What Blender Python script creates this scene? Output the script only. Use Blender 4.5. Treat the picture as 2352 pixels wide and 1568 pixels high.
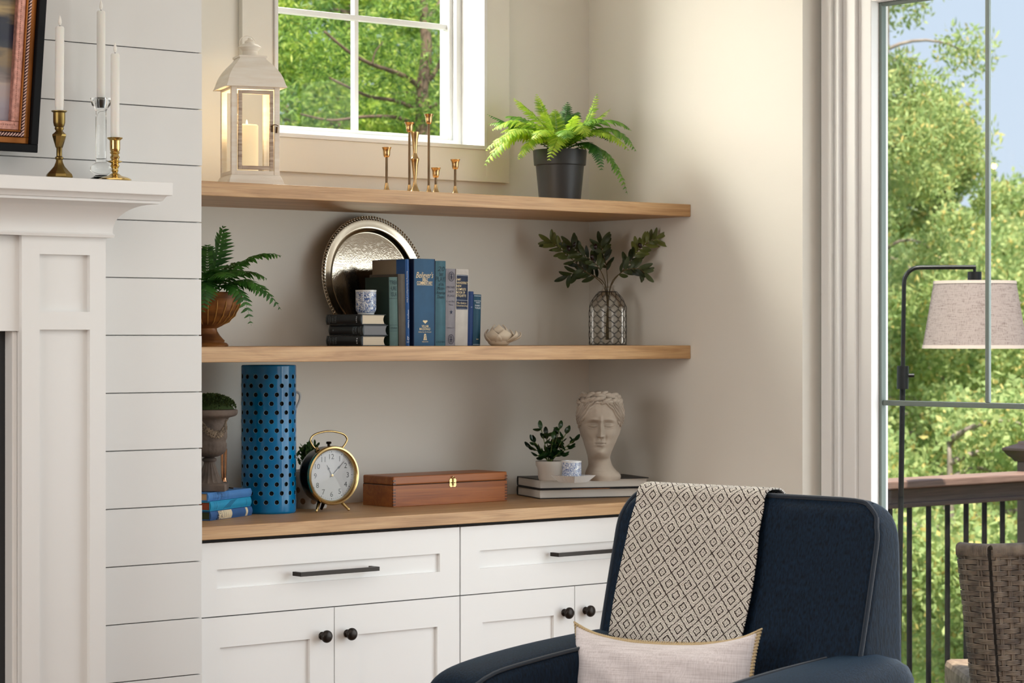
import bpy, math, random
import numpy as np
from mathutils import Matrix, Vector, noise
random.seed(7)
for o in list(bpy.data.objects): bpy.data.objects.remove(o)
R = math.radians
SC = bpy.context.scene
COL = SC.collection

# ------------------------------------------------------------------ camera
F = 5720.0; YAW = R(40.5); YH = 774.0; CXP = 1176.0
sa, ca = math.sin(YAW), math.cos(YAW)
CAM = Vector((-5.21558, -5.73740, 1.41))
cd = bpy.data.cameras.new('camera'); cam = bpy.data.objects.new('camera', cd); COL.objects.link(cam)
cam.location = CAM; cam.rotation_euler = (R(90), 0, -YAW)
cd.sensor_width = 36.0; cd.lens = F / 2352.0 * 36.0
cd.shift_y = (YH - 784.0) / 2352.0
cd.clip_end = 400
cd.dof.use_dof = True; cd.dof.focus_distance = 6.35; cd.dof.aperture_fstop = 8.0
SC.camera = cam

# ------------------------------------------------------------------ colour management
SC.view_settings.view_transform = 'Standard'; SC.view_settings.look = 'None'
SC.view_settings.gamma = 1.0; SC.view_settings.use_curve_mapping = False
SC.view_settings.exposure = -0.06
SC.cycles.use_denoising = True
SC.cycles.max_bounces = 6; SC.cycles.diffuse_bounces = 3; SC.cycles.glossy_bounces = 3; SC.cycles.transparent_max_bounces = 12
SC.cycles.use_adaptive_sampling = True; SC.cycles.adaptive_threshold = 0.08
SC.cycles.sample_clamp_indirect = 6.0
SC.cycles.caustics_reflective = False; SC.cycles.caustics_refractive = False

# ------------------------------------------------------------------ sky
w = bpy.data.worlds.new('sky'); SC.world = w; w.use_nodes = True
nt = w.node_tree; nt.nodes.clear()
o_ = nt.nodes.new('ShaderNodeOutputWorld'); bg = nt.nodes.new('ShaderNodeBackground')
tc = nt.nodes.new('ShaderNodeTexCoord'); sx = nt.nodes.new('ShaderNodeSeparateXYZ'); rp = nt.nodes.new('ShaderNodeValToRGB')
nt.links.new(tc.outputs['Generated'], sx.inputs[0]); nt.links.new(sx.outputs['Z'], rp.inputs[0])
rp.color_ramp.elements[0].position = 0.0; rp.color_ramp.elements[0].color = (0.72, 0.83, 0.98, 1)
rp.color_ramp.elements[1].position = 0.6; rp.color_ramp.elements[1].color = (0.56, 0.73, 0.98, 1)
nt.links.new(rp.outputs[0], bg.inputs[0]); bg.inputs[1].default_value = 1.0
nt.links.new(bg.outputs[0], o_.inputs[0])

# ------------------------------------------------------------------ lights
def area(name, loc, target, sx_, sy_, power, col=(1, 1, 1), spread=180):
    l = bpy.data.lights.new(name, 'AREA'); l.shape = 'RECTANGLE'; l.size = sx_; l.size_y = sy_
    l.energy = power; l.color = col; l.spread = R(spread)
    ob = bpy.data.objects.new(name, l); COL.objects.link(ob); ob.location = loc
    ob.rotation_euler = (Vector(target) - Vector(loc)).to_track_quat('-Z', 'Y').to_euler()
    return ob
sl = bpy.data.lights.new('sun', 'SUN'); sl.energy = 9.5; sl.angle = R(1.0); sl.color = (1.0, 0.94, 0.82)
so = bpy.data.objects.new('sun', sl); COL.objects.link(so)
so.rotation_euler = Vector((0.25, 0.36, -0.90)).to_track_quat('-Z', 'Y').to_euler()
# daylight entering through the window over the shelves, and through the sliding door
area('window_daylight', (-2.75, 2.05, 2.95), (-0.45, 0.1, 2.32), 2.4, 1.7, 115, (1.0, 0.955, 0.86))
area('window_skylight', (-0.95, 0.75, 3.05), (-0.65, -0.4, 1.9), 1.6, 0.9, 175, (1.0, 0.95, 0.84))
area('door_daylight', (0.35, -2.8, 1.35), (-3.0, -2.8, 1.1), 3.0, 2.1, 76, (0.97, 0.985, 1.0))
# added room fills; the walls behind the side ones have no glazing
area('room_fill', (0.0, -6.1, 1.6), (-3.0, -2.4, 1.2), 3.0, 2.0, 34, (1.0, 0.985, 0.96))  # added fill extending the door light; the wall here is solid
area('left_fill', (-7.45, -2.3, 1.65), (-0.5, -1.5, 1.2), 2.4, 1.9, 95, (1.0, 0.98, 0.95))  # added to lift the surfaces facing left, no window in this wall
area('ceiling_fill', (-3.4, -3.6, 2.93), (-3.4, -3.6, 0.0), 3.6, 3.6, 50, (1.0, 0.97, 0.92))  # added panel standing in for light bounced off the ceiling

# ------------------------------------------------------------------ picking helpers: where a line of sight meets a real plane
def ray(px, py):
    u = (px - CXP) / F; v = (YH - py) / F
    return Vector((sa + u * ca, ca - u * sa, v))
def atY(px, py, Y):
    d = ray(px, py); return CAM + d * ((Y - CAM.y) / d.y)
def atX(px, py, X):
    d = ray(px, py); return CAM + d * ((X - CAM.x) / d.x)
def atZ(px, py, Z):
    d = ray(px, py); return CAM + d * ((Z - CAM.z) / d.z)
def dist(p):
    return (p.x - CAM.x) * sa + (p.y - CAM.y) * ca

# ------------------------------------------------------------------ materials
MATS = {}
def srgb(*c):
    return tuple(((x / 255.0) / 12.92 if x / 255.0 <= 0.04045 else ((x / 255.0 + 0.055) / 1.055) ** 2.4) for x in c)
def base(name):
    m = bpy.data.materials.new(name); m.use_nodes = True; t = m.node_tree
    b = t.nodes['Principled BSDF']; MATS[name] = m
    return m, t, b
def mat(name, c, rough=0.5, metal=0.0, var=0.0, vscale=8.0, bump=0.0, bscale=60.0, stretch=(1, 1, 1), c2=None, coat=0.0, sss=0.0, trans=0.0, ior=1.45, emit=None, spec=None, sheen=0.0, detail=4.0):
    m, t, b = base(name)
    b.inputs['Roughness'].default_value = rough; b.inputs['Metallic'].default_value = metal
    b.inputs['Base Color'].default_value = (*c, 1); b.inputs['Coat Weight'].default_value = coat
    b.inputs['IOR'].default_value = ior
    if spec is not None: b.inputs['Specular IOR Level'].default_value = spec
    if sss: b.inputs['Subsurface Weight'].default_value = sss; b.inputs['Subsurface Scale'].default_value = 0.01
    if trans: b.inputs['Transmission Weight'].default_value = trans
    if sheen: b.inputs['Sheen Weight'].default_value = sheen
    if emit: b.inputs['Emission Color'].default_value = (*emit[0], 1); b.inputs['Emission Strength'].default_value = emit[1]
    if var or bump or c2:
        tc = t.nodes.new('ShaderNodeTexCoord'); mp = t.nodes.new('ShaderNodeMapping'); mp.inputs['Scale'].default_value = stretch
        t.links.new(tc.outputs['Object'], mp.inputs[0])
    if var or c2:
        n = t.nodes.new('ShaderNodeTexNoise'); n.inputs['Scale'].default_value = vscale; n.inputs['Detail'].default_value = detail
        t.links.new(mp.outputs[0], n.inputs['Vector'])
        r = t.nodes.new('ShaderNodeValToRGB'); t.links.new(n.outputs['Fac'], r.inputs[0])
        lo = c2 if c2 else tuple(x * (1 - var) for x in c)
        r.color_ramp.elements[0].position = 0.35; r.color_ramp.elements[0].color = (*lo, 1)
        r.color_ramp.elements[1].position = 0.65; r.color_ramp.elements[1].color = (*c, 1)
        t.links.new(r.outputs[0], b.inputs['Base Color'])
    if bump:
        n2 = t.nodes.new('ShaderNodeTexNoise'); n2.inputs['Scale'].default_value = bscale; n2.inputs['Detail'].default_value = 3
        t.links.new(mp.outputs[0], n2.inputs['Vector'])
        bp = t.nodes.new('ShaderNodeBump'); bp.inputs['Strength'].default_value = bump; bp.inputs['Distance'].default_value = 0.002
        t.links.new(n2.outputs['Fac'], bp.inputs['Height']); t.links.new(bp.outputs[0], b.inputs['Normal'])
    return m
def wood(name, c1, c2, c3, axis='x', scale=1.0, rough=0.45):
    m, t, b = base(name); b.inputs['Roughness'].default_value = rough
    tc = t.nodes.new('ShaderNodeTexCoord'); mp = t.nodes.new('ShaderNodeMapping')
    s = {'x': (2.2, 38, 38), 'y': (38, 2.2, 38), 'z': (38, 38, 2.2)}[axis]
    mp.inputs['Scale'].default_value = tuple(v * scale for v in s)
    n = t.nodes.new('ShaderNodeTexNoise'); n.inputs['Scale'].default_value = 1.0; n.inputs['Detail'].default_value = 6; n.inputs['Distortion'].default_value = 1.2
    n.inputs['Roughness'].default_value = 0.6
    mp2 = t.nodes.new('ShaderNodeMapping'); s2 = {'x': (6, 420, 420), 'y': (420, 6, 420), 'z': (420, 420, 6)}[axis]
    mp2.inputs['Scale'].default_value = s2
    n2 = t.nodes.new('ShaderNodeTexNoise'); n2.inputs['Scale'].default_value = 1.0; n2.inputs['Detail'].default_value = 2
    r = t.nodes.new('ShaderNodeValToRGB'); cr = r.color_ramp
    cr.elements[0].position = 0.30; cr.elements[0].color = (*c3, 1); cr.elements[1].position = 0.70; cr.elements[1].color = (*c1, 1)
    e = cr.elements.new(0.5); e.color = (*c2, 1)
    mx = t.nodes.new('ShaderNodeMix'); mx.data_type = 'RGBA'; mx.blend_type = 'MULTIPLY'; mx.inputs[0].default_value = 0.35
    r2 = t.nodes.new('ShaderNodeValToRGB'); r2.color_ramp.elements[0].position = 0.36; r2.color_ramp.elements[0].color = (0.45, 0.38, 0.32, 1); r2.color_ramp.elements[1].position = 0.52
    L = t.links.new
    L(tc.outputs['Object'], mp.inputs[0]); L(tc.outputs['Object'], mp2.inputs[0]); L(mp.outputs[0], n.inputs['Vector']); L(mp2.outputs[0], n2.inputs['Vector'])
    L(n.outputs['Fac'], r.inputs[0]); L(n2.outputs['Fac'], r2.inputs[0]); L(r.outputs[0], mx.inputs[6]); L(r2.outputs[0], mx.inputs[7]); L(mx.outputs[2], b.inputs['Base Color'])
    bp = t.nodes.new('ShaderNodeBump'); bp.inputs['Strength'].default_value = 0.12; bp.inputs['Distance'].default_value = 0.001
    L(n2.outputs['Fac'], bp.inputs['Height']); L(bp.outputs[0], b.inputs['Normal'])
    return m
def pane(name, tint=(1, 1, 1), refl=0.006, rough=0.0, gl=(1, 1, 1)):
    m, t, b = base(name); t.nodes.remove(b); out = t.nodes['Material Output']
    tr = t.nodes.new('ShaderNodeBsdfTransparent'); tr.inputs[0].default_value = (*tint, 1)
    g = t.nodes.new('ShaderNodeBsdfGlossy'); g.inputs['Roughness'].default_value = rough; g.inputs[0].default_value = (*gl, 1)
    lw = t.nodes.new('ShaderNodeFresnel'); lw.inputs[0].default_value = 1.45
    mm = t.nodes.new('ShaderNodeMath'); mm.operation = 'MULTIPLY'; mm.inputs[1].default_value = refl / 0.06
    mx = t.nodes.new('ShaderNodeMixShader')
    t.links.new(lw.outputs[0], mm.inputs[0]); t.links.new(mm.outputs[0], mx.inputs[0]); t.links.new(tr.outputs[0], mx.inputs[1]); t.links.new(g.outputs[0], mx.inputs[2])
    t.links.new(mx.outputs[0], out.inputs[0]); return m
def leafmat(name, c1, c2, rough=0.5, trans=0.35, c3=None):
    m, t, b = base(name); out = t.nodes['Material Output']
    g = t.nodes.new('ShaderNodeNewGeometry'); r = t.nodes.new('ShaderNodeValToRGB')
    oi = t.nodes.new('ShaderNodeObjectInfo'); ad = t.nodes.new('ShaderNodeMath'); ad.operation = 'ADD'; fr = t.nodes.new('ShaderNodeMath'); fr.operation = 'FRACT'
    t.links.new(g.outputs['Random Per Island'], ad.inputs[0]); t.links.new(oi.outputs['Random'], ad.inputs[1]); t.links.new(ad.outputs[0], fr.inputs[0])
    t.links.new(fr.outputs[0], r.inputs[0])
    r.color_ramp.elements[0].color = (*c2, 1); r.color_ramp.elements[1].color = (*c1, 1)
    if c3:
        r.color_ramp.elements[1].position = 0.86; e = r.color_ramp.elements.new(1.0); e.color = (*c3, 1)
    t.links.new(r.outputs[0], b.inputs['Base Color']); b.inputs['Roughness'].default_value = rough
    tl = t.nodes.new('ShaderNodeBsdfTranslucent'); t.links.new(r.outputs[0], tl.inputs[0])
    mx = t.nodes.new('ShaderNodeMixShader'); mx.inputs[0].default_value = trans
    t.links.new(b.outputs[0], mx.inputs[1]); t.links.new(tl.outputs[0], mx.inputs[2]); t.links.new(mx.outputs[0], out.inputs[0])
    return m

mat('wall_paint', (0.80, 0.77, 0.70), 0.75, bump=0.05, bscale=220)
mat('trim_white', (0.80, 0.795, 0.78), 0.42)
mat('board_white', (0.74, 0.735, 0.72), 0.5, bump=0.03, bscale=90)
mat('cabinet_white', (0.87, 0.865, 0.85), 0.42)
mat('ceiling_white', (0.85, 0.84, 0.82), 0.8)
mat('room_wall', (0.72, 0.68, 0.6), 0.8)
wood('oak_floor', srgb(170, 125, 85), srgb(150, 105, 68), srgb(120, 80, 50), 'x', 0.5, 0.4)
wood('oak', srgb(206, 168, 122), srgb(190, 149, 102), srgb(160, 118, 74), 'x')
mat('dark_gap', (0.02, 0.018, 0.016), 0.8)
mat('window_vinyl', (0.84, 0.86, 0.87), 0.4)
mat('muntin_grey', srgb(112, 124, 119), 0.45)
pane('window_glass', (0.985, 0.995, 0.99))
mat('black_metal', (0.012, 0.012, 0.013), 0.35, 0.4)
mat('bronze_dark', (0.022, 0.017, 0.014), 0.32, 0.6)
mat('brass', srgb(212, 182, 116), 0.16, 1.0, var=0.25, vscale=14)
mat('brass_warm', srgb(196, 164, 118), 0.22, 1.0, var=0.3, vscale=18)
mat('brass_aged', srgb(136, 114, 66), 0.34, 1.0, var=0.45, vscale=22)
mat('brass_dark', srgb(112, 92, 70), 0.3, 1.0, var=0.3, vscale=20)
mat('gold_frame', srgb(204, 176, 122), 0.24, 1.0, var=0.2, vscale=10)
mat('silver', srgb(200, 188, 168), 0.14, 1.0, var=0.18, vscale=9)
mat('wax', (0.80, 0.79, 0.74), 0.45, sss=0.15)
mat('black_pot', (0.020, 0.021, 0.024), 0.42)
mat('soil', (0.02, 0.013, 0.008), 0.95, bump=0.8, bscale=300)
mat('page', srgb(222, 208, 184), 0.85, var=0.14, vscale=3.0, stretch=(400, 1, 1))
mat('page_grey', srgb(130, 132, 136), 0.8, var=0.12, vscale=3.0, stretch=(400, 1, 1))
mat('page_white', srgb(225, 220, 212), 0.8, var=0.08, vscale=3.0, stretch=(400, 1, 1))

# ------------------------------------------------------------------ mesh helpers
class MB:
    def __init__(s): s.v = []; s.f = []; s.uv = []
    def add(s, vs, fs):
        k = len(s.v); s.v += [tuple(x) for x in vs]; s.f += [tuple(k + i for i in f) for f in fs]; return s
    def box(s, x0, y0, z0, x1, y1, z1):
        return s.add([(x0, y0, z0), (x1, y0, z0), (x1, y1, z0), (x0, y1, z0), (x0, y0, z1), (x1, y0, z1), (x1, y1, z1), (x0, y1, z1)],
                     [(3, 2, 1, 0), (4, 5, 6, 7), (0, 1, 5, 4), (1, 2, 6, 5), (2, 3, 7, 6), (3, 0, 4, 7)])
    def lathe(s, prof, n=32, cx=0, cy=0, cap=True, rfun=None):
        k = len(prof); vs = []
        for (r, z) in prof:
            for i in range(n):
                a = 2 * math.pi * i / n; rr = r * (rfun(a, z) if rfun else 1)
                vs.append((cx + rr * math.cos(a), cy + rr * math.sin(a), z))
        fs = []
        for j in range(k - 1):
            for i in range(n):
                fs.append((j * n + i, j * n + (i + 1) % n, (j + 1) * n + (i + 1) % n, (j + 1) * n + i))
        if cap:
            if prof[0][0] > 1e-6: fs.append(tuple(reversed(range(n))))
            if prof[-1][0] > 1e-6: fs.append(tuple(range((k - 1) * n, k * n)))
        return s.add(vs, fs)
    def tube(s, pts, r, n=8, cap=True, closed=False):
        P = [Vector(p) for p in pts]; m = len(P); rs = r if isinstance(r, (list, tuple)) else [r] * m
        T = []
        for i in range(m):
            if closed: t = P[(i + 1) % m] - P[i - 1]
            else: t = P[min(i + 1, m - 1)] - P[max(i - 1, 0)]
            T.append(t.normalized() if t.length > 1e-9 else Vector((0, 0, 1)))
        up = Vector((0, 0, 1)) if abs(T[0].z) < 0.9 else Vector((1, 0, 0))
        N = (up - T[0] * up.dot(T[0])).normalized(); vs = []
        for i in range(m):
            N = (N - T[i] * N.dot(T[i])); N = N.normalized() if N.length > 1e-6 else T[i].orthogonal().normalized()
            B = T[i].cross(N)
            for q in range(n):
                a = 2 * math.pi * q / n; vs.append(P[i] + (N * math.cos(a) + B * math.sin(a)) * rs[i])
        fs = []
        for i in range(m if closed else m - 1):
            j = (i + 1) % m
            for q in range(n): fs.append((i * n + q, i * n + (q + 1) % n, j * n + (q + 1) % n, j * n + q))
        if cap and not closed: fs.append(tuple(reversed(range(n)))); fs.append(tuple(range((m - 1) * n, m * n)))
        return s.add(vs, fs)
    def grid(s, fn, nu, nv, cu=False, cv=False, uv=False, flip=False):
        vs = []
        for j in range(nv + (0 if cv else 1)):
            for i in range(nu + (0 if cu else 1)):
                vs.append(fn(i / nu, j / nv))
        W = nu + (0 if cu else 1); Hh = nv + (0 if cv else 1); fs = []
        for j in range(nv):
            for i in range(nu):
                q = (j * W + i, j * W + (i + 1) % W, ((j + 1) % Hh) * W + (i + 1) % W, ((j + 1) % Hh) * W + i)
                fs.append(tuple(reversed(q)) if flip else q)
                if uv:
                    c = [(i / nu, j / nv), ((i + 1) / nu, j / nv), ((i + 1) / nu, (j + 1) / nv), (i / nu, (j + 1) / nv)]
                    s.uv += list(reversed(c)) if flip else c
        return s.add(vs, fs)
    def prism(s, poly, fn, a, b):
        """poly: 2-D outline (ccw); fn(x, y, t) -> 3-D; extruded from t=a to t=b"""
        n = len(poly); vs = [fn(x, y, a) for x, y in poly] + [fn(x, y, b) for x, y in poly]
        fs = [tuple(reversed(range(n))), tuple(range(n, 2 * n))] + [(i, (i + 1) % n, n + (i + 1) % n, n + i) for i in range(n)]
        return s.add(vs, fs)
    def xform(s, M, k=0):
        s.v[k:] = [tuple(M @ Vector(p)) for p in s.v[k:]]; return s

def mesh(name, mb, m=None, smooth=40):
    me = bpy.data.meshes.new(name); me.from_pydata(mb.v, [], mb.f)
    if mb.uv:
        l = me.uv_layers.new(name='UVMap'); l.data.foreach_set('uv', np.array(mb.uv, dtype=np.float32).ravel())
    if m: me.materials.append(MATS[m] if isinstance(m, str) else m)
    if smooth:
        me.shade_smooth()
        if smooth < 180: me.set_sharp_from_angle(angle=R(smooth))
    me.update(); return me
def ob(name, mb, m=None, par=None, smooth=40, bev=0.0, loc=None, rz=None, seg=2):
    me = mb if isinstance(mb, bpy.types.Mesh) else mesh(name, mb, m, smooth)
    o = bpy.data.objects.new(name, me); COL.objects.link(o)
    if par: o.parent = par
    if loc is not None: o.location = loc
    if rz is not None: o.rotation_euler = (0, 0, rz)
    if bev:
        md = o.modifiers.new('bevel', 'BEVEL'); md.width = bev; md.segments = seg; md.limit_method = 'ANGLE'; md.angle_limit = R(40)
        if not smooth: pass
    return o
def tag(o, label=None, cat=None, group=None, kind=None):
    if label: o['label'] = label
    if cat: o['category'] = cat
    if group: o['group'] = group
    if kind: o['kind'] = kind
    return o
def thing(name, label, cat, loc=(0, 0, 0), rz=0.0, group=None):
    o = bpy.data.objects.new(name, None); COL.objects.link(o); o.empty_display_size = 0.05
    o.location = loc; o.rotation_euler = (0, 0, rz); return tag(o, label, cat, group)
def box(name, x0, y0, z0, x1, y1, z1, m, par=None, bev=0.0015):
    return ob(name, MB().box(min(x0, x1), min(y0, y1), min(z0, z1), max(x0, x1), max(y0, y1), max(z0, z1)), m, par, 0, bev)
def bez(p0, p1, p2, n):
    p0, p1, p2 = Vector(p0), Vector(p1), Vector(p2)
    return [p0 * (1 - t) ** 2 + p1 * 2 * t * (1 - t) + p2 * t * t for t in [i / n for i in range(n + 1)]]
def smoothpath(pts, n=6):
    P = [Vector(p) for p in pts]; out = []
    for i in range(len(P) - 1):
        a = P[max(i - 1, 0)]; b = P[i]; c = P[i + 1]; d = P[min(i + 2, len(P) - 1)]
        for k in range(n):
            t = k / n
            out.append(0.5 * ((2 * b) + (c - a) * t + (2 * a - 5 * b + 4 * c - d) * t * t + (3 * b - a - 3 * c + d) * t ** 3))
    out.append(P[-1]); return out
def smooth_prof(prof, n=4):
    return [(max(p.x, 0.0), p.y) for p in smoothpath([(r, z, 0) for r, z in prof], n)]
def lerp_table(tab, x):
    for (a, va), (b, vb) in zip(tab[:-1], tab[1:]):
        if x <= b:
            t = max(0.0, min(1.0, (x - a) / (b - a))); t = t * t * (3 - 2 * t); return va + (vb - va) * t
    return tab[-1][1]

def lettering(name, text, m, par, o, right, up, w=None, h=None, offset=0.0, shear=0.0, depth=0.0003, align='C', space=1.0, line=1.0, wrap=None):
    """flat print: text fitted into w x h around o, in the plane of right/up"""
    cu = bpy.data.curves.new(name, 'FONT'); cu.body = text; cu.size = 1.0; cu.offset = offset; cu.shear = shear; cu.space_character = space; cu.space_line = line
    cu.align_x = {'C': 'CENTER', 'L': 'LEFT'}[align]; cu.resolution_u = 3
    t = bpy.data.objects.new(name, cu); me = bpy.data.meshes.new_from_object(t); bpy.data.objects.remove(t)
    co = np.empty(len(me.vertices) * 3, dtype=np.float64); me.vertices.foreach_get('co', co); co = co.reshape(-1, 3)
    lo, hi = co.min(0), co.max(0); c = (lo + hi) / 2; sz = hi - lo
    if w and h: kx, ky = w / sz[0], h / sz[1]
    elif w: kx = ky = w / sz[0]
    else: kx = ky = h / sz[1]
    r_, u_ = np.array(right, float), np.array(up, float); r_ /= np.linalg.norm(r_); u_ /= np.linalg.norm(u_); n_ = np.cross(r_, u_)
    new = np.array(o, float) + np.outer((co[:, 0] - c[0]) * kx, r_) + np.outer((co[:, 1] - c[1]) * ky, u_) + n_ * depth
    if wrap: new[:, 1] = 0.005 - 0.004 * np.sin(np.pi * np.clip(new[:, 0] / wrap, 0, 1)) - 0.0003 - depth      # print follows a rounded spine of thickness wrap
    me.vertices.foreach_set('co', new.ravel()); me.materials.clear(); me.materials.append(MATS[m]); me.update(); me.name = name
    ob_ = bpy.data.objects.new(name, me); COL.objects.link(ob_); ob_.parent = par; return ob_
# ================================================================== the room
def struct(o): o['kind'] = 'structure'; return o
Z1T, Z1B = 1.8045, 1.768          # upper shelf
Z2T, Z2B = 1.3855, 1.346          # lower shelf
ZC, ZCB = 0.935, 0.902            # worktop
XL = -1.775; YS = -0.52           # chimney breast corner
CEIL = 2.96

fl = struct(box('floor', -7.6, -8.0, -0.06, 0.3, 0.16, 0.0, 'dark_gap', None, 0))
for i in range(38):               # floor boards
    y0 = -8.0 + i * 0.215
    ob('plank', MB().box(-7.58, y0, 0.0, 0.1, y0 + 0.212, 0.012), 'oak_floor', fl, 0, 0.001)
struct(box('ceiling', -7.6, -8.0, CEIL, 0.26, 0.19, CEIL + 0.1, 'ceiling_white', None, 0))
struct(box('wall_left', -7.7, -8.0, 0, -7.6, 0.16, CEIL, 'room_wall', None, 0))
struct(box('wall_front', -7.6, -8.1, 0, 0.3, -8.0, CEIL, 'room_wall', None, 0))

# back wall with the window opening
OX0, OX1, OZ0, OZ1 = -1.207, -0.434, 1.970, 2.86
b = MB().box(-7.6, 0, 0, OX0, 0.18, CEIL).box(OX1, 0, 0, 0.25, 0.18, CEIL).box(OX0, 0, 0, OX1, 0.18, OZ0).box(OX0, 0, OZ1, OX1, 0.18, CEIL)
struct(ob('wall_back', b, 'wall_paint', None, 0))

# right wall of the alcove, its return and the wall around the sliding door
JY = -0.9; DX = 0.085
DY0, DY1, DZ1 = -1.085, -4.35, 2.352
b = MB().box(0, JY, 0, 0.25, 0.0, CEIL).box(DX, JY - 0.0, 0, 0.25, JY - 0.10, CEIL).box(DX, -8.0, 0, 0.25, DY1 - 0.09, CEIL).box(DX, DY1 - 0.09, DZ1 + 0.10, 0.25, JY - 0.1, CEIL)
struct(ob('wall_right', b, 'wall_paint', None, 0))

# chimney breast with shiplap boards
b = MB().box(-5.4, YS + 0.014, 0, XL, 0.0, CEIL)
cb = struct(ob('wall_chimney', b, 'board_white', None, 0))
pitch = 0.1404; zj = 1.4143
k0 = -math.ceil(zj / pitch)
for k in range(k0, 12):
    z0 = zj + k * pitch; z1 = z0 + pitch
    z0 = max(z0, 0.0); z1 = min(z1, CEIL)
    if z1 - z0 < 0.03: continue
    dy = random.uniform(-0.0005, 0.0005)
    ob('shiplap_board', MB().box(-5.4, YS + dy, z0 + 0.0012, XL + random.uniform(-0.0015, 0.001), YS + 0.014, z1 - 0.0012), 'board_white', cb, 0, 0.0008)
b = MB().box(XL - 0.012, YS + 0.002, 0, XL - 0.0005, 0.0, CEIL)

# ------------------------------------------------------------------ window over the shelves
w1 = thing('window_1', 'white vinyl window with a grid of muntins above the upper shelf', 'window'); struct(w1); del w1['category']
cw = 0.093
tr = thing('trim_1', 'flat white casing around the window above the shelf', 'trim'); struct(tr); del tr['category']
zt = OZ1 + cw if OZ1 + cw < CEIL else CEIL - 0.002
box('casing', OX0 - 0.105, -0.019, OZ0 - 0.096, OX0, 0, zt, 'wall_paint', tr)
box('casing', OX1, -0.019, OZ0 - 0.096, OX1 + cw, 0, zt, 'wall_paint', tr)
box('casing', OX0, -0.019, OZ0 - 0.096, OX1, 0, OZ0, 'wall_paint', tr)
box('casing', OX0, -0.019, OZ1, OX1, 0, zt, 'wall_paint', tr)
# jamb liner standing 6 mm proud of the casing
lt = 0.012
box('jamb', OX1 - lt, -0.026, OZ0, OX1, 0.085, OZ1, 'trim_white', tr); box('jamb', OX0, -0.026, OZ0, OX0 + lt, 0.085, OZ1, 'trim_white', tr)
box('sill', OX0 + lt, -0.026, OZ0, OX1 - lt, 0.085, OZ0 + lt, 'trim_white', tr); box('jamb', OX0 + lt, -0.026, OZ1 - lt, OX1 - lt, 0.085, OZ1, 'trim_white', tr)
# sash frame, stepped
def rect_frame(name, x0, x1, z0, z1, wd, y0, y1, m, par, bev=0.0015):
    box(name, x0, y0, z0, x0 + wd, y1, z1, m, par, bev); box(name, x1 - wd, y0, z0, x1, y1, z1, m, par, bev)
    box(name, x0 + wd, y0, z0, x1 - wd, y1, z0 + wd, m, par, bev); box(name, x0 + wd, y0, z1 - wd, x1 - wd, y1, z1, m, par, bev)
rect_frame('sash_frame', OX0 + lt, OX1 - lt, OZ0 + lt, OZ1 - lt, 0.020, 0.082, 0.15, 'window_vinyl', w1)
rect_frame('glazing_bead', OX0 + lt + 0.020, OX1 - lt - 0.020, OZ0 + lt + 0.020, OZ1 - lt - 0.020, 0.013, 0.100, 0.145, 'window_vinyl', w1)
GX0, GX1, GZ0, GZ1 = OX0 + 0.045, OX1 - 0.045, OZ0 + 0.045, OZ1 - 0.045
xm = -0.819; zm = 2.346
box('muntin', xm - 0.0075, 0.112, GZ0, xm + 0.0075, 0.132, GZ1, 'window_vinyl', w1); 
box('muntin', GX0, 0.111, zm - 0.008, GX1, 0.133, zm + 0.008, 'window_vinyl', w1)
for (xa, xb) in ((GX0, xm - 0.0075), (xm + 0.0075, GX1)):
    for (za, zb) in ((GZ0, zm - 0.008), (zm + 0.008, GZ1)):
        box('pane', xa, 0.1205, za, xb, 0.1235, zb, 'window_glass', w1, 0)

# ------------------------------------------------------------------ sliding door on the right
d1 = thing('door_1', 'tall glazed patio door with grey grille bars beside the armchair', 'door'); struct(d1); del d1['category']
t2 = thing('trim_2', 'stepped white casing beside the glazed patio door', 'trim'); struct(t2); del t2['category']
steps = [(-0.902, -0.922, 0.075), (-0.922, -0.962, 0.052), (-0.962, -0.985, 0.062), (-0.985, -0.992, 0.050), (-0.992, -1.040, 0.066)]
for (ya, yb, xx) in steps: box('casing', xx, yb, 0.0, DX + 0.03, ya, DZ1 + 0.1, 'trim_white', t2, 0.003)
box('casing', 0.052, DY1, DZ1 + 0.03, DX + 0.03, -1.0, DZ1 + 0.13, 'trim_white', t2, 0.003)
box('casing', 0.052, DY1 - 0.09, 0, DX + 0.03, DY1, DZ1 + 0.13, 'trim_white', t2, 0.003)
def dframe(name, ya, yb, za, zb, wd, xa, xb, m):
    box(name, xa, ya - wd, za, xb, ya, zb, m, d1, 0.002); box(name, xa, yb, za, xb, yb + wd, zb, m, d1, 0.002)
    box(name, xa, yb + wd, zb - wd, xb, ya - wd, zb, m, d1, 0.002); box(name, xa, yb + wd, za, xb, ya - wd, za + wd, m, d1, 0.002)
dframe('door_stile', -1.040, -2.70, 0.0, DZ1 + 0.045, 0.048, 0.078, 0.15, 'trim_white')
dframe('door_stile', -2.70, DY1, 0.0, DZ1 + 0.045, 0.048, 0.100, 0.17, 'trim_white')
dframe('glazing_bead', -1.088, -2.652, 0.048, DZ1 - 0.003, 0.010, 0.110, 0.130, 'muntin_grey')
YM = [-1.466, -1.86, -2.25]; zh = 1.226
box('muntin', 0.115, -2.642, zh - 0.0075, 0.126, -1.098, zh + 0.0075, 'muntin_grey', d1, 0.002)
for y in YM: box('muntin', 0.115, y - 0.0065, zh + 0.0075, 0.126, y + 0.0065, 2.339, 'muntin_grey', d1, 0.002)
ys = [-1.098] + YM + [-2.642]
for k in range(4):
    box('pane', 0.119, ys[k + 1] + (0.0065 if k < 3 else 0), zh + 0.0075, 0.122, ys[k] - (0.0065 if k else 0), 2.339, 'window_glass', d1, 0)
box('pane', 0.119, -2.642, 0.058, 0.122, -1.098, zh - 0.0075, 'window_glass', d1, 0)
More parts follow.
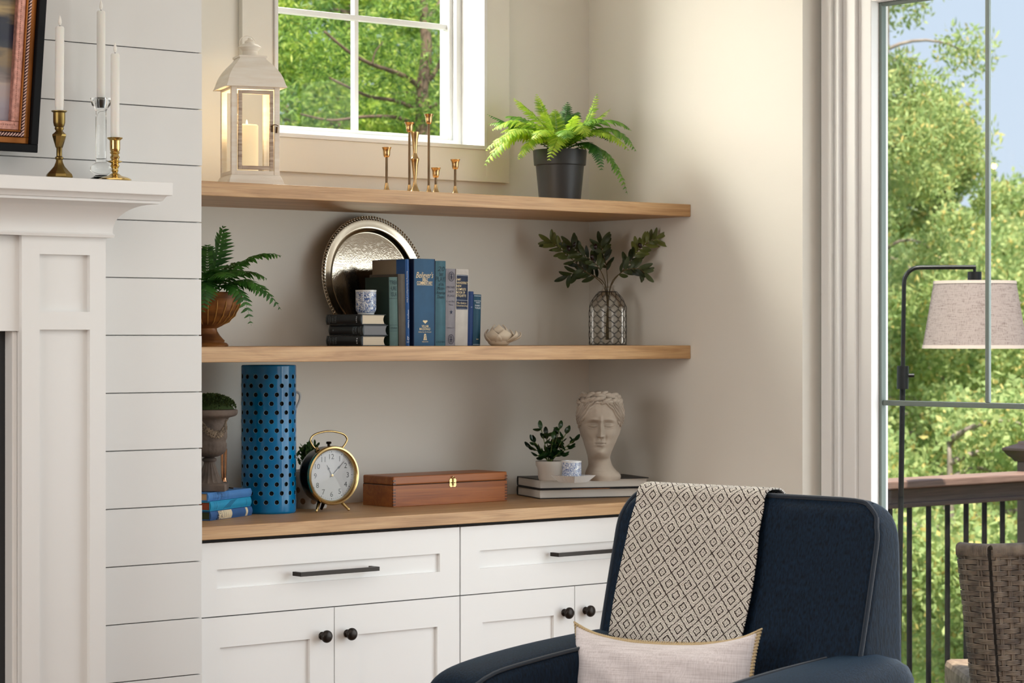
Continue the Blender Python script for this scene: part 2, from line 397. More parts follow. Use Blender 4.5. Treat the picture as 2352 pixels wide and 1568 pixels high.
box('pane', 0.135, DY1 + 0.048, 0.048, 0.138, -2.748, DZ1, 'window_glass', d1, 0)

# ------------------------------------------------------------------ shelves and worktop
def plank_thing(name, label, cat, x0, y0, z0, x1, y1, z1):
    o = box(name, x0, y0, z0, x1, y1, z1, 'oak', None, 0.0015); return tag(o, label, cat)
plank_thing('floating_shelf', 'oak floating shelf under the window holding the lantern and potted fern', 'shelf', XL + 0.001, -0.45, Z1B, -0.001, -0.0005, Z1T)
plank_thing('floating_shelf', 'oak floating shelf holding the silver tray and row of books', 'shelf', XL + 0.001, -0.45, Z2B, -0.001, -0.0005, Z2T)
plank_thing('worktop', 'oak worktop on the white cabinets holding the clock and blue vase', 'countertop', XL + 0.001, -0.50, ZCB, -0.001, -0.0005, ZC)

# ------------------------------------------------------------------ base cabinets
def shaker(par, x0, x1, z0, z1, st, name, yf=-0.480, th=0.02, rec=0.009):
    """a framed front with a recessed middle panel"""
    b = MB()
    b.box(x0, yf, z0, x0 + st, yf + th, z1); b.box(x1 - st, yf, z0, x1, yf + th, z1)
    b.box(x0 + st, yf, z1 - st, x1 - st, yf + th, z1); b.box(x0 + st, yf, z0, x1 - st, yf + th, z0 + st)
    d = ob(name, b, 'cabinet_white', par, 0, 0)
    ob('panel', MB().box(x0 + st - 0.002, yf + rec, z0 + st - 0.002, x1 - st + 0.002, yf + th - 0.002, z1 - st + 0.002), 'cabinet_white', d, 0)
    return d
def pull(par, xa, xb, z, yf=-0.480):
    b = MB().box(xa, yf - 0.036, z - 0.0055, xb, yf - 0.026, z + 0.0055).box(xa, yf - 0.027, z - 0.0055, xa + 0.010, yf + 0.0005, z + 0.0055).box(xb - 0.010, yf - 0.027, z - 0.0055, xb, yf + 0.0005, z + 0.0055)
    o = ob('bar_handle', b, 'bronze_dark', par, 0, 0.001); o['label'] = 'dark bronze bar handle'
KN = None
def knob(par, x, z, yf=-0.480):
    global KN
    if KN is None:
        p = [(0.0105, 0), (0.0105, 0.003), (0.006, 0.007), (0.0055, 0.012), (0.009, 0.016), (0.0155, 0.019), (0.0165, 0.0225), (0.0150, 0.027), (0.009, 0.031), (0, 0.032)]
        b = MB().lathe(smooth_prof(p, 3), 28); b.xform(Matrix.Rotation(R(90), 4, 'X')); KN = mesh('knob', b, 'bronze_dark')
    o = ob('knob', KN, None, par, loc=(x, yf, z)); o['label'] = 'round dark bronze knob'
def cabinet(label, x0, x1, xmid, st_out):
    r = thing('base_cabinet', label, 'cabinet', ((x0 + x1) / 2, -0.25, 0)); inv = Matrix.Translation((-(x0 + x1) / 2, 0.25, 0))
    kids = []
    n0 = len(bpy.data.objects)
    body = box('carcass', x0, -0.459, 0.09, x1, -0.001, ZCB - 0.0005, 'cabinet_white', r, 0.0005)
    box('toe_kick', x0, -0.40, 0.0, x1, -0.38, 0.09, 'cabinet_white', r, 0)
    box('shadow_strip', x0, -0.470, 0.8925, x1, -0.4595, ZCB - 0.0005, 'dark_gap', r, 0)
    g = 0.0015
    dr = shaker(r, x0 + g, x1 - g, 0.7065, 0.892, 0.068, 'drawer_front'); xc = (x0 + x1) / 2
    pull(dr, xc - 0.128, xc + 0.128, 0.7995)
    for (a, b_, kx) in ((x0 + g, xmid - g, xmid - 0.0565 + 0.016), (xmid + g, x1 - g, xmid + 0.0565 - 0.016)):
        d = shaker(r, a, b_, 0.095, 0.7035, 0.077, 'cabinet_door'); knob(d, kx, 0.632)
    for c in r.children: c.matrix_parent_inverse = inv
    return r
cabinet('white shaker cabinet next to the shiplap wall, under the clock', XL + 0.002, -0.9125, -1.3366, 0.06)
cabinet('white shaker cabinet in the corner behind the navy armchair', -0.9105, -0.002, -0.4914, 0.06)

# ------------------------------------------------------------------ fireplace surround
mat('frame_smoked', (0.004, 0.004, 0.004), 0.08)
fp = thing('fireplace_surround', 'white panelled fireplace surround with a deep moulded mantel', 'fireplace', (-3.2, YS, 0)); FPI = Matrix.Translation((3.2, -YS, 0))
PY = -0.60; PX1 = -2.100; PX0 = -2.325; MD = 0.115; MZT = None
pz = atY(243, 546, PY).z                       # underside of crown
mt = atY(398, 419, PY - MD).z; mb_ = atY(398, 449.5, PY - MD).z
XE = PX1 + MD
LX = -4.1
# mantel shelf
box('mantel_shelf', 2 * -3.2 - XE - 0.4, PY - MD, mb_, XE, YS - 0.0005, mt, 'trim_white', fp, 0.002)
# crown moulding: profile swept along the front and returned at the right end
prof = [(0.000, pz), (0.014, pz), (0.016, pz + 0.006), (0.012, pz + 0.010), (0.012, pz + 0.016)]
h0, h1 = pz + 0.016, mb_ - 0.020
for i in range(1, 15):
    t = i / 14; prof.append((0.012 + 0.074 * (1 - math.cos(t * math.pi / 2)) , h0 + (h1 - h0) * math.sin(t * math.pi / 2)))
prof += [(0.092, mb_ - 0.019), (0.092, mb_ - 0.013), (0.098, mb_ - 0.012), (0.102, mb_ - 0.004), (0.106, mb_)]
b = MB(); n = len(prof); vs = []
for (d, z) in prof: vs += [(-4.6, PY - d, z), (PX1 + d, PY - d, z), (PX1 + d, YS, z)]
fs = []
for i in range(n - 1):
    fs += [(3 * i, 3 * i + 1, 3 * i + 4, 3 * i + 3), (3 * i + 1, 3 * i + 2, 3 * i + 5, 3 * i + 4)]
b.add(vs, fs)
ob('crown_moulding', b, 'trim_white', fp, 30)
# pilaster with two recessed panels
def recess_frame(name, x0, x1, z0, z1, holes, yf, depth, rec, m, par):
    b = MB(); hx0, hx1 = holes[0][0], holes[0][1]
    b.box(x0, yf, z0, hx0, yf + rec, z1); b.box(hx1, yf, z0, x1, yf + rec, z1)
    zz = z0
    for (a, c, za, zb) in sorted(holes, key=lambda q: q[2]):
        b.box(hx0, yf, zz, hx1, yf + rec, za); zz = zb
    b.box(hx0, yf, zz, hx1, yf + rec, z1)
    f = ob(name, b, m, par, 0, 0)
    ob('panel', MB().box(x0, yf + rec, z0, x1, yf + depth, z1), m, f, 0)
    return f
hx0, hx1 = atY(91, 700, PY).x, atY(206.5, 700, PY).x
zA, zB = atY(206, 716, PY).z, atY(206, 586, PY).z; zC = atY(206, 757, PY).z
recess_frame('pilaster', PX0, PX1, 0.0, pz, [(hx0, hx1, zA, zB), (hx0, hx1, 0.22, zC)], PY, 0.08, 0.013, 'trim_white', fp)
fz = atY(42, 760, PY + 0.013).z
recess_frame('frieze', -3.9, PX0, fz, pz, [(-3.7, -2.412, zA + 0.005, zB)], PY + 0.013, 0.067, 0.012, 'trim_white', fp)
box('inner_jamb', PX0 - 0.013, PY + 0.020, 0, PX0, YS, fz, 'trim_white', fp, 0.003)
box('slate_surround', -3.9, PY + 0.055, 0, PX0 - 0.013, YS, fz, 'black_pot', fp, 0)
ff = box('firebox_frame', -3.62, PY + 0.043, 0.06, -2.60, PY + 0.056, 1.05, 'black_metal', fp, 0.004)
box('firebox_glass', -3.56, PY + 0.039, 0.14, -2.66, PY + 0.044, 0.99, 'frame_smoked', ff, 0.002)
for k in range(5): box('louvre', -3.56, PY + 0.038, 0.075 + 0.011 * k, -2.66, PY + 0.044, 0.081 + 0.011 * k, 'bronze_dark', ff, 0.001)
recess_frame('pilaster', -4.125, -3.9, 0.0, pz, [(-4.07, -3.955, zA, zB), (-4.07, -3.955, 0.22, zC)], PY, 0.08, 0.013, 'trim_white', fp)
for c in fp.children: c.matrix_parent_inverse = FPI
# ================================================================== small objects
CF = -YAW                                        # rotation that turns a thing square to the viewer's side of the room
def yplace(px, Y, Z): p = atY(px, 700, Y); return Vector((p.x, Y, Z))
def mpp(p): return dist(p) / F
mat('flame_wax', (0.86, 0.84, 0.78), 0.4)
mat('wick', (0.01, 0.01, 0.01), 0.9)
mat('clear_glass', (0.96, 0.98, 0.98), 0.02, trans=1.0, ior=1.4)

# ------------------------------------------------------------------ mantel candlesticks
def taper(label, p, zb, h, r, lean=0.0):
    c = thing('taper_candle', label, 'candle', (p.x, p.y, zb), 0, 'tall white flameless tapers on the mantel')
    c.rotation_euler = (0, lean, 0)
    ob('wax', MB().lathe([(0, 0), (r * 0.80, 0), (r, 0.02), (r, h - 0.004), (r - 0.002, h), (r * 0.55, h - 0.001), (0, h - 0.004)], 28), 'wax', c)
    ob('wick', MB().tube([(0, 0, h - 0.006), (0, 0, h + 0.004)], 0.0014, 6), 'wick', c)
    ob('flame_bulb', MB().lathe(smooth_prof([(0.0012, h + 0.002), (0.0038, h + 0.007), (0.0042, h + 0.012), (0.0026, h + 0.020), (0, h + 0.027)], 3), 14), 'flame_wax', c)
MZ = mt
pA = yplace(136, PY - MD + 0.048, MZ); s = mpp(pA); zpx = lambda py, p: CAM.z + (YH - py) * mpp(p)
a = thing('candlestick', 'aged brass candlestick with faceted base and twisted knop on the mantel', 'candlestick', pA, 0, 'candlesticks on the mantel')
H = zpx(256, pA) - MZ
b = MB().lathe([(0.031, 0), (0.032, 0.004), (0.030, 0.010), (0.022, 0.018), (0.013, 0.028), (0.0085, 0.038), (0.0075, 0.045)], 8)
ob('base', b, 'brass_aged', a, 20)
hz = H
prof = [(0.0075, 0.043), (0.0098, 0.046), (0.0098, 0.049), (0.0066, 0.052), (0.0066, 0.070), (0.0085, 0.073)]
ob('stem', MB().lathe(prof, 20), 'brass_aged', a)
b = MB(); k = 8
b.lathe([(0.0085, 0.072), (0.0165, 0.098), (0.0170, 0.102), (0.011, 0.107), (0.0075, 0.111)], k, rfun=lambda an, z: 1.0)
for i, v in enumerate(b.v):
    an = (v[2] - 0.072) * 22; c_, s_ = math.cos(an), math.sin(an); b.v[i] = (v[0] * c_ - v[1] * s_, v[0] * s_ + v[1] * c_, v[2])
ob('knop', b, 'brass_aged', a, 15)
zc = H - 0.034
prof = [(0.0075, 0.110), (0.0105, 0.115), (0.0105, 0.118), (0.0065, 0.122), (0.0075, zc - 0.004), (0.0118, zc), (0.0138, zc + 0.008), (0.0140, H - 0.003), (0.0182, H), (0.0182, H + 0.0015), (0.012, H + 0.0015), (0.0115, H - 0.006), (0, H - 0.007)]
ob('socket', MB().lathe(prof, 24), 'brass_aged', a)
taper('white taper candle standing in the aged brass candlestick', pA, MZ + H - 0.006, zpx(61, pA) - (MZ + H - 0.006), 0.0103, R(0.45))

pB = yplace(232, PY - MD + 0.125, MZ)
g = thing('candlestick', 'tall clear glass candlestick between the two brass ones on the mantel', 'candlestick', pB, 0, 'candlesticks on the mantel')
zc = zpx(226, pB) - MZ; zst = zpx(250, pB) - MZ
prof = [(0, 0), (0.031, 0), (0.032, 0.003), (0.026, 0.010), (0.018, 0.014), (0.015, 0.018), (0.020, 0.022), (0.026, 0.030), (0.026, 0.036), (0.020, 0.044), (0.0135, 0.049), (0.0128, 0.054), (0.0128, zst - 0.006), (0.016, zst), (0.022, zst + 0.009), (0.0255, zc), (0.0240, zc), (0.0125, zc - 0.001), (0.0112, zc - 0.012), (0.009, zc - 0.022), (0, zc - 0.024)]
ob('glass_body', MB().lathe(prof, 40), 'clear_glass', g)
taper('tallest white taper candle standing in the clear glass candlestick', pB, MZ + zc - 0.021, zpx(25, pB) - (MZ + zc - 0.021), 0.0102, R(0.0))

pC = yplace(264, PY - MD + 0.042, MZ)
c = thing('candlestick', 'short polished brass candlestick with round ringed stem near the mantel end', 'candlestick', pC, 0, 'candlesticks on the mantel')
H = zpx(317, pC) - MZ
def ngon_r(n): return lambda an, z: (math.cos(math.pi / n) / math.cos((an % (2 * math.pi / n)) - math.pi / n)) if z < 0.008 else 1.0
ob('base', MB().lathe([(0.0375, 0), (0.0385, 0.002), (0.038, 0.005), (0.030, 0.0085), (0.016, 0.012), (0.010, 0.017)], 48, rfun=ngon_r(12)), 'brass', c, 30)
k = H
prof = smooth_prof([(0.010, 0.015), (0.0062, 0.020), (0.0085, 0.024), (0.0072, 0.028), (0.009, 0.032), (0.0110, 0.036), (0.0085, 0.041), (0.0165, 0.0445), (0.0165, 0.0465), (0.0090, 0.050), (0.0115, 0.056), (0.0085, 0.062), (0.0120, 0.066), (0.0098, 0.069)], 3)
ob('stem', MB().lathe(prof, 28), 'brass', c)
prof = [(0.0098, 0.069), (0.0115, 0.072), (0.0122, 0.076), (0.0122, H - 0.006), (0.0182, H - 0.001), (0.0186, H), (0.0180, H + 0.001), (0.0115, H - 0.003), (0.011, H - 0.012), (0, H - 0.013)]
ob('socket', MB().lathe(prof, 28), 'brass', c)
taper('shorter white taper candle standing in the polished brass candlestick', pC, MZ + H - 0.012, zpx(123, pC) - (MZ + H - 0.012), 0.0104, R(0.1))

# ------------------------------------------------------------------ framed painting hanging over the mantel, tipped forward at the top
mat('frame_black', (0.004, 0.0045, 0.006), 0.6, spec=0.2)
mat('frame_amber', srgb(176, 106, 40), 0.3, 0.5, var=0.45, vscale=6, stretch=(1, 1, 1))
mat('frame_copper', srgb(206, 150, 136), 0.38, 0.55, var=0.35, vscale=120)
mat('frame_maroon', srgb(62, 20, 22), 0.45)
mat('frame_rope', srgb(228, 190, 180), 0.35, 0.4)
def painting_mat():
    m, t, b = base('painted_canvas'); b.inputs['Roughness'].default_value = 0.35
    tc = t.nodes.new('ShaderNodeTexCoord'); sep = t.nodes.new('ShaderNodeSeparateXYZ'); t.links.new(tc.outputs['Object'], sep.inputs[0])
    mp = t.nodes.new('ShaderNodeMapping'); mp.inputs['Scale'].default_value = (4, 4, 22); t.links.new(tc.outputs['Object'], mp.inputs[0])
    n = t.nodes.new('ShaderNodeTexNoise'); n.inputs['Scale'].default_value = 1.3; n.inputs['Detail'].default_value = 6; t.links.new(mp.outputs[0], n.inputs['Vector'])
    ma = t.nodes.new('ShaderNodeMath'); ma.operation = 'MULTIPLY_ADD'; ma.inputs[1].default_value = 0.12; t.links.new(n.outputs['Fac'], ma.inputs[0]); t.links.new(sep.outputs['Z'], ma.inputs[2])
    mr = t.nodes.new('ShaderNodeMapRange'); mr.inputs['From Min'].default_value = 0.08; mr.inputs['From Max'].default_value = 0.44; t.links.new(ma.outputs[0], mr.inputs[0])
    r = t.nodes.new('ShaderNodeValToRGB'); cr = r.color_ramp
    cols = [(0.0, (142, 132, 146)), (0.22, (168, 160, 172)), (0.38, (186, 168, 160)), (0.46, (120, 112, 110)), (0.56, (150, 130, 98)), (0.60, (58, 62, 72)), (0.70, (24, 32, 58)), (0.78, (30, 34, 52)), (0.84, (176, 152, 104)), (0.92, (70, 66, 62)), (1.0, (40, 44, 60))]
    cr.elements[0].position = 0; cr.elements[0].color = (*srgb(*cols[0][1]), 1); cr.elements[1].position = 1; cr.elements[1].color = (*srgb(*cols[-1][1]), 1)
    for p, c_ in cols[1:-1]: e = cr.elements.new(p); e.color = (*srgb(*c_), 1)
    t.links.new(mr.outputs[0], r.inputs[0]); t.links.new(r.outputs[0], b.inputs['Base Color'])
painting_mat()
pc = atY(70, 349, YS - 0.035)                        # lower right corner of the frame
pic = thing('framed_painting', 'framed abstract seascape with black and copper rope frame above the mantel', 'painting', (pc.x, pc.y, pc.z), 0)
tilt = R(7.0); pic.rotation_euler = (tilt, 0, 0)
PW, PH = 0.75, 0.62
def fr(name, i0, i1, y0, y1, m):      # ring between insets i0 and i1, depths y0..y1 (negative = towards the room)
    b = MB()
    b.box(-PW + i0, y0, i0, -i0, y1, i1); b.box(-PW + i0, y0, PH - i1, -i0, y1, PH - i0); b.box(-PW + i0, y0, i1, -PW + i1, y1, PH - i1); b.box(-i1, y0, i1, -i0, y1, PH - i1)
    return ob(name, b, m, pic, 0, 0.0015)
fr('outer_moulding', 0.0, 0.019, -0.034, 0.0, 'frame_black')
fr('amber_step', 0.019, 0.034, -0.022, -0.002, 'frame_amber')
rp_ = fr('maroon_step', 0.034, 0.046, -0.026, -0.002, 'frame_maroon')
fr('amber_bead', 0.046, 0.050, -0.031, -0.002, 'frame_amber')
fr('copper_slope', 0.050, 0.070, -0.027, -0.002, 'frame_copper')
b = MB()
def rope_bits(b, horiz, fixed, a0, a1):
    n = int((a1 - a0) / 0.0075)
    for i in range(n):
        a_ = a0 + (i + 0.5) * (a1 - a0) / n; q = 0.0042
        p0, p1 = ((a_ - q, -0.029, fixed - 0.004), (a_ + q, -0.029, fixed + 0.004)) if horiz else ((fixed - 0.004, -0.029, a_ - q), (fixed + 0.004, -0.029, a_ + q))
        b.tube([p0, tuple((x + y) / 2 + (0, -0.0012, 0)[k] for k, (x, y) in enumerate(zip(p0, p1))), p1], [0.001, 0.0020, 0.001], 5)
rope_bits(b, True, 0.040, -PW + 0.036, -0.036); rope_bits(b, False, -0.040, 0.036, PH - 0.036)
r_o = ob('rope_carving', b, 'frame_rope', pic, 180); r_o['kind'] = 'stuff'
b = MB()
for i in range(110):
    for (x, z) in ((-0.062, 0.062 + i * 0.0046), (-0.062 - i * 0.0056, 0.062)):
        if x > -PW + 0.06 and z < PH - 0.06: b.lathe([(0.0018, 0), (0.0013, 0.0012), (0, 0.0016)], 6, cap=False); b.xform(Matrix.Translation((x, -0.027, z)) @ Matrix.Rotation(R(90), 4, 'X'), len(b.v) - 18)
bo = ob('bead_row', b, 'frame_copper', pic, 180); bo['kind'] = 'stuff'
ob('canvas', MB().box(-PW + 0.068, -0.012, 0.068, -0.068, -0.004, PH - 0.068), 'painted_canvas', pic, 0)

# ------------------------------------------------------------------ lantern
mat('lantern_paint', srgb(248, 242, 232), 0.6, c2=srgb(238, 227, 212), vscale=3.0, stretch=(3, 3, 26), bump=0.15, bscale=60)
mat('lantern_worn', srgb(206, 190, 174), 0.65, c2=srgb(160, 138, 120), vscale=5.0, stretch=(4, 4, 30))
pane('lantern_glass', (0.98, 0.98, 0.97))
mat('lit_wax', srgb(250, 232, 196), 0.5, emit=((1.0, 0.80, 0.50), 0.45))
pL = yplace(574, -0.235, Z1T); sL = mpp(pL)
ln = thing('lantern', 'distressed white lantern with domed roof and glass panes on upper shelf', 'lantern', pL, CF + R(19.7))
hw = 112.6 * sL / 2; zt = lambda py: CAM.z + (YH - py) * sL - Z1T
z_body0 = zt(405); z_body1 = zt(199)
def sq(b, half, z): return [(-half, -half, z), (half, -half, z), (half, half, z), (-half, half, z)]
def sqloft(prof):
    b = MB(); vs = []
    for (h_, z) in prof: vs += sq(b, h_, z)
    fs = []
    for i in range(len(prof) - 1):
        for j in range(4): fs.append((4 * i + j, 4 * i + (j + 1) % 4, 4 * i + 4 + (j + 1) % 4, 4 * i + 4 + j))
    fs += [(3, 2, 1, 0), tuple(range(4 * (len(prof) - 1), 4 * len(prof)))]
    b.add(vs, fs); return b
ob('plinth', sqloft([(hw + 0.012, 0), (hw + 0.012, 0.006), (hw + 0.004, z_body0 - 0.006), (hw, z_body0)]), 'lantern_paint', ln, 20, 0.001)
pw = 0.015
for sx_ in (-1, 1):
    for sy_ in (-1, 1):
        b = MB().box(min(sx_ * hw, sx_ * (hw - pw)), min(sy_ * hw, sy_ * (hw - pw)), z_body0, max(sx_ * hw, sx_ * (hw - pw)), max(sy_ * hw, sy_ * (hw - pw)), z_body1)
        ob('corner_post', b, 'lantern_paint', ln, 0, 0.001)
inn = hw - pw
for k in range(4):
    M = Matrix.Rotation(R(90 * k), 4, 'Z')
    for (za, zb) in ((z_body0, z_body0 + 0.011), (z_body1 - 0.013, z_body1)):
        b = MB().box(-inn, -hw + 0.001, za, inn, -hw + 0.010, zb); b.xform(M); ob('rail', b, 'lantern_paint', ln, 0, 0.001)
    if k != 0:
        b = MB().box(-inn, -hw + 0.005, z_body0 + 0.011, inn, -hw + 0.0065, z_body1 - 0.013); b.xform(M); ob('pane', b, 'lantern_glass', ln, 0)
dz0, dz1, dh = z_body0 + 0.014, z_body1 - 0.016, inn - 0.003
b = MB(); y0, y1 = -hw - 0.003, -hw + 0.006; fw = 0.010
b.box(-dh, y0, dz0, -dh + fw, y1, dz1); b.box(dh - fw, y0, dz0, dh, y1, dz1); b.box(-dh + fw, y0, dz0, dh - fw, y1, dz0 + fw); b.box(-dh + fw, y0, dz1 - fw, dh - fw, y1, dz1)
ld = ob('lantern_door', b, 'lantern_worn', ln, 0, 0.001)
ob('pane', MB().box(-dh + fw, -hw + 0.001, dz0 + fw, dh - fw, -hw + 0.0025, dz1 - fw), 'lantern_glass', ld, 0)
lz = zt(298)
b = MB().tube(smoothpath([(dh - 0.008, y0 - 0.002, lz + 0.004), (dh + 0.002, y0 - 0.006, lz + 0.009), (dh + 0.012, y0 - 0.004, lz + 0.006)], 5), 0.0013, 6)
b.tube([(dh - 0.003, y0 - 0.001, lz - 0.010), (dh - 0.003, y0 - 0.003, lz + 0.008)], 0.003, 8); b.tube([(dh + 0.009, y0 + 0.001, lz - 0.012), (dh + 0.009, y0 - 0.003, lz + 0.004)], 0.003, 8)
ob('latch', b, 'brass_dark', ln)
zr = zt(194); za = zt(133)
kr = (hw + 0.016) / 83.5
RP = [(205, 84.5), (202, 82.5), (197, 80), (190, 77.5), (182, 74.5), (173, 69.5), (164, 63), (155, 54.5), (148, 47), (142, 40.5), (138, 37), (134, 36)]
pr = [(h_ * kr, zt(py)) for py, h_ in RP]
ob('roof', sqloft(pr), 'lantern_paint', ln, 25)
ob('roof_collar', sqloft([(39 * kr, za - 0.002), (39 * kr, za + 0.003)]), 'lantern_paint', ln, 0)
b = MB().lathe([(0.021, za + 0.003), (0.021, zt(117)), (0.021, zt(116))], 28, cap=False)
ob('chimney', MB().lathe([(0.0205, za + 0.004), (0.0205, zt(118)), (0.0275, zt(112)), (0.0315, zt(109.5)), (0.030, zt(108)), (0.022, zt(103)), (0.0135, zt(100)), (0.0145, zt(97)), (0.012, zt(94)), (0.006, zt(92)), (0.0055, zt(88)), (0, zt(87))], 28), 'lantern_paint', ln)
pts = [((-5 + 19 * math.cos(a_)) * sL, 0.004, zt(100 - 18 * math.sin(a_))) for a_ in [R(215 - 250 * i / 20) for i in range(21)]]
ob('ring_handle', MB().tube(pts, 0.0012, 6), 'lantern_paint', ln)
cz = pL + Vector((-0.010, 0.0, z_body0))
cdl = thing('pillar_candle', 'lit cream pillar candle inside the white lantern', 'candle', cz)
hc = zt(287) - z_body0
ob('wax', MB().lathe([(0, 0), (0.028, 0), (0.0305, 0.003), (0.0305, hc - 0.003), (0.0275, hc), (0.022, hc - 0.004), (0, hc - 0.009)], 32), 'lit_wax', cdl)
ob('flame_bulb', MB().lathe(smooth_prof([(0.0015, hc - 0.008), (0.0035, hc - 0.002), (0.003, hc + 0.006), (0, hc + 0.014)], 3), 12), 'lit_wax', cdl)
l = bpy.data.lights.new('candle_glow', 'POINT'); l.energy = 0.75; l.color = (1.0, 0.72, 0.38); l.shadow_soft_size = 0.012; l.specular_factor = 0.0
lo = bpy.data.objects.new('candle_glow', l); COL.objects.link(lo); lo.parent = cdl; lo.location = (0, 0, hc + 0.03)

# ------------------------------------------------------------------ brass holders on the upper shelf
def slim(label, px, ytop, wpx, Y):
    p = yplace(px, Y, Z1T); s_ = mpp(p); H = CAM.z + (YH - ytop) * s_ - Z1T; rc = wpx * s_ / 2
    t = thing('candle_holder', label, 'candlestick', p, 0, 'small brass candle holders on the upper shelf')
    ob('foot', MB().lathe(smooth_prof([(0.0195, 0), (0.0195, 0.0015), (0.012, 0.005), (0.0065, 0.016), (0.0042, 0.030)], 4), 24), 'brass_warm', t)
    ob('stem', MB().lathe([(0.0035, 0.026), (0.0035, H - 0.026)], 16), 'brass_dark', t)
    ob('cup', MB().lathe(smooth_prof([(0.0035, H - 0.0285), (0.0075, H - 0.026), (0.0095, H - 0.019), (0.0098, H - 0.012), (0.0112, H - 0.006), (rc, H - 0.0005)], 3) + [(rc, H), (rc - 0.002, H), (0.0085, H - 0.008), (0.0075, H - 0.02), (0, H - 0.022)], 24), 'brass_warm', t)
slim('slim brass candle holder standing alone nearest the lantern', 888, 338, 22.5, -0.30)
slim('tall slim brass candle holder directly behind the hourglass shaped one', 940.5, 281, 24, -0.27)
slim('tallest slim brass candle holder, right of the hourglass shaped one', 985, 262, 22.5, -0.28)
slim('shortest brass candle holder, next to the tallest one', 1001, 385, 23, -0.33)
slim('slim brass candle holder furthest right, nearest the potted fern', 1045.6, 366, 23, -0.31)
p = yplace(953, -0.35, Z1T); s_ = mpp(p); zz = lambda py: CAM.z + (YH - py) * s_ - Z1T
t = thing('candle_holder', 'hourglass shaped brass candle holder in the middle of the group', 'candlestick', p, 0, 'small brass candle holders on the upper shelf')
ob('foot', MB().lathe(smooth_prof([(0.0185, 0), (0.0185, 0.002), (0.012, 0.009), (0.006, 0.024), (0.0042, zz(413))], 4), 28), 'brass_warm', t)
ob('lower_cone', MB().lathe(smooth_prof([(0.0042, zz(413)), (0.0060, zz(400)), (0.0095, zz(375)), (0.0118, zz(366)), (0.0116, zz(364)), (0.0085, zz(360)), (0.0055, zz(352))], 3), 28), 'brass_warm', t)
ob('upper_cone', MB().lathe(smooth_prof([(0.0055, zz(353)), (0.0060, zz(340)), (0.0082, zz(322)), (0.0122, zz(303.5))], 3) + [(0.0122, zz(303)), (0.010, zz(303)), (0.007, zz(315)), (0, zz(316))], 28), 'brass_warm', t)

# ------------------------------------------------------------------ ferns
leafmat('fern_bright', srgb(190, 214, 72), srgb(120, 166, 40), 0.5, 0.5)
leafmat('fern_dark', srgb(64, 116, 40), srgb(30, 78, 22), 0.45, 0.25)
leafmat('fern_mid', srgb(132, 176, 64), srgb(78, 134, 38), 0.45, 0.4)
mat('stalk', srgb(92, 110, 48), 0.6)
def frond(name, par, p0, p1, p2, width, npair, m, up=(0, -0.25, 1), bare=0.18, serr=True, droop=0.35):
    path = bez(p0, p1, p2, 26); b = MB(); U = Vector(up).normalized()
    L = sum((path[i + 1] - path[i]).length for i in range(26))
    b.tube(path[::2], [0.0014 * (1 - 0.75 * i / 13) for i in range(14)], 4)
    for k in range(npair):
        t = bare + (1 - bare) * (k + 0.5) / npair; f = t * 26; i = min(int(f), 25); P = path[i].lerp(path[i + 1], f - i)
        T = (path[i + 1] - path[i]).normalized(); S = T.cross(U); S = S.normalized() if S.length > 1e-4 else Vector((1, 0, 0)); N = S.cross(T)
        q = (t - bare) / (1 - bare); ln_ = width * (math.sin(min(1, (q + 0.10) * 1.25) * math.pi / 2) if q < 0.7 else 1.0) * (1 - q) ** 0.55 * random.uniform(0.9, 1.08)
        wd = min(L * (1 - bare) / npair * 1.15, ln_ * 0.42)
        for sd in (-1, 1):
            D = (S * sd * 0.93 + T * 0.42 + N * random.uniform(-0.10, 0.16)).normalized(); Wv = (T * 0.95 - S * sd * 0.25).normalized(); dn = -N * droop * ln_
            pts = []
            for (x, y) in ((0, .5), (.22, 1), (.38, .78), (.52, .84), (.66, .56), (.8, .42), (1, 0)):
                pts.append((x, y))
            vs = []; 
            for (x, y) in pts[:-1]:
                c0 = P + D * ln_ * x + dn * x * x
                vs += [c0 + Wv * wd * y * 0.5 - N * wd * 0.16 * y, c0, c0 - Wv * wd * y * 0.5 - N * wd * 0.16 * y]
            vs.append(P + D * ln_ + dn); n_ = len(pts) - 1; fs = []
            for j in range(n_ - 1):
                a_ = 3 * j; fs += [(a_, a_ + 1, a_ + 4, a_ + 3), (a_ + 1, a_ + 2, a_ + 5, a_ + 4)]
            a_ = 3 * (n_ - 1); fs += [(a_, a_ + 1, 3 * n_), (a_ + 1, a_ + 2, 3 * n_)]
            b.add(vs, fs)
    return ob(name, b, m, par, 180)
pF = yplace(1286, -0.235, Z1T); sF = mpp(pF)
pf = thing('potted_fern', 'bright green fern in a matte black pot on the upper shelf', 'potted plant', pF, CF)
ztop = CAM.z + (YH - 345) * sF - Z1T; zband = CAM.z + (YH - 381) * sF - Z1T
rt = 62 * sF; rb = 47.5 * sF
ob('pot', MB().lathe([(0, 0), (rb, 0), (rb, 0.003), (rt - 0.0085, zband - 0.002), (rt - 0.0085, zband), (rt - 0.003, zband + 0.002), (rt, ztop - 0.003), (rt - 0.001, ztop), (rt - 0.004, ztop), (rt - 0.009, ztop - 0.03), (0, ztop - 0.03)], 48), 'black_pot', pf)
ob('soil', MB().lathe([(rt - 0.008, ztop - 0.022), (rt * 0.6, ztop - 0.012), (0, ztop - 0.006)], 24, cap=False), 'soil', pf)
def fpx(px, py, d=0.0, s=None, cx=1286, base_y=None):   # offsets in the fern's own frame
    return ((px - cx) * s, d, CAM.z + (YH - py) * s - base_y)
def F1(px, py, d): return fpx(px, py, d, sF, 1286, Z1T)
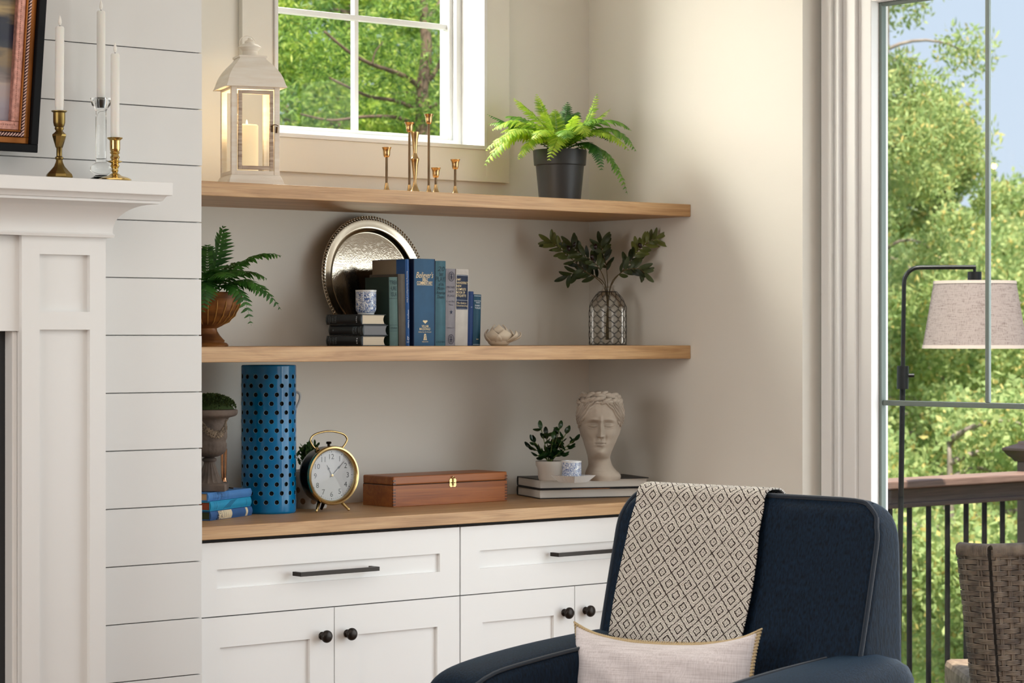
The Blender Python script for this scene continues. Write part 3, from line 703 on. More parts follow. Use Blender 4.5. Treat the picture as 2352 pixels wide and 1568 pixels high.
FR = [((1113, 384, -.05), (1180, 255, -.03), 52, 'fern_bright'), ((1116, 352, -.09), (1195, 262, -.06), 46, 'fern_bright'), ((1122, 283, .03), (1205, 262, .0), 40, 'fern_mid'),
      ((1130, 300, -.02), (1200, 240, -.02), 48, 'fern_bright'), ((1180, 224, .02), (1245, 268, .0), 40, 'fern_bright'), ((1233, 212, .05), (1262, 290, .03), 34, 'fern_bright'),
      ((1160, 318, -.12), (1215, 272, -.08), 48, 'fern_bright'), ((1305, 228, .08), (1292, 300, .06), 34, 'fern_dark'), ((1330, 250, .10), (1300, 270, .06), 38, 'fern_dark'),
      ((1372, 213, .02), (1352, 300, .0), 26, 'fern_bright'), ((1404, 246, .05), (1345, 290, .04), 26, 'fern_bright'), ((1450, 300, .0), (1390, 235, -.02), 44, 'fern_mid'),
      ((1460, 350, -.04), (1400, 240, -.03), 44, 'fern_mid'), ((1442, 352, -.10), (1370, 262, -.08), 42, 'fern_bright'), ((1441, 446, .0), (1400, 290, .0), 36, 'fern_mid'),
      ((1258, 378, -.15), (1300, 262, -.11), 40, 'fern_bright'), ((1222, 330, -.14), (1262, 270, -.1), 44, 'fern_bright'), ((1345, 322, -.14), (1320, 255, -.10), 44, 'fern_bright'),
      ((1250, 262, -.06), (1270, 292, -.03), 38, 'fern_bright'), ((1320, 270, -.08), (1305, 295, -.05), 36, 'fern_bright'), ((1385, 280, -.06), (1340, 262, -.05), 42, 'fern_mid'),
      ((1160, 262, .08), (1220, 255, .05), 42, 'fern_mid'), ((1400, 318, .10), (1370, 262, .06), 42, 'fern_dark'), ((1200, 350, .06), (1222, 280, .05), 44, 'fern_mid'), ((1380, 395, -.06), (1375, 290, -.06), 36, 'fern_dark'),
      ((1300, 330, -.16), (1296, 272, -.12), 40, 'fern_mid'), ((1118, 262, .0), (1190, 290, .0), 26, 'fern_dark')]
FR += [((1150, 300, .06), (1210, 262, .03), 46, 'fern_bright'), ((1190, 372, -.10), (1232, 280, -.08), 42, 'fern_bright'), ((1275, 250, .02), (1280, 300, .0), 36, 'fern_bright'), ((1420, 330, -.06), (1365, 262, -.05), 44, 'fern_bright'), ((1345, 285, -.02), (1320, 275, -.02), 40, 'fern_bright'), ((1215, 285, -.05), (1245, 280, -.03), 44, 'fern_bright')]
for (tp, mid, wpx, m_) in FR:
    p0 = F1(1286 + random.uniform(-14, 14), 352, random.uniform(-.02, .02))
    frond('frond', pf, p0, F1(*mid), F1(*tp), wpx * sF * 1.2, random.randint(23, 28), m_, bare=0.08)

# urn of dark fern at the shiplap end of the lower shelf
mat('urn_brown', srgb(140, 88, 40), 0.42, 0.25, c2=srgb(86, 50, 22), vscale=10, bump=0.1, bscale=80, stretch=(1, 1, 5))
mat('urn_rib', srgb(176, 128, 66), 0.4, 0.3)
pU = yplace(476, -0.285, Z2T); sU = mpp(pU)
fu = thing('potted_fern', 'dark green fern in a ribbed brown footed urn beside the shiplap wall', 'potted plant', pU, CF)
uz = lambda py: CAM.z + (YH - py) * sU - Z2T
ur = lambda px: (px - 476) * sU
prof = [(0, 0), (ur(524), 0), (ur(524.5), 0.004), (ur(521), 0.009), (ur(515), 0.011), (ur(516), 0.016), (ur(512), 0.020), (ur(505), uz(770)), (ur(499), uz(760)), (ur(498), uz(754)), (ur(510), uz(748)), (ur(526), uz(738)), (ur(541), uz(722)), (ur(551), uz(700)), (ur(556), uz(680)), (ur(558.5), uz(673)), (ur(557), uz(671)), (ur(552), uz(672)), (ur(545), uz(690)), (0, uz(690))]
ub = ob('urn', MB().lathe(prof, 48), 'urn_brown', fu)
b = MB()
for k in range(22):
    a0 = 2 * math.pi * k / 22
    pts = []
    for i in range(9):
        t = i / 8; py = 690 + (746 - 690) * t; rr = lerp_table([(680, ur(556.5)), (700, ur(551.5)), (722, ur(541.5)), (738, ur(526.5)), (748, ur(510.5))], py)
        pts.append((rr * math.cos(a0), rr * math.sin(a0), uz(py)))
    b.tube(pts, [0.0005] + [0.0016] * 7 + [0.0005], 6)
ob('rib', b, 'urn_rib', ub)
def F2(px, py, d): return fpx(px, py, d, sU, 476, Z2T)
FU = [((513, 518, .0), (494, 600, .0), 62, 'fern_dark'), ((648, 588, -.02), (560, 560, -.02), 46, 'fern_dark'), ((650, 712, -.05), (570, 590, -.05), 48, 'fern_dark'), ((586, 748, -.10), (560, 600, -.08), 40, 'fern_dark'),
      ((470, 560, .06), (470, 610, .04), 50, 'fern_dark'), ((560, 600, .08), (520, 590, .05), 50, 'fern_dark'), ((610, 640, .04), (550, 590, .02), 46, 'fern_dark'), ((540, 640, -.14), (510, 600, -.1), 50, 'fern_dark'),
      ((478, 720, -.12), (490, 600, -.1), 44, 'fern_dark'), ((430, 600, .0), (450, 580, .0), 50, 'fern_dark'), ((600, 680, .0), (550, 610, .0), 44, 'fern_dark'), ((500, 620, -.1), (490, 620, -.06), 44, 'fern_dark'), ((400, 680, -.04), (430, 580, -.04), 48, 'fern_dark'), ((570, 630, -.08), (530, 600, -.06), 44, 'fern_dark')]
for (tp, mid, wpx, m_) in FU:
    frond('frond', fu, F2(478 + random.uniform(-14, 14), 686, random.uniform(-.02, .02)), F2(*mid), F2(*tp), wpx * sU * 1.2, random.randint(14, 17), m_, bare=0.16)

# ------------------------------------------------------------------ silver tray leaning on the wall
def tray_mat():
    m, t, b = base('engraved_silver'); b.inputs['Metallic'].default_value = 1.0; b.inputs['Roughness'].default_value = 0.18
    b.inputs['Base Color'].default_value = (*srgb(206, 196, 176), 1)
    tc = t.nodes.new('ShaderNodeTexCoord'); n = t.nodes.new('ShaderNodeTexNoise'); n.inputs['Scale'].default_value = 44; n.inputs['Detail'].default_value = 1.2
    t.links.new(tc.outputs['Object'], n.inputs['Vector'])
    wv = t.nodes.new('ShaderNodeMath'); wv.operation = 'MULTIPLY'; wv.inputs[1].default_value = 60; t.links.new(n.outputs['Fac'], wv.inputs[0])
    sn = t.nodes.new('ShaderNodeMath'); sn.operation = 'SINE'; t.links.new(wv.outputs[0], sn.inputs[0])
    bp = t.nodes.new('ShaderNodeBump'); bp.inputs['Strength'].default_value = 0.12; bp.inputs['Distance'].default_value = 0.0003; t.links.new(sn.outputs[0], bp.inputs['Height']); t.links.new(bp.outputs[0], b.inputs['Normal'])
tray_mat()
RT = 0.1865
pt = yplace(857.5, -0.06, Z2T)
tr_ = thing('serving_tray', 'large round engraved silver tray with rope rim leaning on the wall', 'tray', (pt.x, -0.078, Z2T + 0.001), 0)
tr_.rotation_euler = (R(-8.5), 0, 0)
def up_lathe(prof, n=96):       # lathe whose axis points to the room, standing on its rim
    b = MB().lathe(prof, n); b.xform(Matrix.Translation((0, 0, RT)) @ Matrix.Rotation(R(90), 4, 'X')); return b
b = up_lathe([(0, 0.002), (0.140, 0.002), (0.143, 0.0032), (0.148, 0.0115), (0.151, 0.0142), (0.155, 0.0150), (0.166, 0.0150), (0.172, 0.0165), (0.176, 0.0165), (0.176, 0.0145), (0.152, 0.0120), (0.143, 0.0), (0, 0.0)])
ob('rim', b, 'silver', tr_, 50)
ob('well', up_lathe([(0.1395, 0.0018), (0.1395, 0.0024), (0, 0.0024)]), 'engraved_silver', tr_, 30)
b = MB()
for k in range(118):
    a0 = 2 * math.pi * k / 118; a1 = a0 + 0.035
    p0 = (0.1755 * math.cos(a0), -0.0165, RT + 0.1755 * math.sin(a0)); p1 = (RT * 0.9935 * math.cos(a1), -0.0165, RT + RT * 0.9935 * math.sin(a1)); pm = tuple((x + y) / 2 - (0, 0.0016, 0)[i] for i, (x, y) in enumerate(zip(p0, p1)))
    b.tube([p0, pm, p1], [0.0020, 0.0028, 0.0020], 6)
pts = [(RT * 0.992 * math.cos(a_), -0.0160, RT + RT * 0.992 * math.sin(a_)) for a_ in [2 * math.pi * i / 96 for i in range(96)]]
b.tube(pts, 0.0014, 5, closed=True)
ro = ob('rope_edge', b, 'silver', tr_, 180); ro['kind'] = 'stuff'
# ------------------------------------------------------------------ books
def bookmat(name, rgb, rough=0.6, var=0.12, vs=25): return mat(name, srgb(*rgb), rough, var=var, vscale=vs, bump=0.08, bscale=700)
mat('print_gold', srgb(236, 214, 168), 0.45); mat('print_navy', srgb(28, 38, 66), 0.6); mat('print_dark', srgb(26, 52, 62), 0.6); mat('print_grey', srgb(66, 70, 88), 0.6)
mat('print_white', srgb(216, 222, 230), 0.55); mat('print_dim', srgb(120, 132, 140), 0.6); mat('print_blue_dim', srgb(44, 70, 120), 0.6); mat('print_ink', srgb(24, 58, 104), 0.6)
def book(name, label, T, D, H, cover, pages='page', loc=(0, 0, 0), rot=(0, 0, 0), M=None, group=None, board=0.0028, over=0.004, spine=None, roundness=0.004, side=None):
    """upright frame: x thickness, y from spine inwards, z height"""
    r = thing(name, label, 'book', loc, 0, group)
    r.rotation_euler = rot
    if M is not None: r.matrix_world = M
    b = MB().box(0, 0.004, 0, board, D, H).box(T - board, 0.004, 0, T, D, H)
    n = 8; out = []; inn_ = []
    for i in range(n + 1):
        t = i / n; x = T * t; y = 0.005 - roundness * math.sin(math.pi * t) - (0.0 if 0 < i < n else 0.0)
        out.append((x, y)); 
    poly = out + [(T - 0.001, 0.0065), (0.001, 0.0065)]
    c = ob('cover', b, cover, r, 0, 0.0006)
    ob('spine', MB().prism(poly, lambda x, y, t: (x, y, t), 0, H), spine or cover, r, 35)
    # text block with a hollow fore edge
    e = over; x0, x1 = board, T - board; y1 = D - e; m_ = 8
    poly = [(x0, 0.007), (x1, 0.007)] + [(x1 - (x1 - x0) * i / m_, y1 - 0.0045 * math.sin(math.pi * i / m_)) for i in range(m_ + 1)]
    ob('page_block', MB().prism(poly, lambda x, y, t: (x, y, t), e * 0.8, H - e), pages, r, 35)
    if side: side(r, T, D, H)
    r['spine_r'] = 0.0
    del r['spine_r']
    return r
def sp_y(T, x, rnd): return 0.005 - rnd * math.sin(math.pi * x / T) - 0.0002
YB = -0.27
BG = 'hardback books standing in a row on the lower shelf'
def upright(label, px0, px1, ytop, cover, D, lean=0.0, Yo=0.0, **k):
    a_ = yplace(px0, YB + Yo, Z2T); b_ = yplace(px1, YB + Yo, Z2T); s_ = mpp(a_)
    T = (b_ - a_).length; H = CAM.z + (YH - ytop) * s_ - Z2T; H = H / math.cos(lean)
    dz = T * math.sin(max(lean, 0)) if lean > 0 else 0.0
    r = book('hardback_book', label, T, D, H, cover, loc=(a_.x, YB + Yo, Z2T + dz), rot=(0, lean, 0), group=BG, **k)
    if lean < 0: r.location.z = Z2T
    return r, T, H
RX, UZ = (1, 0, 0), (0, 0, 1)
def spine_text(r, T, z, w, h, text, m, name='lettering', **k):
    rnd = 0.004; y = sp_y(T, T / 2, rnd)
    return lettering(name, text, m, r, (T / 2, y, z), RX, UZ, w, h, wrap=T, **k)
def band(r, T, z0, z1, m, x0=0.02, x1=0.98, rnd=0.004, name='band', d=0.0003):
    pts = [(T * (x0 + (x1 - x0) * i / 10)) for i in range(11)]
    b = MB(); vs = []
    for x in pts: vs += [(x, sp_y(T, x, rnd) - d, z0), (x, sp_y(T, x, rnd) - d, z1)]
    b.add(vs, [(2 * i, 2 * i + 2, 2 * i + 3, 2 * i + 1) for i in range(10)]); return ob(name, b, m, r, 60)

def scribble(r, T, cols, m, seed=1, rnd=0.004):
    """worn print too small to read: columns of tiny strokes across the spine; cols = (z centre, height of a stroke, x0, x1)"""
    q = random.Random(seed); b = MB()
    for (zc, hh, xa, xb) in cols:
        x = xa * T
        while x < xb * T:
            w_ = q.uniform(0.0007, 0.0016); z_ = zc + q.uniform(-.12, .12) * hh; h2 = hh * q.uniform(0.55, 1.0) / 2; sl_ = q.uniform(-.4, .4) * hh; y = sp_y(T, min(max(x, 0), T), rnd) - 0.0004; t_ = 0.00022 + hh * 0.03
            b.add([(x, y, z_ - h2), (x + t_, y, z_ - h2), (x + t_ + sl_ * 0.3, y, z_ + h2), (x + sl_ * 0.3, y, z_ + h2)], [(0, 1, 2, 3)])
            if q.random() < 0.6: b.add([(x, y, z_ + h2 * 0.1), (x + w_, y, z_ + h2 * 0.2), (x + w_, y, z_ + h2 * 0.2 + t_), (x, y, z_ + h2 * 0.1 + t_)], [(0, 1, 2, 3)])
            x += w_ + t_
    return ob('worn_print', b, m, r, 0)
bookmat('cloth_green', (24, 46, 36)); bookmat('cloth_sage', (84, 112, 108), var=0.2); bookmat('cloth_brown', (92, 84, 74), var=0.3, vs=14)
bookmat('paper_blue', (22, 82, 146), 0.35); bookmat('paper_beige', (150, 134, 112), 0.5, 0.03); bookmat('cloth_steel', (40, 86, 122)); bookmat('cloth_navy', (14, 34, 66))
bookmat('cloth_teal', (62, 106, 120), var=0.18); bookmat('cloth_mauve', (140, 136, 142)); bookmat('cloth_pale', (200, 194, 186)); bookmat('cloth_royal', (22, 56, 110)); bookmat('cloth_petrol', (18, 70, 92)); bookmat('cloth_black_blue', (10, 20, 28), 0.35)

r, T, H = upright('sage green hardback with worn dark cover lettering, leftmost of the row', 896.5, 917.5, 636, 'cloth_green', 0.112, R(-1.0), spine='cloth_sage')
spine_text(r, T, H * 0.835, T * 0.80, H * 0.23, 'TREA\n·URE\nISLA', 'print_dark', line=1.0); band(r, T, H * 0.685, H * 0.690, 'print_dark'); band(r, T, H * 0.30, H * 0.304, 'print_dark'); band(r, T, H * 0.215, H * 0.219, 'print_dark'); spine_text(r, T, H * 0.258, T * 0.7, H * 0.028, 'STEVENSON', 'print_dark')
r, T, H = upright('thin faded grey-brown hardback with frayed spine next to the sage green one', 918.5, 934, 629, 'cloth_brown', 0.135, R(-1.0))
def jacket(r, T, D, H):
    ob('cover_print', MB().box(-0.0006, 0.045, H * 0.002, -0.0001, D, H * 0.998), 'paper_beige', r, 0)
r, T, H = upright('slim bright blue paper-jacketed book with white title and beige cover', 934.5, 943, 595, 'paper_blue', 0.155, R(-0.6), side=jacket)
lettering('lettering', 'SABBATH', 'print_blue_dim', r, (T * 0.68, sp_y(T, T * 0.68, .004), H * 0.66), (0, 0, -1), (1, 0, 0), H * 0.26, T * 0.36, space=1.3, wrap=T)
lettering('lettering', 'Restoring the Sacred Rhythm of Rest', 'print_white', r, (T * 0.28, sp_y(T, T * 0.28, .004), H * 0.68), (0, 0, -1), (1, 0, 0), H * 0.36, T * 0.30, wrap=T)
lettering('lettering', 'Wayne Muller', 'print_white', r, (T * 0.50, sp_y(T, T * 0.5, .004), H * 0.31), (0, 0, -1), (1, 0, 0), H * 0.22, T * 0.5, wrap=T)
spine_text(r, T, H * 0.09, T * 0.5, H * 0.045, 'b', 'print_white'); spine_text(r, T, H * 0.045, T * 0.7, H * 0.015, 'BANTAM', 'print_white')
r, T, H = upright('thick steel blue commentary with gold lettering, largest book of the row', 952, 1001.5, 593.5, 'cloth_navy', 0.170, 0.0, spine='cloth_steel')
spine_text(r, T, H * 0.815, T * 0.80, H * 0.070, "Believer's", 'print_gold', shear=0.35)
spine_text(r, T, H * 0.742, T * 0.72, H * 0.075, 'BIBLE\nCOMMENTARY', 'print_gold', offset=0.012, line=0.75); band(r, T, H * 0.6975, H * 0.7015, 'print_gold', 0.14, 0.86)
hb = MB().prism([(-1, 0.35), (-0.55, 0.9), (-0.25, 0.45), (0, 0.9), (0.25, 0.45), (0.55, 0.9), (1, 0.35), (0, -1)][::-1], lambda x, y, t: (T / 2 + x * T * 0.12, sp_y(T, T / 2, .004) - 0.0002 - t, H * 0.277 + y * H * 0.022), 0, 0.0003)
ob('emblem', hb, 'print_gold', r, 0)
spine_text(r, T, H * 0.21, T * 0.5, H * 0.060, 'WILLIAM\nMACDONALD', 'print_gold', offset=0.008, line=0.8); spine_text(r, T, H * 0.158, T * 0.58, H * 0.018, 'Edited by Art Farstad', 'print_gold')
hb = MB().prism([(-0.5, 1), (-0.1, 1.25), (0.4, 1), (0.6, 0.2), (0.7, -0.6), (1, -1), (-1, -1), (-0.7, -0.5), (-0.6, 0.3)][::-1], lambda x, y, t: (T / 2 + x * T * 0.09, sp_y(T, T / 2, .004) - 0.0002 - t, H * 0.100 + y * H * 0.033), 0, 0.0003)
em = ob('emblem', hb, 'print_gold', r, 0)
spine_text(r, T, H * 0.100, T * 0.06, H * 0.045, 'S', 'cloth_steel', depth=0.0009); spine_text(r, T, H * 0.048, T * 0.28, H * 0.014, 'NELSON', 'print_gold')
r, T, H = upright('dusty teal cloth hardback with dark script title beside the commentary', 1001.8, 1025, 598.5, 'cloth_teal', 0.155, R(0.3))
spine_text(r, T, H * 0.905, T * 0.74, H * 0.055, '20', 'print_dark', shear=0.25); spine_text(r, T, H * 0.845, T * 0.4, H * 0.05, 'best', 'print_dark', shear=0.4); spine_text(r, T, H * 0.785, T * 0.96, H * 0.055, 'PLAYS', 'print_dark')
for q, (tx, ww) in enumerate((('of the', .5), ('Modern', .7), ('American', .92), ('Theatre', .72))): spine_text(r, T, H * (0.725 - 0.05 * q), T * ww, H * 0.04, tx, 'print_dark', shear=0.45)
spine_text(r, T, H * 0.045, T * 0.82, H * 0.020, 'CROWN', 'print_dark', space=1.4)
r, T, H = upright('mauve grey hardback with round emblems and a star on its spine', 1025.2, 1047, 617, 'cloth_mauve', 0.145, R(0.5))
def roundel(z):
    n = 28; rr = T * 0.30; b = MB()
    pts = [(T / 2 + rr * math.cos(2 * math.pi * i / n), sp_y(T, T / 2, .004) - 0.0006, z + rr * 1.25 * math.sin(2 * math.pi * i / n)) for i in range(n)]
    b.tube(pts, 0.0006, 4, closed=True)
    b.tube([(T / 2 + (p_[0] - T / 2) * .68, p_[1], z + (p_[2] - z) * .68) for p_ in pts], 0.0004, 4, closed=True)
    b.tube([(T / 2, sp_y(T, T / 2, .004) - 0.0006, z - rr * 0.7), (T / 2, sp_y(T, T / 2, .004) - 0.0006, z + rr * 0.7)], 0.0012, 4); b.tube([(T * .38, sp_y(T, T / 2, .004) - 0.0006, z - rr * 0.1), (T * .62, sp_y(T, T / 2, .004) - 0.0006, z - rr * 0.1)], 0.0008, 4)
    ob('emblem', b, 'print_navy', r, 0)
roundel(H * 0.90); roundel(H * 0.085)
spine_text(r, T, H * 0.705, T * 0.85, H * 0.14, 'PROUD\nNEW\nFLAGS', 'print_grey', line=1.35); spine_text(r, T, H * 0.555, T * 0.85, H * 0.065, 'F. van Wyck\nMason', 'print_grey', line=1.3)
star = [(math.sin(math.pi * i / 5) * (1 if i % 2 == 0 else 0.42), math.cos(math.pi * i / 5) * (1 if i % 2 == 0 else 0.42)) for i in range(10)]
ob('emblem', MB().prism(star, lambda x, y, t: (T / 2 + x * T * 0.17, sp_y(T, T / 2, .004) - 0.0002 - t, H * 0.437 + y * T * 0.2), 0, 0.0004), 'print_navy', r, 0)
spine_text(r, T, H * 0.232, T * 0.75, H * 0.013, 'LIPPINCOTT', 'print_grey')
r, T, H = upright('pale grey etiquette hardback with a navy title panel on the spine', 1047.2, 1076, 618, 'cloth_pale', 0.150, R(1.1))
band(r, T, H * 0.47, H * 0.925, 'cloth_navy', 0.0, 1.0, name='title_panel', d=0.0002); band(r, T, H * 0.915, H * 0.918, 'print_white', d=0.0005); band(r, T, H * 0.592, H * 0.595, 'print_white', d=0.0005); band(r, T, H * 0.476, H * 0.479, 'print_white', d=0.0005)
spine_text(r, T, H * 0.755, T * 0.92, H * 0.245, "AMY\nVANDERBILT'S\nNEW\nCOMPLETE\nBOOK OF\nETIQUETTE", 'print_gold', align='L', depth=0.0008, offset=0.006); spine_text(r, T, H * 0.537, T * 0.85, H * 0.065, 'The Guide to\nGracious Living', 'print_gold', align='L', depth=0.0008, shear=0.3)
r, T, H = upright('narrow royal blue hardback, shorter than its pale grey neighbour', 1076.4, 1087.6, 669, 'cloth_royal', 0.105, R(1.4))
scribble(r, T, [(H * (0.70 + 0.035 * k), 0.003, .3, .7) for k in range(7)], 'print_blue_dim', 3); spine_text(r, T, H * 0.71, T * 0.3, H * 0.02, '*', 'print_white'); band(r, T, H * 0.965, H * 0.972, 'print_blue_dim'); band(r, T, H * 0.045, H * 0.052, 'print_blue_dim')
r, T, H = upright('petrol blue fairy tale hardback, last of the row beside the lotus', 1088, 1105, 676, 'cloth_petrol', 0.098, R(1.6), pages='page_white')
band(r, T, H * 0.965, H * 0.972, 'print_white'); band(r, T, H * 0.018, H * 0.025, 'print_white'); spine_text(r, T, H * 0.855, T * 0.86, H * 0.06, 'HANS CHRISTIAN\nANDERSEN', 'print_white'); spine_text(r, T, H * 0.758, T * 0.74, H * 0.08, 'FAIRY\nTALES', 'print_white', offset=0.006)
spine_text(r, T, H * 0.125, T * 0.26, H * 0.018, '••', 'print_gold')

# stack of three small fairy-tale volumes and the cup on it
pS = yplace(830, YB - 0.01, Z2T); SG = 'small dark volumes lying in a stack'
th = [0.0285, 0.0300, 0.0290]; zz_ = 0.0; labs = ['small dark blue volume at the bottom of the three book stack', 'small dark blue volume with grey page edges in the middle of the stack', 'small dark blue volume on top of the stack, under the blue and white cup']
for i in range(3):
    ang = R(5.5) + R((1.2, -1.0, 0.8)[i]); off = (0.0, 0.004, -0.002)[i]
    ux, uy = Vector((math.cos(ang), math.sin(ang), 0)), Vector((-math.sin(ang), math.cos(ang), 0))
    o_ = pS + ux * off + Vector((0, 0, zz_ + 0.0003))
    M = Matrix(((0, ux.x, uy.x, o_.x), (0, ux.y, uy.y, o_.y), (1, 0, 0, o_.z), (0, 0, 0, 1)))
    r = book('small_book', labs[i], th[i] - 0.0006, 0.095, 0.143, 'cloth_black_blue', 'page_grey' if i == 1 else 'page', M=M, group=SG, board=0.0022, over=0.003)
    T, H = th[i] - 0.0006, 0.143; y = sp_y(T, T / 2, .004)
    rt, u_ = (1, 0, 0), (0, 0, 1)
    if i == 1:
        lettering('lettering', 'FAIRY\nTALES', 'print_dim', r, (T / 2, y, H * 0.24), (-1, 0, 0), (0, 0, -1), T * 0.7, H * 0.12, depth=0.0004, wrap=T); lettering('lettering', 'HANS CHRISTIAN\nANDERSEN', 'print_dim', r, (T / 2, y, H * 0.09), (-1, 0, 0), (0, 0, -1), T * 0.85, H * 0.08, depth=0.0004, wrap=T)
        lettering('lettering', '•', 'print_dim', r, (T / 2, y, H * 0.86), RX, UZ, T * 0.14, None, depth=0.0004, wrap=T)
    else:
        lettering('lettering', 'FAIRY\nTALES', 'print_dim', r, (T / 2, y, H * 0.76), RX, UZ, T * 0.7, H * 0.12, depth=0.0004, wrap=T); lettering('lettering', 'HANS CHRISTIAN\nANDERSEN', 'print_dim', r, (T / 2, y, H * 0.89), RX, UZ, T * 0.85, H * 0.08, depth=0.0004, wrap=T)
        lettering('lettering', '••••' if i == 2 else '•••', 'print_white', r, (T / 2, y, H * 0.13), RX, UZ, T * 0.6, None, depth=0.0004, wrap=T)
    band(r, T, H * 0.015, H * 0.022, 'print_dim'); band(r, T, H * 0.975, H * 0.982, 'print_dim')
    zz_ += th[i]
def delft(name, scale):
    m, t, b = base(name); b.inputs['Roughness'].default_value = 0.12; b.inputs['Coat Weight'].default_value = 0.4
    tc = t.nodes.new('ShaderNodeTexCoord'); n = t.nodes.new('ShaderNodeTexNoise'); n.inputs['Scale'].default_value = scale; n.inputs['Detail'].default_value = 2; n.inputs['Distortion'].default_value = 2.2
    t.links.new(tc.outputs['Object'], n.inputs['Vector']); r = t.nodes.new('ShaderNodeValToRGB'); cr = r.color_ramp
    wht, blu = (*srgb(222, 226, 230), 1), (*srgb(50, 84, 146), 1)
    cr.elements[0].position = 0.40; cr.elements[0].color = wht; cr.elements[1].position = 0.70; cr.elements[1].color = wht
    for p_, c_ in ((0.43, blu), (0.475, (*srgb(96, 128, 180), 1)), (0.49, wht), (0.53, wht), (0.55, blu), (0.60, blu), (0.62, wht)): e = cr.elements.new(p_); e.color = c_
    t.links.new(n.outputs['Fac'], r.inputs[0]); t.links.new(r.outputs[0], b.inputs['Base Color'])
delft('delft_scroll', 42); delft('delft_leaf', 75); mat('porcelain', srgb(220, 222, 222), 0.12, coat=0.4)
def cup(label, p, r_, h, m):
    c = thing('porcelain_cup', label, 'cup', p)
    ob('body', MB().lathe([(r_ * 0.80, 0.004), (r_ * 0.93, 0.009), (r_ * 0.97, 0.014), (r_ * 0.98, h - 0.005)], 40, cap=False), m, c, 60)
    ob('rim', MB().lathe([(r_ * 0.98, h - 0.005), (r_, h - 0.002), (r_, h), (r_ * 0.94, h), (r_ * 0.91, h - 0.006), (r_ * 0.88, 0.010), (0, 0.007), ], 40, cap=False), 'porcelain', c, 60)
    ob('foot_ring', MB().lathe([(0, 0.0), (r_ * 0.78, 0.0), (r_ * 0.80, 0.004), (0, 0.005)], 40), 'porcelain', c, 60)
    return c
pc_ = yplace(840.5, YB + 0.045, Z2T + zz_); cup('blue and white scroll patterned cup on the small book stack', pc_, 24.5 * mpp(pc_), CAM.z + (YH - 666) * mpp(pc_) - pc_.z, 'delft_scroll')

# lotus flower holder
mat('bisque', srgb(206, 190, 168), 0.65)
pl = yplace(1146, -0.30, Z2T); sl_ = mpp(pl)
lo_ = thing('lotus_holder', 'cream ceramic lotus flower tealight holder beside the row of books', 'candle holder', pl, CF)
ob('cup', MB().lathe([(0, 0), (0.022, 0), (0.030, 0.006), (0.034, 0.016), (0.031, 0.016), (0.026, 0.008), (0, 0.006)], 32), 'bisque', lo_)
def petal(az, lean0, L_, W_, r0, z0):
    b = MB(); a_ = R(az)
    def fn(u, v):
        wv = W_ * (math.sin(math.pi * min(v * 0.86 + 0.10, 1.0)) ** 0.75) * (1 - v ** 5) ; x = (u - 0.5) * 2 * wv
        cup_ = 0.35 * (x / W_) ** 2 * W_
        rad = r0 + L_ * (math.sin(R(lean0)) * v - 0.26 * v * v) + 0.03 * math.sin(math.pi * v * 0.9) * 0.6 - cup_; z = z0 + L_ * math.cos(R(lean0)) * v
        return (rad * math.cos(a_) - x * math.sin(a_), rad * math.sin(a_) + x * math.cos(a_), z)
    b.grid(fn, 10, 12)
    o = ob('petal', b, 'bisque', lo_, 180); md = o.modifiers.new('thick', 'SOLIDIFY'); md.thickness = 0.0035; md.offset = 0; return o
for k in range(6): petal(-90 + 28 + 60 * k, 30, 0.050, 0.028, 0.013, 0.003)
for k in range(4): petal(-90 + 90 * k, 16, 0.056, 0.027, 0.004, 0.006)
petal(2, 58, 0.062, 0.013, 0.018, 0.006); petal(-24, 50, 0.058, 0.015, 0.016, 0.005)

# ------------------------------------------------------------------ wire-wrapped bottle with olive branches
pane('bottle_glass', (0.955, 0.95, 0.93), refl=0.04, rough=0.02)
pv = yplace(1396, -0.215, Z2T); sv = mpp(pv); vz = lambda py: CAM.z + (YH - py) * sv - Z2T
vs_ = thing('glass_bottle', 'smoky glass bottle wrapped in black chicken wire on lower shelf', 'vase', pv, CF)
rb = 42.0 * sv
bprof = smooth_prof([(rb * 0.93, 0.001), (rb, 0.006), (rb, vz(712)), (rb * 0.97, vz(702)), (rb * 0.80, vz(686)), (rb * 0.56, vz(674)), (rb * 0.40, vz(668)), (rb * 0.36, vz(663)), (rb * 0.36, vz(660)), (rb * 0.43, vz(657.5)), (rb * 0.43, vz(655))], 3)
ob('bottle', MB().lathe([(0, 0.001)] + bprof + [(rb * 0.34, vz(655)), (rb * 0.30, vz(662))], 48), 'bottle_glass', vs_, 60)
def rad_at(z):
    for (r0, z0), (r1, z1) in zip(bprof[:-1], bprof[1:]):
        if z0 <= z <= z1 and z1 > z0: return r0 + (r1 - r0) * (z - z0) / (z1 - z0)
    return bprof[0][0]
b = MB(); NC = 13; rows = 10; zh_ = vz(670) - 0.002; dz_ = zh_ / rows
for j in range(rows):
    for i in range(NC):
        for sgn in (-1, 1):
            a0 = 0.17 + 2 * math.pi * (i + (0.5 if j % 2 else 0)) / NC; a1 = a0 + sgn * math.pi / NC
            pts = []
            for q in range(4):
                t = q / 3; tt = 0 if t < 0.01 else t
                tw = min(max((t - 0.0) / 0.62, 0), 1); a_ = a0 + (a1 - a0) * tw; z = 0.002 + dz_ * (j + t); rr = rad_at(min(z, zh_)) + 0.0015
                pts.append((rr * math.cos(a_), rr * math.sin(a_), z))
            b.tube(pts, 0.00072, 4, cap=False)
for z in (0.0025, vz(670)):
    rr = rad_at(z) + 0.0018; b.tube([(rr * math.cos(2 * math.pi * i / 40), rr * math.sin(2 * math.pi * i / 40), z) for i in range(40)], 0.0012, 5, closed=True)
wm = ob('wire_mesh', b, 'black_metal', vs_, 180); wm['kind'] = 'stuff'
leafmat('olive_leaf', srgb(72, 84, 42), srgb(26, 40, 22), 0.45, 0.2)
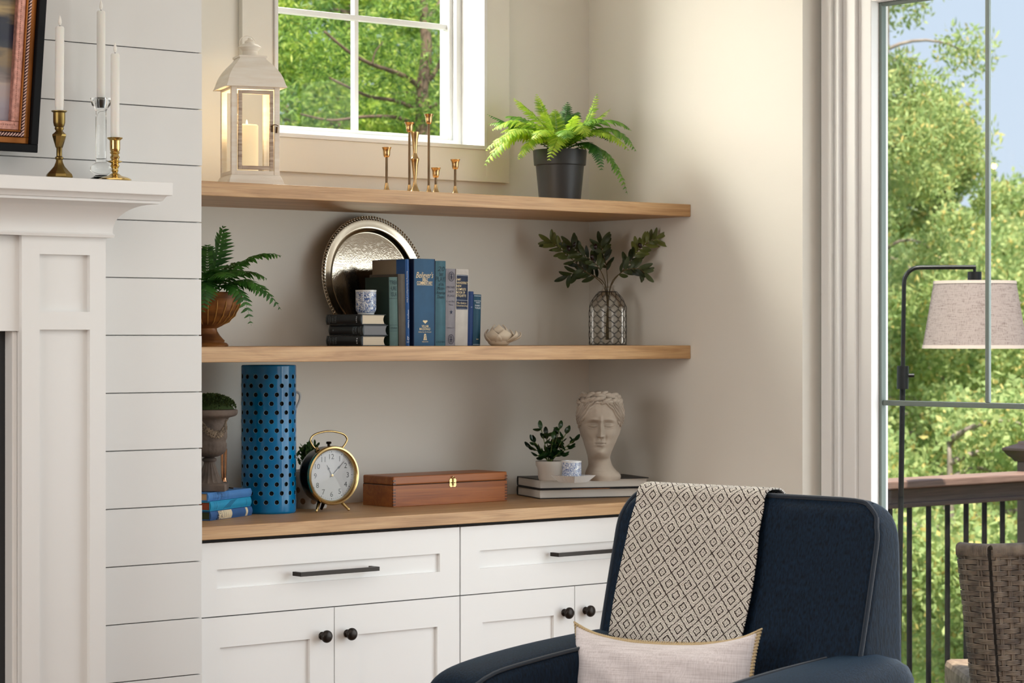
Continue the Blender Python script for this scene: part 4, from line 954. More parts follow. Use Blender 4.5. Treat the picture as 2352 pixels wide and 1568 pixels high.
leafmat('olive_leaf_pale', srgb(128, 136, 70), srgb(80, 92, 44), 0.45, 0.25)
mat('olive_twig', srgb(86, 72, 44), 0.7); mat('olive_fruit', srgb(30, 12, 16), 0.25)
def leaf_mesh(name, m, L_=1.0, W_=0.17, bend=0.12):
    b = MB()
    def fn(u, v):
        wv = W_ * max(math.sin(math.pi * (0.03 + 0.94 * v)), 0.0) ** 0.62; x = (u - 0.5) * 2 * wv
        return (x, v * L_, bend * math.sin(math.pi * v) * -1 + abs(x) * 0.25)
    b.grid(fn, 2, 8); return mesh(name, b, m, 180)
OL = leaf_mesh('leaf', 'olive_leaf'); OLP = leaf_mesh('leaf', 'olive_leaf_pale')
b = MB().lathe([(0, -0.009), (0.004, -0.0075), (0.0062, -0.002), (0.0060, 0.003), (0.0035, 0.0075), (0, 0.009)], 12); OF = mesh('olive', b, 'olive_fruit', 180)
def put_leaf(par, me, P, D, N, L_):
    D = D.normalized(); X = D.cross(N); X = X.normalized() if X.length > 1e-5 else D.orthogonal().normalized(); N2 = X.cross(D)
    o = bpy.data.objects.new('leaf', me); COL.objects.link(o); o.parent = par
    o.matrix_local = Matrix(((X.x * L_, D.x * L_, N2.x * L_, P.x), (X.y * L_, D.y * L_, N2.y * L_, P.y), (X.z * L_, D.z * L_, N2.z * L_, P.z), (0, 0, 0, 1)))
    return o
def OV(px, py, d): return Vector(fpx(px, py, d, sv, 1396, Z2T))
rng = random.Random(5)
def olive(label, pts, nleaf, olives, pale=False, lpx=34):
    r = thing('olive_branch', label, 'branch', pv, CF, 'olive branches in the wire-wrapped bottle')
    P = smoothpath([OV(1396 + rng.uniform(-6, 6), 780, rng.uniform(-.012, .012)), OV(1396 + (pts[0][0] - 1396) * 0.12, 664, pts[0][2] * 0.1)] + [OV(*q) for q in pts], 6)
    ob('twig', MB().tube(P, [0.0019 - 0.0012 * i / (len(P) - 1) for i in range(len(P))], 5), 'olive_twig', r)
    n = len(P)
    for k in range(nleaf):
        t = 0.42 + 0.58 * (k + 0.5) / nleaf; f = t * (n - 1); i = min(int(f), n - 2); Q = P[i].lerp(P[i + 1], f - i); T = (P[i + 1] - P[i]).normalized()
        sd = -1 if k % 2 else 1; S = T.cross(Vector((0, -1, 0))).normalized()
        D = T * rng.uniform(0.5, 0.9) + S * sd * rng.uniform(0.55, 0.95) + Vector((0, rng.uniform(-0.6, 0.5), rng.uniform(-0.15, 0.2)))
        N = Vector((rng.uniform(-.5, .5), -1, rng.uniform(-.2, .7)))
        put_leaf(r, OLP if (pale and t > 0.62) else OL, Q, D, N, lpx * sv * rng.uniform(0.75, 1.1))
    put_leaf(r, OLP if pale else OL, P[-1], P[-1] - P[-3], Vector((0, -1, 0.3)), lpx * sv)
    for (px, py, d) in olives:
        o = ob('olive', OF, None, r, loc=OV(px, py, d)); o.rotation_euler = (rng.uniform(-.4, .4), rng.uniform(-.4, .4), 0)
olive('olive branch with pale tip reaching furthest left out of the wire-wrapped bottle', [(1340, 620, -.02), (1290, 575, -.03), (1264, 556, -.02)], 24, [(1318, 563, -.05)], True)
olive('olive branch with dark fruit leaning left above the wire-wrapped bottle', [(1370, 610, -.05), (1335, 585, -.06), (1312, 565, -.05)], 22, [(1358, 592, -.08), (1366, 568, -.07), (1305, 572, -.07)])
olive('upright olive branch in the middle of the wire-wrapped bottle', [(1392, 610, .0), (1384, 580, .0), (1380, 560, .01)], 17, [(1362, 600, -.05)])
olive('olive branch with pale leaves reaching furthest right out of the bottle', [(1440, 610, -.01), (1470, 570, -.02), (1505, 548, -.02)], 24, [(1468, 565, -.05)], True)
olive('short olive branch drooping right over the bottle shoulder', [(1428, 625, -.06), (1462, 618, -.07), (1478, 628, -.06)], 16, [], False)
olive('short olive branch drooping left in front of the wall corner', [(1365, 632, .03), (1335, 622, .04), (1305, 632, .04)], 15, [], False)
# ================================================================== on the worktop
# perforated blue vase: a pierced ceramic tube over an added dark liner
mat('teal_glaze', srgb(4, 120, 176), 0.14, coat=0.1, c2=srgb(2, 98, 152), vscale=14, detail=2, spec=0.35)
mat('hole_rim', srgb(150, 196, 214), 0.3); mat('vase_inner_shade', srgb(14, 20, 24), 0.8)  # unglazed dark interior, taken near black for the shade inside
pT = Vector((-1.333, -0.176, ZC)); sT = mpp(pT); rv = 63 * sT
vt = thing('perforated_vase', 'tall glossy turquoise ceramic cylinder pierced with rows of round holes', 'vase', pT, CF)
HV = CAM.z + (YH - 838) * sT - ZC
NCV = 16; ROW = 15; z_lo, z_hi = CAM.z + (YH - 1160) * sT - ZC, CAM.z + (YH - 854) * sT - ZC
pitchv = (z_hi - z_lo) / ROW; rh = 0.0062
b = MB(); rim = MB(); bore = MB(); da = 2 * math.pi / NCV
def cyl(a_, z, r_): return (r_ * math.cos(a_), r_ * math.sin(a_), z)
for j in range(ROW):
    z0 = z_lo + j * pitchv; zc = z0 + pitchv / 2; off = da / 2 if j % 2 else 0
    for i in range(NCV):
        ac = i * da + off - math.pi / 2
        # square boundary points matched to a 16-gon
        hx, hz = da / 2, pitchv / 2; outer = []; circ = []
        for q in range(16):
            an = 2 * math.pi * (q + 0.0) / 16; cx_, cz_ = math.cos(an), math.sin(an); m_ = max(abs(cx_), abs(cz_))
            outer.append((ac + hx * cx_ / m_, zc + hz * cz_ / m_)); circ.append((ac + rh / rv * cx_, zc + rh * cz_))
        vs = [cyl(a_, z, rv) for a_, z in outer] + [cyl(a_, z, rv) for a_, z in circ]
        b.add(vs, [(q, (q + 1) % 16, 16 + (q + 1) % 16, 16 + q) for q in range(16)])
        vr = [cyl(ac + (a_ - ac) * 1.07, zc + (z - zc) * 1.07, rv + 0.0002) for a_, z in circ] + [cyl(ac + (a_ - ac) * 0.97, zc + (z - zc) * 0.97, rv - 0.0003) for a_, z in circ]
        rim.add(vr, [(q, (q + 1) % 16, 16 + (q + 1) % 16, 16 + q) for q in range(16)])
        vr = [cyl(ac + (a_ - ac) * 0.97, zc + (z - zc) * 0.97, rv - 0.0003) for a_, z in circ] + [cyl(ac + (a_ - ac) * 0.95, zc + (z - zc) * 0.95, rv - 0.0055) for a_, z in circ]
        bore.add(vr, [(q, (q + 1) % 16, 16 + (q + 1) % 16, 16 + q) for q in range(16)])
n = NCV * 8
b.lathe([(rv * 0.955, 0.0), (rv * 0.985, 0.0015), (rv, 0.006), (rv, z_lo)], n, cap=False)
b.lathe([(rv, z_hi), (rv, HV - 0.003), (rv - 0.002, HV), (rv - 0.005, HV), (rv - 0.0055, HV - 0.006)], n, cap=False)
gw = ob('glazed_wall', b, 'teal_glaze', vt, 60)
gw.data.normals_split_custom_set_from_vertices([(Vector((v[0], v[1], 0)).normalized() if 0.004 < v[2] < HV - 0.0025 else Vector((v[0], v[1], 0.06 if v[2] > 0.1 else -0.06)).normalized()) for v in b.v])
ob('hole_edges', rim, 'hole_rim', vt, 60); ob('hole_bores', bore, 'vase_inner_shade', vt, 60)
ob('inside', MB().lathe([(rv - 0.0055, HV - 0.004), (rv - 0.0062, 0.006), (0, 0.006)], 48, cap=False), 'vase_inner_shade', vt, 60)  # added liner without holes, its black stands in for the shaded interior
ob('floor_disc', MB().lathe([(0, 0.001), (rv * 0.955, 0.001), (rv * 0.955, 0.008), (0, 0.008)], 48), 'vase_inner_shade', vt, 60)

# white pitcher half hidden behind the vase
pP = yplace(640, -0.062, ZC); sP = mpp(pP); pzz = lambda py: CAM.z + (YH - py) * sP - ZC
pit = thing('pitcher', 'slim white pitcher with looped handle mostly hidden behind the turquoise vase', 'pitcher', pP, CF)
ob('body', MB().lathe(smooth_prof([(0.030, 0), (0.036, 0.01), (0.042, 0.08), (0.036, 0.16), (0.026, pzz(935)), (0.024, pzz(905)), (0.030, pzz(888))], 4) + [(0.027, pzz(888)), (0.021, pzz(905)), (0, pzz(915))], 32), 'porcelain', pit)
ob('handle', MB().tube(smoothpath([(0.023, 0, pzz(904)), (33 * sP, 0, pzz(899)), (47 * sP, 0, pzz(903)), (49 * sP, 0, pzz(915)), (43 * sP, 0, pzz(932)), (34 * sP, 0, pzz(955)), (0.024, 0, pzz(962))], 5), 0.0038, 8), 'porcelain', pit)

# polka-dot pot with a small bush
mat('dot_brown', srgb(130, 92, 60), 0.5); mat('pot_white', srgb(196, 190, 182), 0.45)
leafmat('bush_leaf', srgb(60, 96, 36), srgb(20, 48, 14), 0.5, 0.25)
pD = yplace(714, -0.105, ZC); sD = mpp(pD); dz_ = lambda py: CAM.z + (YH - py) * sD - ZC
pd = thing('potted_plant', 'small leafy plant in a white pot with brown dots behind the clock', 'potted plant', pD, CF)
rD = 40 * sD; hD = dz_(1079)
ob('pot', MB().lathe([(0, 0), (rD * 0.88, 0), (rD * 0.92, 0.004), (rD, hD - 0.002), (rD - 0.002, hD), (rD - 0.006, hD), (rD - 0.008, hD - 0.02), (0, hD - 0.02)], 40), 'pot_white', pd)
def dotm(a_, z, r_, rad):
    b = MB(); vs = []
    for q in range(14):
        an = 2 * math.pi * q / 14; aa = a_ + rad * math.cos(an) / r_; rr = r_ * (0.92 + 0.08 * (z + rad * math.sin(an)) / hD) + 0.0006; vs.append((rr * math.cos(aa), rr * math.sin(aa), z + rad * math.sin(an)))
    b.add(vs, [tuple(range(14))]); return b
for j in range(3):
    for i in range(9): ob('dot', dotm(2 * math.pi * (i + 0.5 * (j % 2)) / 9 - 2.0, hD * (0.2 + 0.29 * j), rD, 0.0085), 'dot_brown', pd, 0)
BL = leaf_mesh('leaf', 'bush_leaf', 1.0, 0.22, 0.1)
rng2 = random.Random(3)
b = MB()
for k in range(44):
    a_ = rng2.uniform(0, 6.28); rr = rng2.uniform(0.0, 0.8) * rD; tip = Vector((rr * 1.25 * math.cos(a_), rr * 1.25 * math.sin(a_), dz_(1020) - rng2.uniform(0, 0.025) - rr * 0.25)); b.tube(bez((rr * 0.5 * math.cos(a_), rr * 0.5 * math.sin(a_), hD - 0.02), (rr * 0.8 * math.cos(a_), rr * 0.8 * math.sin(a_), hD + 0.02), tip, 5), 0.0007, 4)
    for q in range(7):
        t = 0.35 + 0.65 * q / 6; P = Vector((rr * 0.5 * math.cos(a_), rr * 0.5 * math.sin(a_), hD - 0.02)).lerp(tip, t)
        put_leaf(pd, BL, P, Vector((rng2.uniform(-1, 1), rng2.uniform(-1, 1), rng2.uniform(0.2, 1.2))), Vector((rng2.uniform(-.5, .5), -0.6, 0.8)), rng2.uniform(0.013, 0.02))
ob('stems', b, 'stalk', pd)

# stone urn with moss on three blue books
def bluebook(name, label, i, z0, T, pages, cover, off, ang, H, D, texts):
    ux, uy = Vector((math.cos(ang), math.sin(ang), 0)), Vector((-math.sin(ang), math.cos(ang), 0))
    corner = Vector((-1.4267, -0.2372, ZC)) + ux * off[0] + uy * off[1]
    o_ = Vector((corner.x, corner.y, ZC + z0 + 0.0003)); hd = -ux
    M = Matrix(((0, uy.x, hd.x, o_.x), (0, uy.y, hd.y, o_.y), (1, 0, 0, o_.z), (0, 0, 0, 1)))
    r = book(name, label, T - 0.0006, D, H, cover, pages, M=M, group='blue hardbacks under the stone urn', over=0.003)
    T -= 0.0006
    for (tx, zc, wh, m_) in texts:
        lettering('lettering', tx, m_, r, (T / 2, sp_y(T, T / 2, .004), zc * H), (0, 0, -1), (1, 0, 0), wh[0], wh[1], depth=0.0006)
    return r, T
mat('page_red', srgb(150, 70, 40), 0.7); mat('page_tan', srgb(196, 160, 116), 0.8); mat('page_green', srgb(58, 66, 34), 0.7)
bookmat('cloth_cornflower', (72, 128, 190), 0.5); bookmat('cloth_cyan', (28, 146, 190), 0.5); bookmat('cloth_denim', (44, 90, 146), 0.5); bookmat('label_cream', (222, 206, 172), 0.6)
sB = 6.5 / F
A0 = R(27)
r, T = bluebook('hardback_book', 'denim blue hardback with cream title label at the bottom under the stone urn', 0, 0.0, 0.0245, 'page_green', 'cloth_denim', (0, 0), A0, 0.224, 0.145, [])
band(r, T, 0.224 * 0.50, 0.224 * 0.82, 'label_cream', name='title_label'); band(r, T, 0.224 * 0.115, 0.224 * 0.165, 'label_cream', name='label_stripe')
scribble(r, T, [(0.224 * 0.69, 0.006, .12, .88), (0.224 * 0.645, 0.006, .2, .8), (0.224 * 0.60, 0.004, .3, .7)], 'print_grey', 7)
b = MB(); rr_ = random.Random(9)
for k in range(60):
    z_, x_ = 0.224 * rr_.uniform(0.73, 0.87), rr_.uniform(0.08, 0.92) * T; s2 = rr_.uniform(0.0006, 0.0014); y_ = sp_y(T, x_, .004) - 0.0006
    b.add([(x_ - s2, y_, z_ - s2), (x_ + s2, y_, z_ - s2), (x_ + s2, y_, z_ + s2), (x_ - s2, y_, z_ + s2)], [(0, 1, 2, 3)])
ob('floral_print', b, 'cloth_navy', r, 0)
r, T = bluebook('hardback_book', 'bright cyan hardback in the middle of the stack under the stone urn', 1, 0.0245, 0.0255, 'page_red', 'cloth_cyan', (0.0, 0.003), A0 + R(1.0), 0.226, 0.145, [])
scribble(r, T, [(0.226 * 0.91, 0.005, .1, .9), (0.226 * 0.86, 0.006, .1, .9), (0.226 * 0.79, 0.002, .15, .85), (0.226 * 0.13, 0.006, .15, .85)], 'print_ink', 5)
b = MB()
for k in range(5): b.tube([(T * (0.1 + 0.02 * k + 0.8 * t_), sp_y(T, T * min(0.98, (0.1 + 0.02 * k + 0.8 * t_)), .004) - 0.0004, 0.226 * (0.68 - 0.20 * t_ ** 1.6 - 0.035 * k)) for t_ in [i / 8 for i in range(9)]], 0.0004, 4)
ob('line_print', b, 'print_ink', r, 0)
r, T = bluebook('hardback_book', 'cornflower blue hardback on top of the stack, directly under the stone urn', 2, 0.0500, 0.0225, 'page_tan', 'cloth_cornflower', (0.003, 0.004), A0 + R(-0.5), 0.230, 0.148, [])
scribble(r, T, [(0.230 * 0.885, 0.004, .1, .85), (0.230 * 0.855, 0.003, .1, .9), (0.230 * 0.78, 0.009, .1, .9), (0.230 * 0.70, 0.014, .1, .9), (0.230 * 0.575, 0.005, .3, .8), (0.230 * 0.03, 0.004, .2, .8)], 'print_ink', 6)
for zf in (0.83, 0.65, 0.62, 0.54): band(r, T, 0.230 * zf, 0.230 * (zf + 0.004), 'print_ink')
ZU = ZC + 0.0500 + 0.0225 + 0.0005
mat('urn_stone', srgb(112, 98, 88), 0.85, c2=srgb(70, 60, 54), vscale=16, bump=0.5, bscale=120, detail=8)
mat('urn_lace', srgb(142, 124, 104), 0.85, c2=srgb(84, 72, 60), vscale=60, bump=0.6, bscale=200)
leafmat('moss', srgb(70, 90, 34), srgb(26, 44, 14), 0.9, 0.1)
pSU = yplace(481, -0.262, ZU); sS = mpp(pSU); q_ = lambda py: CAM.z + (YH - py) * sS - ZU; rq = lambda px: (px - 481) * sS
su = thing('stone_urn', 'weathered grey stone urn topped with moss on the blue books', 'urn', pSU, CF)
b = sqloft([(rq(521), 0), (rq(521), q_(1111)), (rq(517), q_(1108))]); ob('plinth', b, 'urn_stone', su, 20, 0.002)
foot = smooth_prof([(rq(515), q_(1109)), (rq(509), q_(1103)), (rq(503), q_(1092)), (rq(497), q_(1075)), (rq(493), q_(1062)), (rq(497), q_(1058)), (rq(497), q_(1053)), (rq(490), q_(1049))], 3)
ob('foot', MB().lathe(foot, 48, rfun=lambda an, z: 1 + (0.05 * math.cos(an * 16) if z < q_(1062) else 0)), 'urn_stone', su)
bowl = smooth_prof([(rq(490), q_(1050)), (rq(505), q_(1046)), (rq(517), q_(1036)), (rq(520), q_(1022)), (rq(519), q_(1012)), (rq(522), q_(1003)), (rq(521), q_(985)), (rq(519), q_(970)), (rq(523), q_(960)), (rq(540), q_(955)), (rq(545), q_(950)), (rq(546), q_(943)), (rq(543), q_(940)), (rq(536), q_(941)), (rq(530), q_(950))], 3)
bw = ob('bowl', MB().lathe(bowl + [(0, q_(950))], 72, rfun=lambda an, z: 1 + (0.035 * abs(math.cos(an * 13)) if z < q_(1018) else 0)), 'urn_stone', su)
b = MB(); rl = random.Random(21)
for k in range(1000):          # carved swag of flowers round the bowl
    an = rl.uniform(0, 2 * math.pi); ph = (an * 3 / math.pi) % 2 - 1; zc = 962 + 34 * (1 - ph * ph) + rl.uniform(-9, 9); r0 = lerp_table([(955, rq(526)), (970, rq(519.5)), (985, rq(521.5)), (1003, rq(522.5)), (1012, rq(520))], zc)
    k0 = len(b.v); b.lathe([(0.0021, 0), (0.0018, 0.0012), (0.0008, 0.0009), (0, 0.0015)], 6, cap=False); b.xform(Matrix.Translation((r0 * math.cos(an), r0 * math.sin(an), q_(zc))) @ Matrix.Rotation(an, 4, 'Z') @ Matrix.Rotation(R(90), 4, 'Y'), k0)
sw = ob('flower_swag', b, 'urn_lace', bw, 180); sw['kind'] = 'stuff'
b = MB(); rl = random.Random(4)
for k in range(3600):
    a_ = rl.uniform(0, 6.283); rr = math.sqrt(rl.random()); zt_ = q_(938) + 30 * sS * math.sqrt(max(0, 1 - rr ** 2)); P = Vector((rr * rq(540) * math.cos(a_), rr * rq(540) * math.sin(a_), zt_ + rl.uniform(-0.004, 0.003)))
    D = Vector((math.cos(a_) * rr + rl.uniform(-.7, .7), math.sin(a_) * rr + rl.uniform(-.7, .7), 0.8 + rl.uniform(-.3, .3))).normalized(); S = D.orthogonal().normalized(); S.rotate(Matrix.Rotation(rl.uniform(0, 6.28), 3, D)); L_ = rl.uniform(0.004, 0.0075)
    b.add([P, P + D * L_ * 0.5 + S * L_ * 0.25, P + D * L_, P + D * L_ * 0.5 - S * L_ * 0.25], [(0, 1, 2, 3)])
b.lathe([(rq(538), q_(939)), (rq(530), q_(928)), (rq(505), q_(914)), (0, q_(909))], 32, cap=False)
mo = ob('moss', b, 'moss', su, 0); mo['kind'] = 'stuff'
# gilded tassel hanging at the side of the urn
mat('rose_gold', srgb(196, 146, 110), 0.22, 1.0, var=0.35, vscale=40)
ts = Vector(atY(514, 1070, -0.225)); st = mpp(ts); tzz = lambda py: (1096 - py) * st
tp = Vector((ts.x, ts.y, CAM.z + (YH - 1096) * st))
ta = thing('gilded_ornament', 'slim gilded ornament with twin stems and a rounded foot beside the stone urn', 'ornament', (tp.x, tp.y, ZU), CF)
z00 = 0.002
b = MB()
for s_ in (-1, 1): b.tube([(s_ * 0.0032, 0, z00 + 0.022), (s_ * 0.0040, 0, z00 + 0.05), (s_ * 0.0050, 0, z00 + 0.105)], [0.0032, 0.0038, 0.0042], 8)
ob('stems', b, 'rose_gold', ta)
ob('rounded_foot', MB().lathe(smooth_prof([(0.0, 0.0), (0.006, 0.002), (0.0105, 0.009), (0.0105, 0.016), (0.0080, 0.024), (0.0072, 0.030)], 4), 18), 'rose_gold', ta)
ob('toe', MB().tube(smoothpath([(0.004, 0, 0.004), (0.016, -0.004, 0.003), (0.026, -0.008, 0.0022)], 4), 0.0018, 6), 'rose_gold', ta)

# ------------------------------------------------------------------ alarm clock
mat('clock_body', srgb(58, 50, 40), 0.25, 0.9, var=0.3, vscale=14); mat('dial_white', srgb(232, 234, 236), 0.5); mat('numeral', srgb(58, 62, 68), 0.5); pane('clock_glass', (0.99, 0.99, 0.99), 0.05)
fl_, fr_ = atZ(724, 1178, ZC), atZ(803, 1172, ZC); cm = (fl_ + fr_) / 2
RC = 0.0806
ck = thing('alarm_clock', 'round vintage brass alarm clock with white dial on the worktop', 'clock', (cm.x, cm.y, ZC), 0)
ck.rotation_euler = (0, 0, R(-5.5))
czl = CAM.z + (YH - 1091.5) * mpp(Vector((cm.x, cm.y, 1))) - ZC
def face_lathe(prof, n=64):
    b = MB().lathe(prof, n, cap=False); b.xform(Matrix.Translation((0, 0, czl)) @ Matrix.Rotation(R(90), 4, 'X')); return b
ob('case', face_lathe([(0, -0.062), (RC * 0.80, -0.060), (RC * 0.93, -0.052), (RC * 0.965, -0.04), (RC * 0.965, -0.002)]), 'clock_body', ck)
ob('bezel', face_lathe([(RC * 0.97, -0.004), (RC, 0.0), (RC, 0.004), (RC * 0.975, 0.009), (RC * 0.92, 0.010), (RC * 0.865, 0.006), (RC * 0.85, 0.000), (RC * 0.85, -0.006)]), 'gold_frame', ck)
dl = ob('dial', face_lathe([(RC * 0.87, -0.007), (RC * 0.87, -0.0055), (0, -0.0055)]), 'dial_white', ck)
yd = 0.0055
for k in range(1, 13):
    a_ = R(90 - 30 * k); rn = RC * 0.635
    lettering('numeral', str(k), 'numeral', dl, (rn * math.cos(a_), yd, czl + rn * math.sin(a_)), RX, UZ, None, RC * 0.175, offset=0.0, depth=0.0004)
b = MB()
for k in range(60):
    a_ = R(6 * k); rr = RC * 0.795; q = 0.0006 if k % 5 else 0.0013
    c_ = (rr * math.cos(a_), yd - 0.0005, czl + rr * math.sin(a_)); b.add([(c_[0] - q, c_[1], c_[2] - q), (c_[0] + q, c_[1], c_[2] - q), (c_[0] + q, c_[1], c_[2] + q), (c_[0] - q, c_[1], c_[2] + q)], [(0, 1, 2, 3)])
ob('minute_track', b, 'numeral', dl, 0)
def hand(name, ang, L_, w0, sp):
    a_ = R(90 - ang); d = Vector((math.cos(a_), 0, math.sin(a_))); s_ = Vector((-math.sin(a_), 0, math.cos(a_))); o_ = Vector((0, yd - 0.002, czl)); b = MB()
    pts = [(-0.14, 0.6), (0, 0.7), (0.45, 0.5), (sp - 0.06, 0.6), (sp, 2.4), (sp + 0.12, 0.6), (1, 0.25)]
    vs = []
    for (x, y) in pts: vs += [o_ + d * L_ * x + s_ * w0 * y, o_ + d * L_ * x - s_ * w0 * y]
    b.add(vs, [(2 * i, 2 * i + 1, 2 * i + 3, 2 * i + 2) for i in range(len(pts) - 1)]); o = ob(name, b, 'numeral', dl, 0); md = o.modifiers.new('t', 'SOLIDIFY'); md.thickness = 0.0006; return o
hand('hour_hand', 332, RC * 0.40, 0.0014, 0.62); hand('minute_hand', 47, RC * 0.66, 0.0011, 0.55)
ob('hub', face_lathe([(0.0035, -0.004), (0.0035, 0.0), (0, 0.0005)], 16), 'gold_frame', dl)
ob('crystal', face_lathe([(RC * 0.86, 0.0025), (0, 0.004)]), 'clock_glass', ck, 180)
for s_ in (-1, 1):
    b = MB().tube([(s_ * RC * 0.40, -0.004 + 0.02, czl - RC * 0.86), (s_ * RC * 0.62, 0.0, 0.006)], [0.0052, 0.0038], 12); b.lathe([(0, -0.0045), (0.004, -0.002), (0.0045, 0.001), (0.003, 0.004), (0, 0.0045)], 12, s_ * RC * 0.63, 0.0); k0 = len(b.v) - 60; b.xform(Matrix.Translation((0, 0, 0.0045)), k0)
    ob('foot', b, 'gold_frame', ck)
ob('rear_foot', MB().tube([(0, 0.045, czl - RC * 0.9), (0.0, 0.060, 0.004)], [0.006, 0.004], 10), 'clock_body', ck)
ht = czl + RC
b = MB().tube(smoothpath([(-RC * 0.50, 0.02, ht - 0.010), (-RC * 0.66, 0.02, ht + 0.004), (-RC * 0.72, 0.02, ht + 0.018), (-RC * 0.52, 0.02, ht + 0.032), (0, 0.02, ht + 0.039), (RC * 0.52, 0.02, ht + 0.032), (RC * 0.72, 0.02, ht + 0.018), (RC * 0.66, 0.02, ht + 0.004), (RC * 0.50, 0.02, ht - 0.010)], 6), 0.0027, 10)
ob('handle', b, 'gold_frame', ck)
for s_ in (-1, 1): ob('handle_boss', MB().lathe([(0, 0), (0.006, 0.001), (0.0075, 0.006), (0.005, 0.011), (0, 0.013)], 16, s_ * RC * 0.47, 0.02).xform(Matrix.Translation((0, 0, ht - 0.016))), 'gold_frame', ck)
ob('alarm_button', MB().lathe([(0.004, -0.008), (0.004, 0.006), (0.007, 0.007), (0.0078, 0.010), (0.006, 0.013), (0, 0.0135)], 16, 0, 0.02).xform(Matrix.Translation((0, 0, ht - 0.002))), 'clock_body', ck)

# ------------------------------------------------------------------ wooden box with a brass clasp
wood('box_wood', srgb(178, 108, 48), srgb(164, 94, 38), srgb(140, 76, 28), 'x', 0.8, 0.4)
wood('box_wood_dark', srgb(104, 58, 28), srgb(88, 46, 22), srgb(70, 36, 16), 'x', 0.8, 0.35)
bx0, bx1, by0, by1 = -0.952, -0.534, -0.2345, -0.094; hb = CAM.z + (YH - 1094.5) * (6.954 / F) - ZC; hs = CAM.z + (YH - 1115) * (6.954 / F) - ZC
wb = thing('wooden_box', 'long honey brown wooden box with finger joints and brass clasp', 'box', ((bx0 + bx1) / 2, (by0 + by1) / 2, ZC), 0)
hx, hy = (bx1 - bx0) / 2, (by1 - by0) / 2
ob('base', MB().box(-hx, -hy, 0, hx, hy, hs - 0.0005), 'box_wood', wb, 0, 0.0015)
ob('lid', MB().box(-hx, -hy, hs + 0.0006, hx, hy, hb), 'box_wood', wb, 0, 0.004, seg=3)
ob('seam', MB().box(-hx + 0.001, -hy + 0.001, hs - 0.001, hx - 0.001, hy - 0.001, hs + 0.001), 'dark_gap', wb, 0)
nj = 9; 
for k in range(nj):
    for sx_ in (-1, 1):
        z0 = 0.004 + (hb - 0.010) * k / nj
        if abs(z0 + 0.003 - hs) < 0.004: continue
        x0 = -hx - 0.0003 if sx_ < 0 else hx - 0.009
        ob('finger_joint', MB().box(x0, -hy - 0.0003, z0, x0 + 0.0093, -hy + 0.004, z0 + (hb - 0.010) / nj * 0.5), 'box_wood_dark', wb, 0)
cx_ = 0.5 * 0 + (atY(1039.5, 1108, by0).x - (bx0 + bx1) / 2)
b = MB()
for sx_ in (-1, 1):
    for (zc, hh) in ((hs + 0.0065, 1), (hs - 0.006, -1)):
        b.prism([(0.001, -0.0045), (0.0115, -0.006), (0.0125, 0.001), (0.009, 0.006), (0.001, 0.005)], lambda x, y, t, sx_=sx_, zc=zc, hh=hh: (cx_ + sx_ * x, -hy - 0.0004 - t, zc + hh * y), 0, 0.0012)
b.tube([(cx_, -hy - 0.003, hs - 0.008), (cx_, -hy - 0.003, hs + 0.014)], 0.0022, 8); b.tube(smoothpath([(cx_ - 0.004, -hy - 0.003, hs + 0.014), (cx_, -hy - 0.004, hs + 0.018), (cx_ + 0.004, -hy - 0.003, hs + 0.014)], 4), 0.0014, 6)
cl = ob('clasp', b, 'gold_frame', wb, 30)

# ------------------------------------------------------------------ two coffee-table books in the corner
bookmat('cover_black', (16, 15, 20), 0.5); bookmat('cover_strip', (150, 96, 50), 0.5)
A1 = R(-21)
ux, uy = Vector((math.cos(A1), math.sin(A1), 0)), Vector((-math.sin(A1), math.cos(A1), 0))
def flatbook(label, corner, z0, T, Lx, Dy, cover, **k):
    o_ = corner + uy * Dy; o_ = Vector((o_.x, o_.y, ZC + z0 + 0.0003)); d = -uy
    M = Matrix(((0, d.x, ux.x, o_.x), (0, d.y, ux.y, o_.y), (1, 0, 0, o_.z), (0, 0, 0, 1)))
    return book('coffee_table_book', label, T - 0.0006, Dy, Lx, cover, 'page_white', M=M, group='coffee-table books in the corner', over=0.004, **k)
cB = atZ(1240, 1146, ZC); cB = Vector((cB.x, cB.y, 0))
r = flatbook('lower coffee-table book with white pages and a brown strip on its cover', cB, 0.0, 0.0285, 0.345, 0.205, 'cover_black')
ob('cover_print', MB().box(0.0255, 0.207 - 0.0015, 0.10, 0.0281, 0.2054, 0.22), 'cover_strip', r, 0)
flatbook('upper black coffee-table book carrying the head planter and little dish', cB + ux * 0.002 + uy * 0.004, 0.0285, 0.0290, 0.345, 0.205, 'cover_black')
ZB = ZC + 0.0575 + 0.0004

# small rubber-leaved plant
leafmat('jade_leaf', srgb(30, 66, 28), srgb(8, 26, 10), 0.3, 0.1)
pJ = atZ(1262, 1102, ZB); pJ = Vector((pJ.x, pJ.y, ZB)) + (uy * 0.0); sJ = mpp(pJ); jz = lambda py: CAM.z + (YH - py) * sJ - ZB; jx = lambda px: (px - 1262) * sJ
pj = thing('potted_plant', 'dark round-leaved plant in a pale pot on the black book', 'potted plant', pJ, CF)
rj = 28 * sJ
ob('pot', MB().lathe([(0, 0), (rj * 0.84, 0), (rj * 0.92, 0.006), (rj, jz(1074)), (rj * 1.12, jz(1068)), (rj * 1.14, jz(1059)), (rj * 1.06, jz(1058)), (rj * 1.0, jz(1066)), (0, jz(1068))], 40), 'pot_white', pj)
JL = leaf_mesh('leaf', 'jade_leaf', 1.0, 0.27, 0.14)
rj_ = random.Random(12)
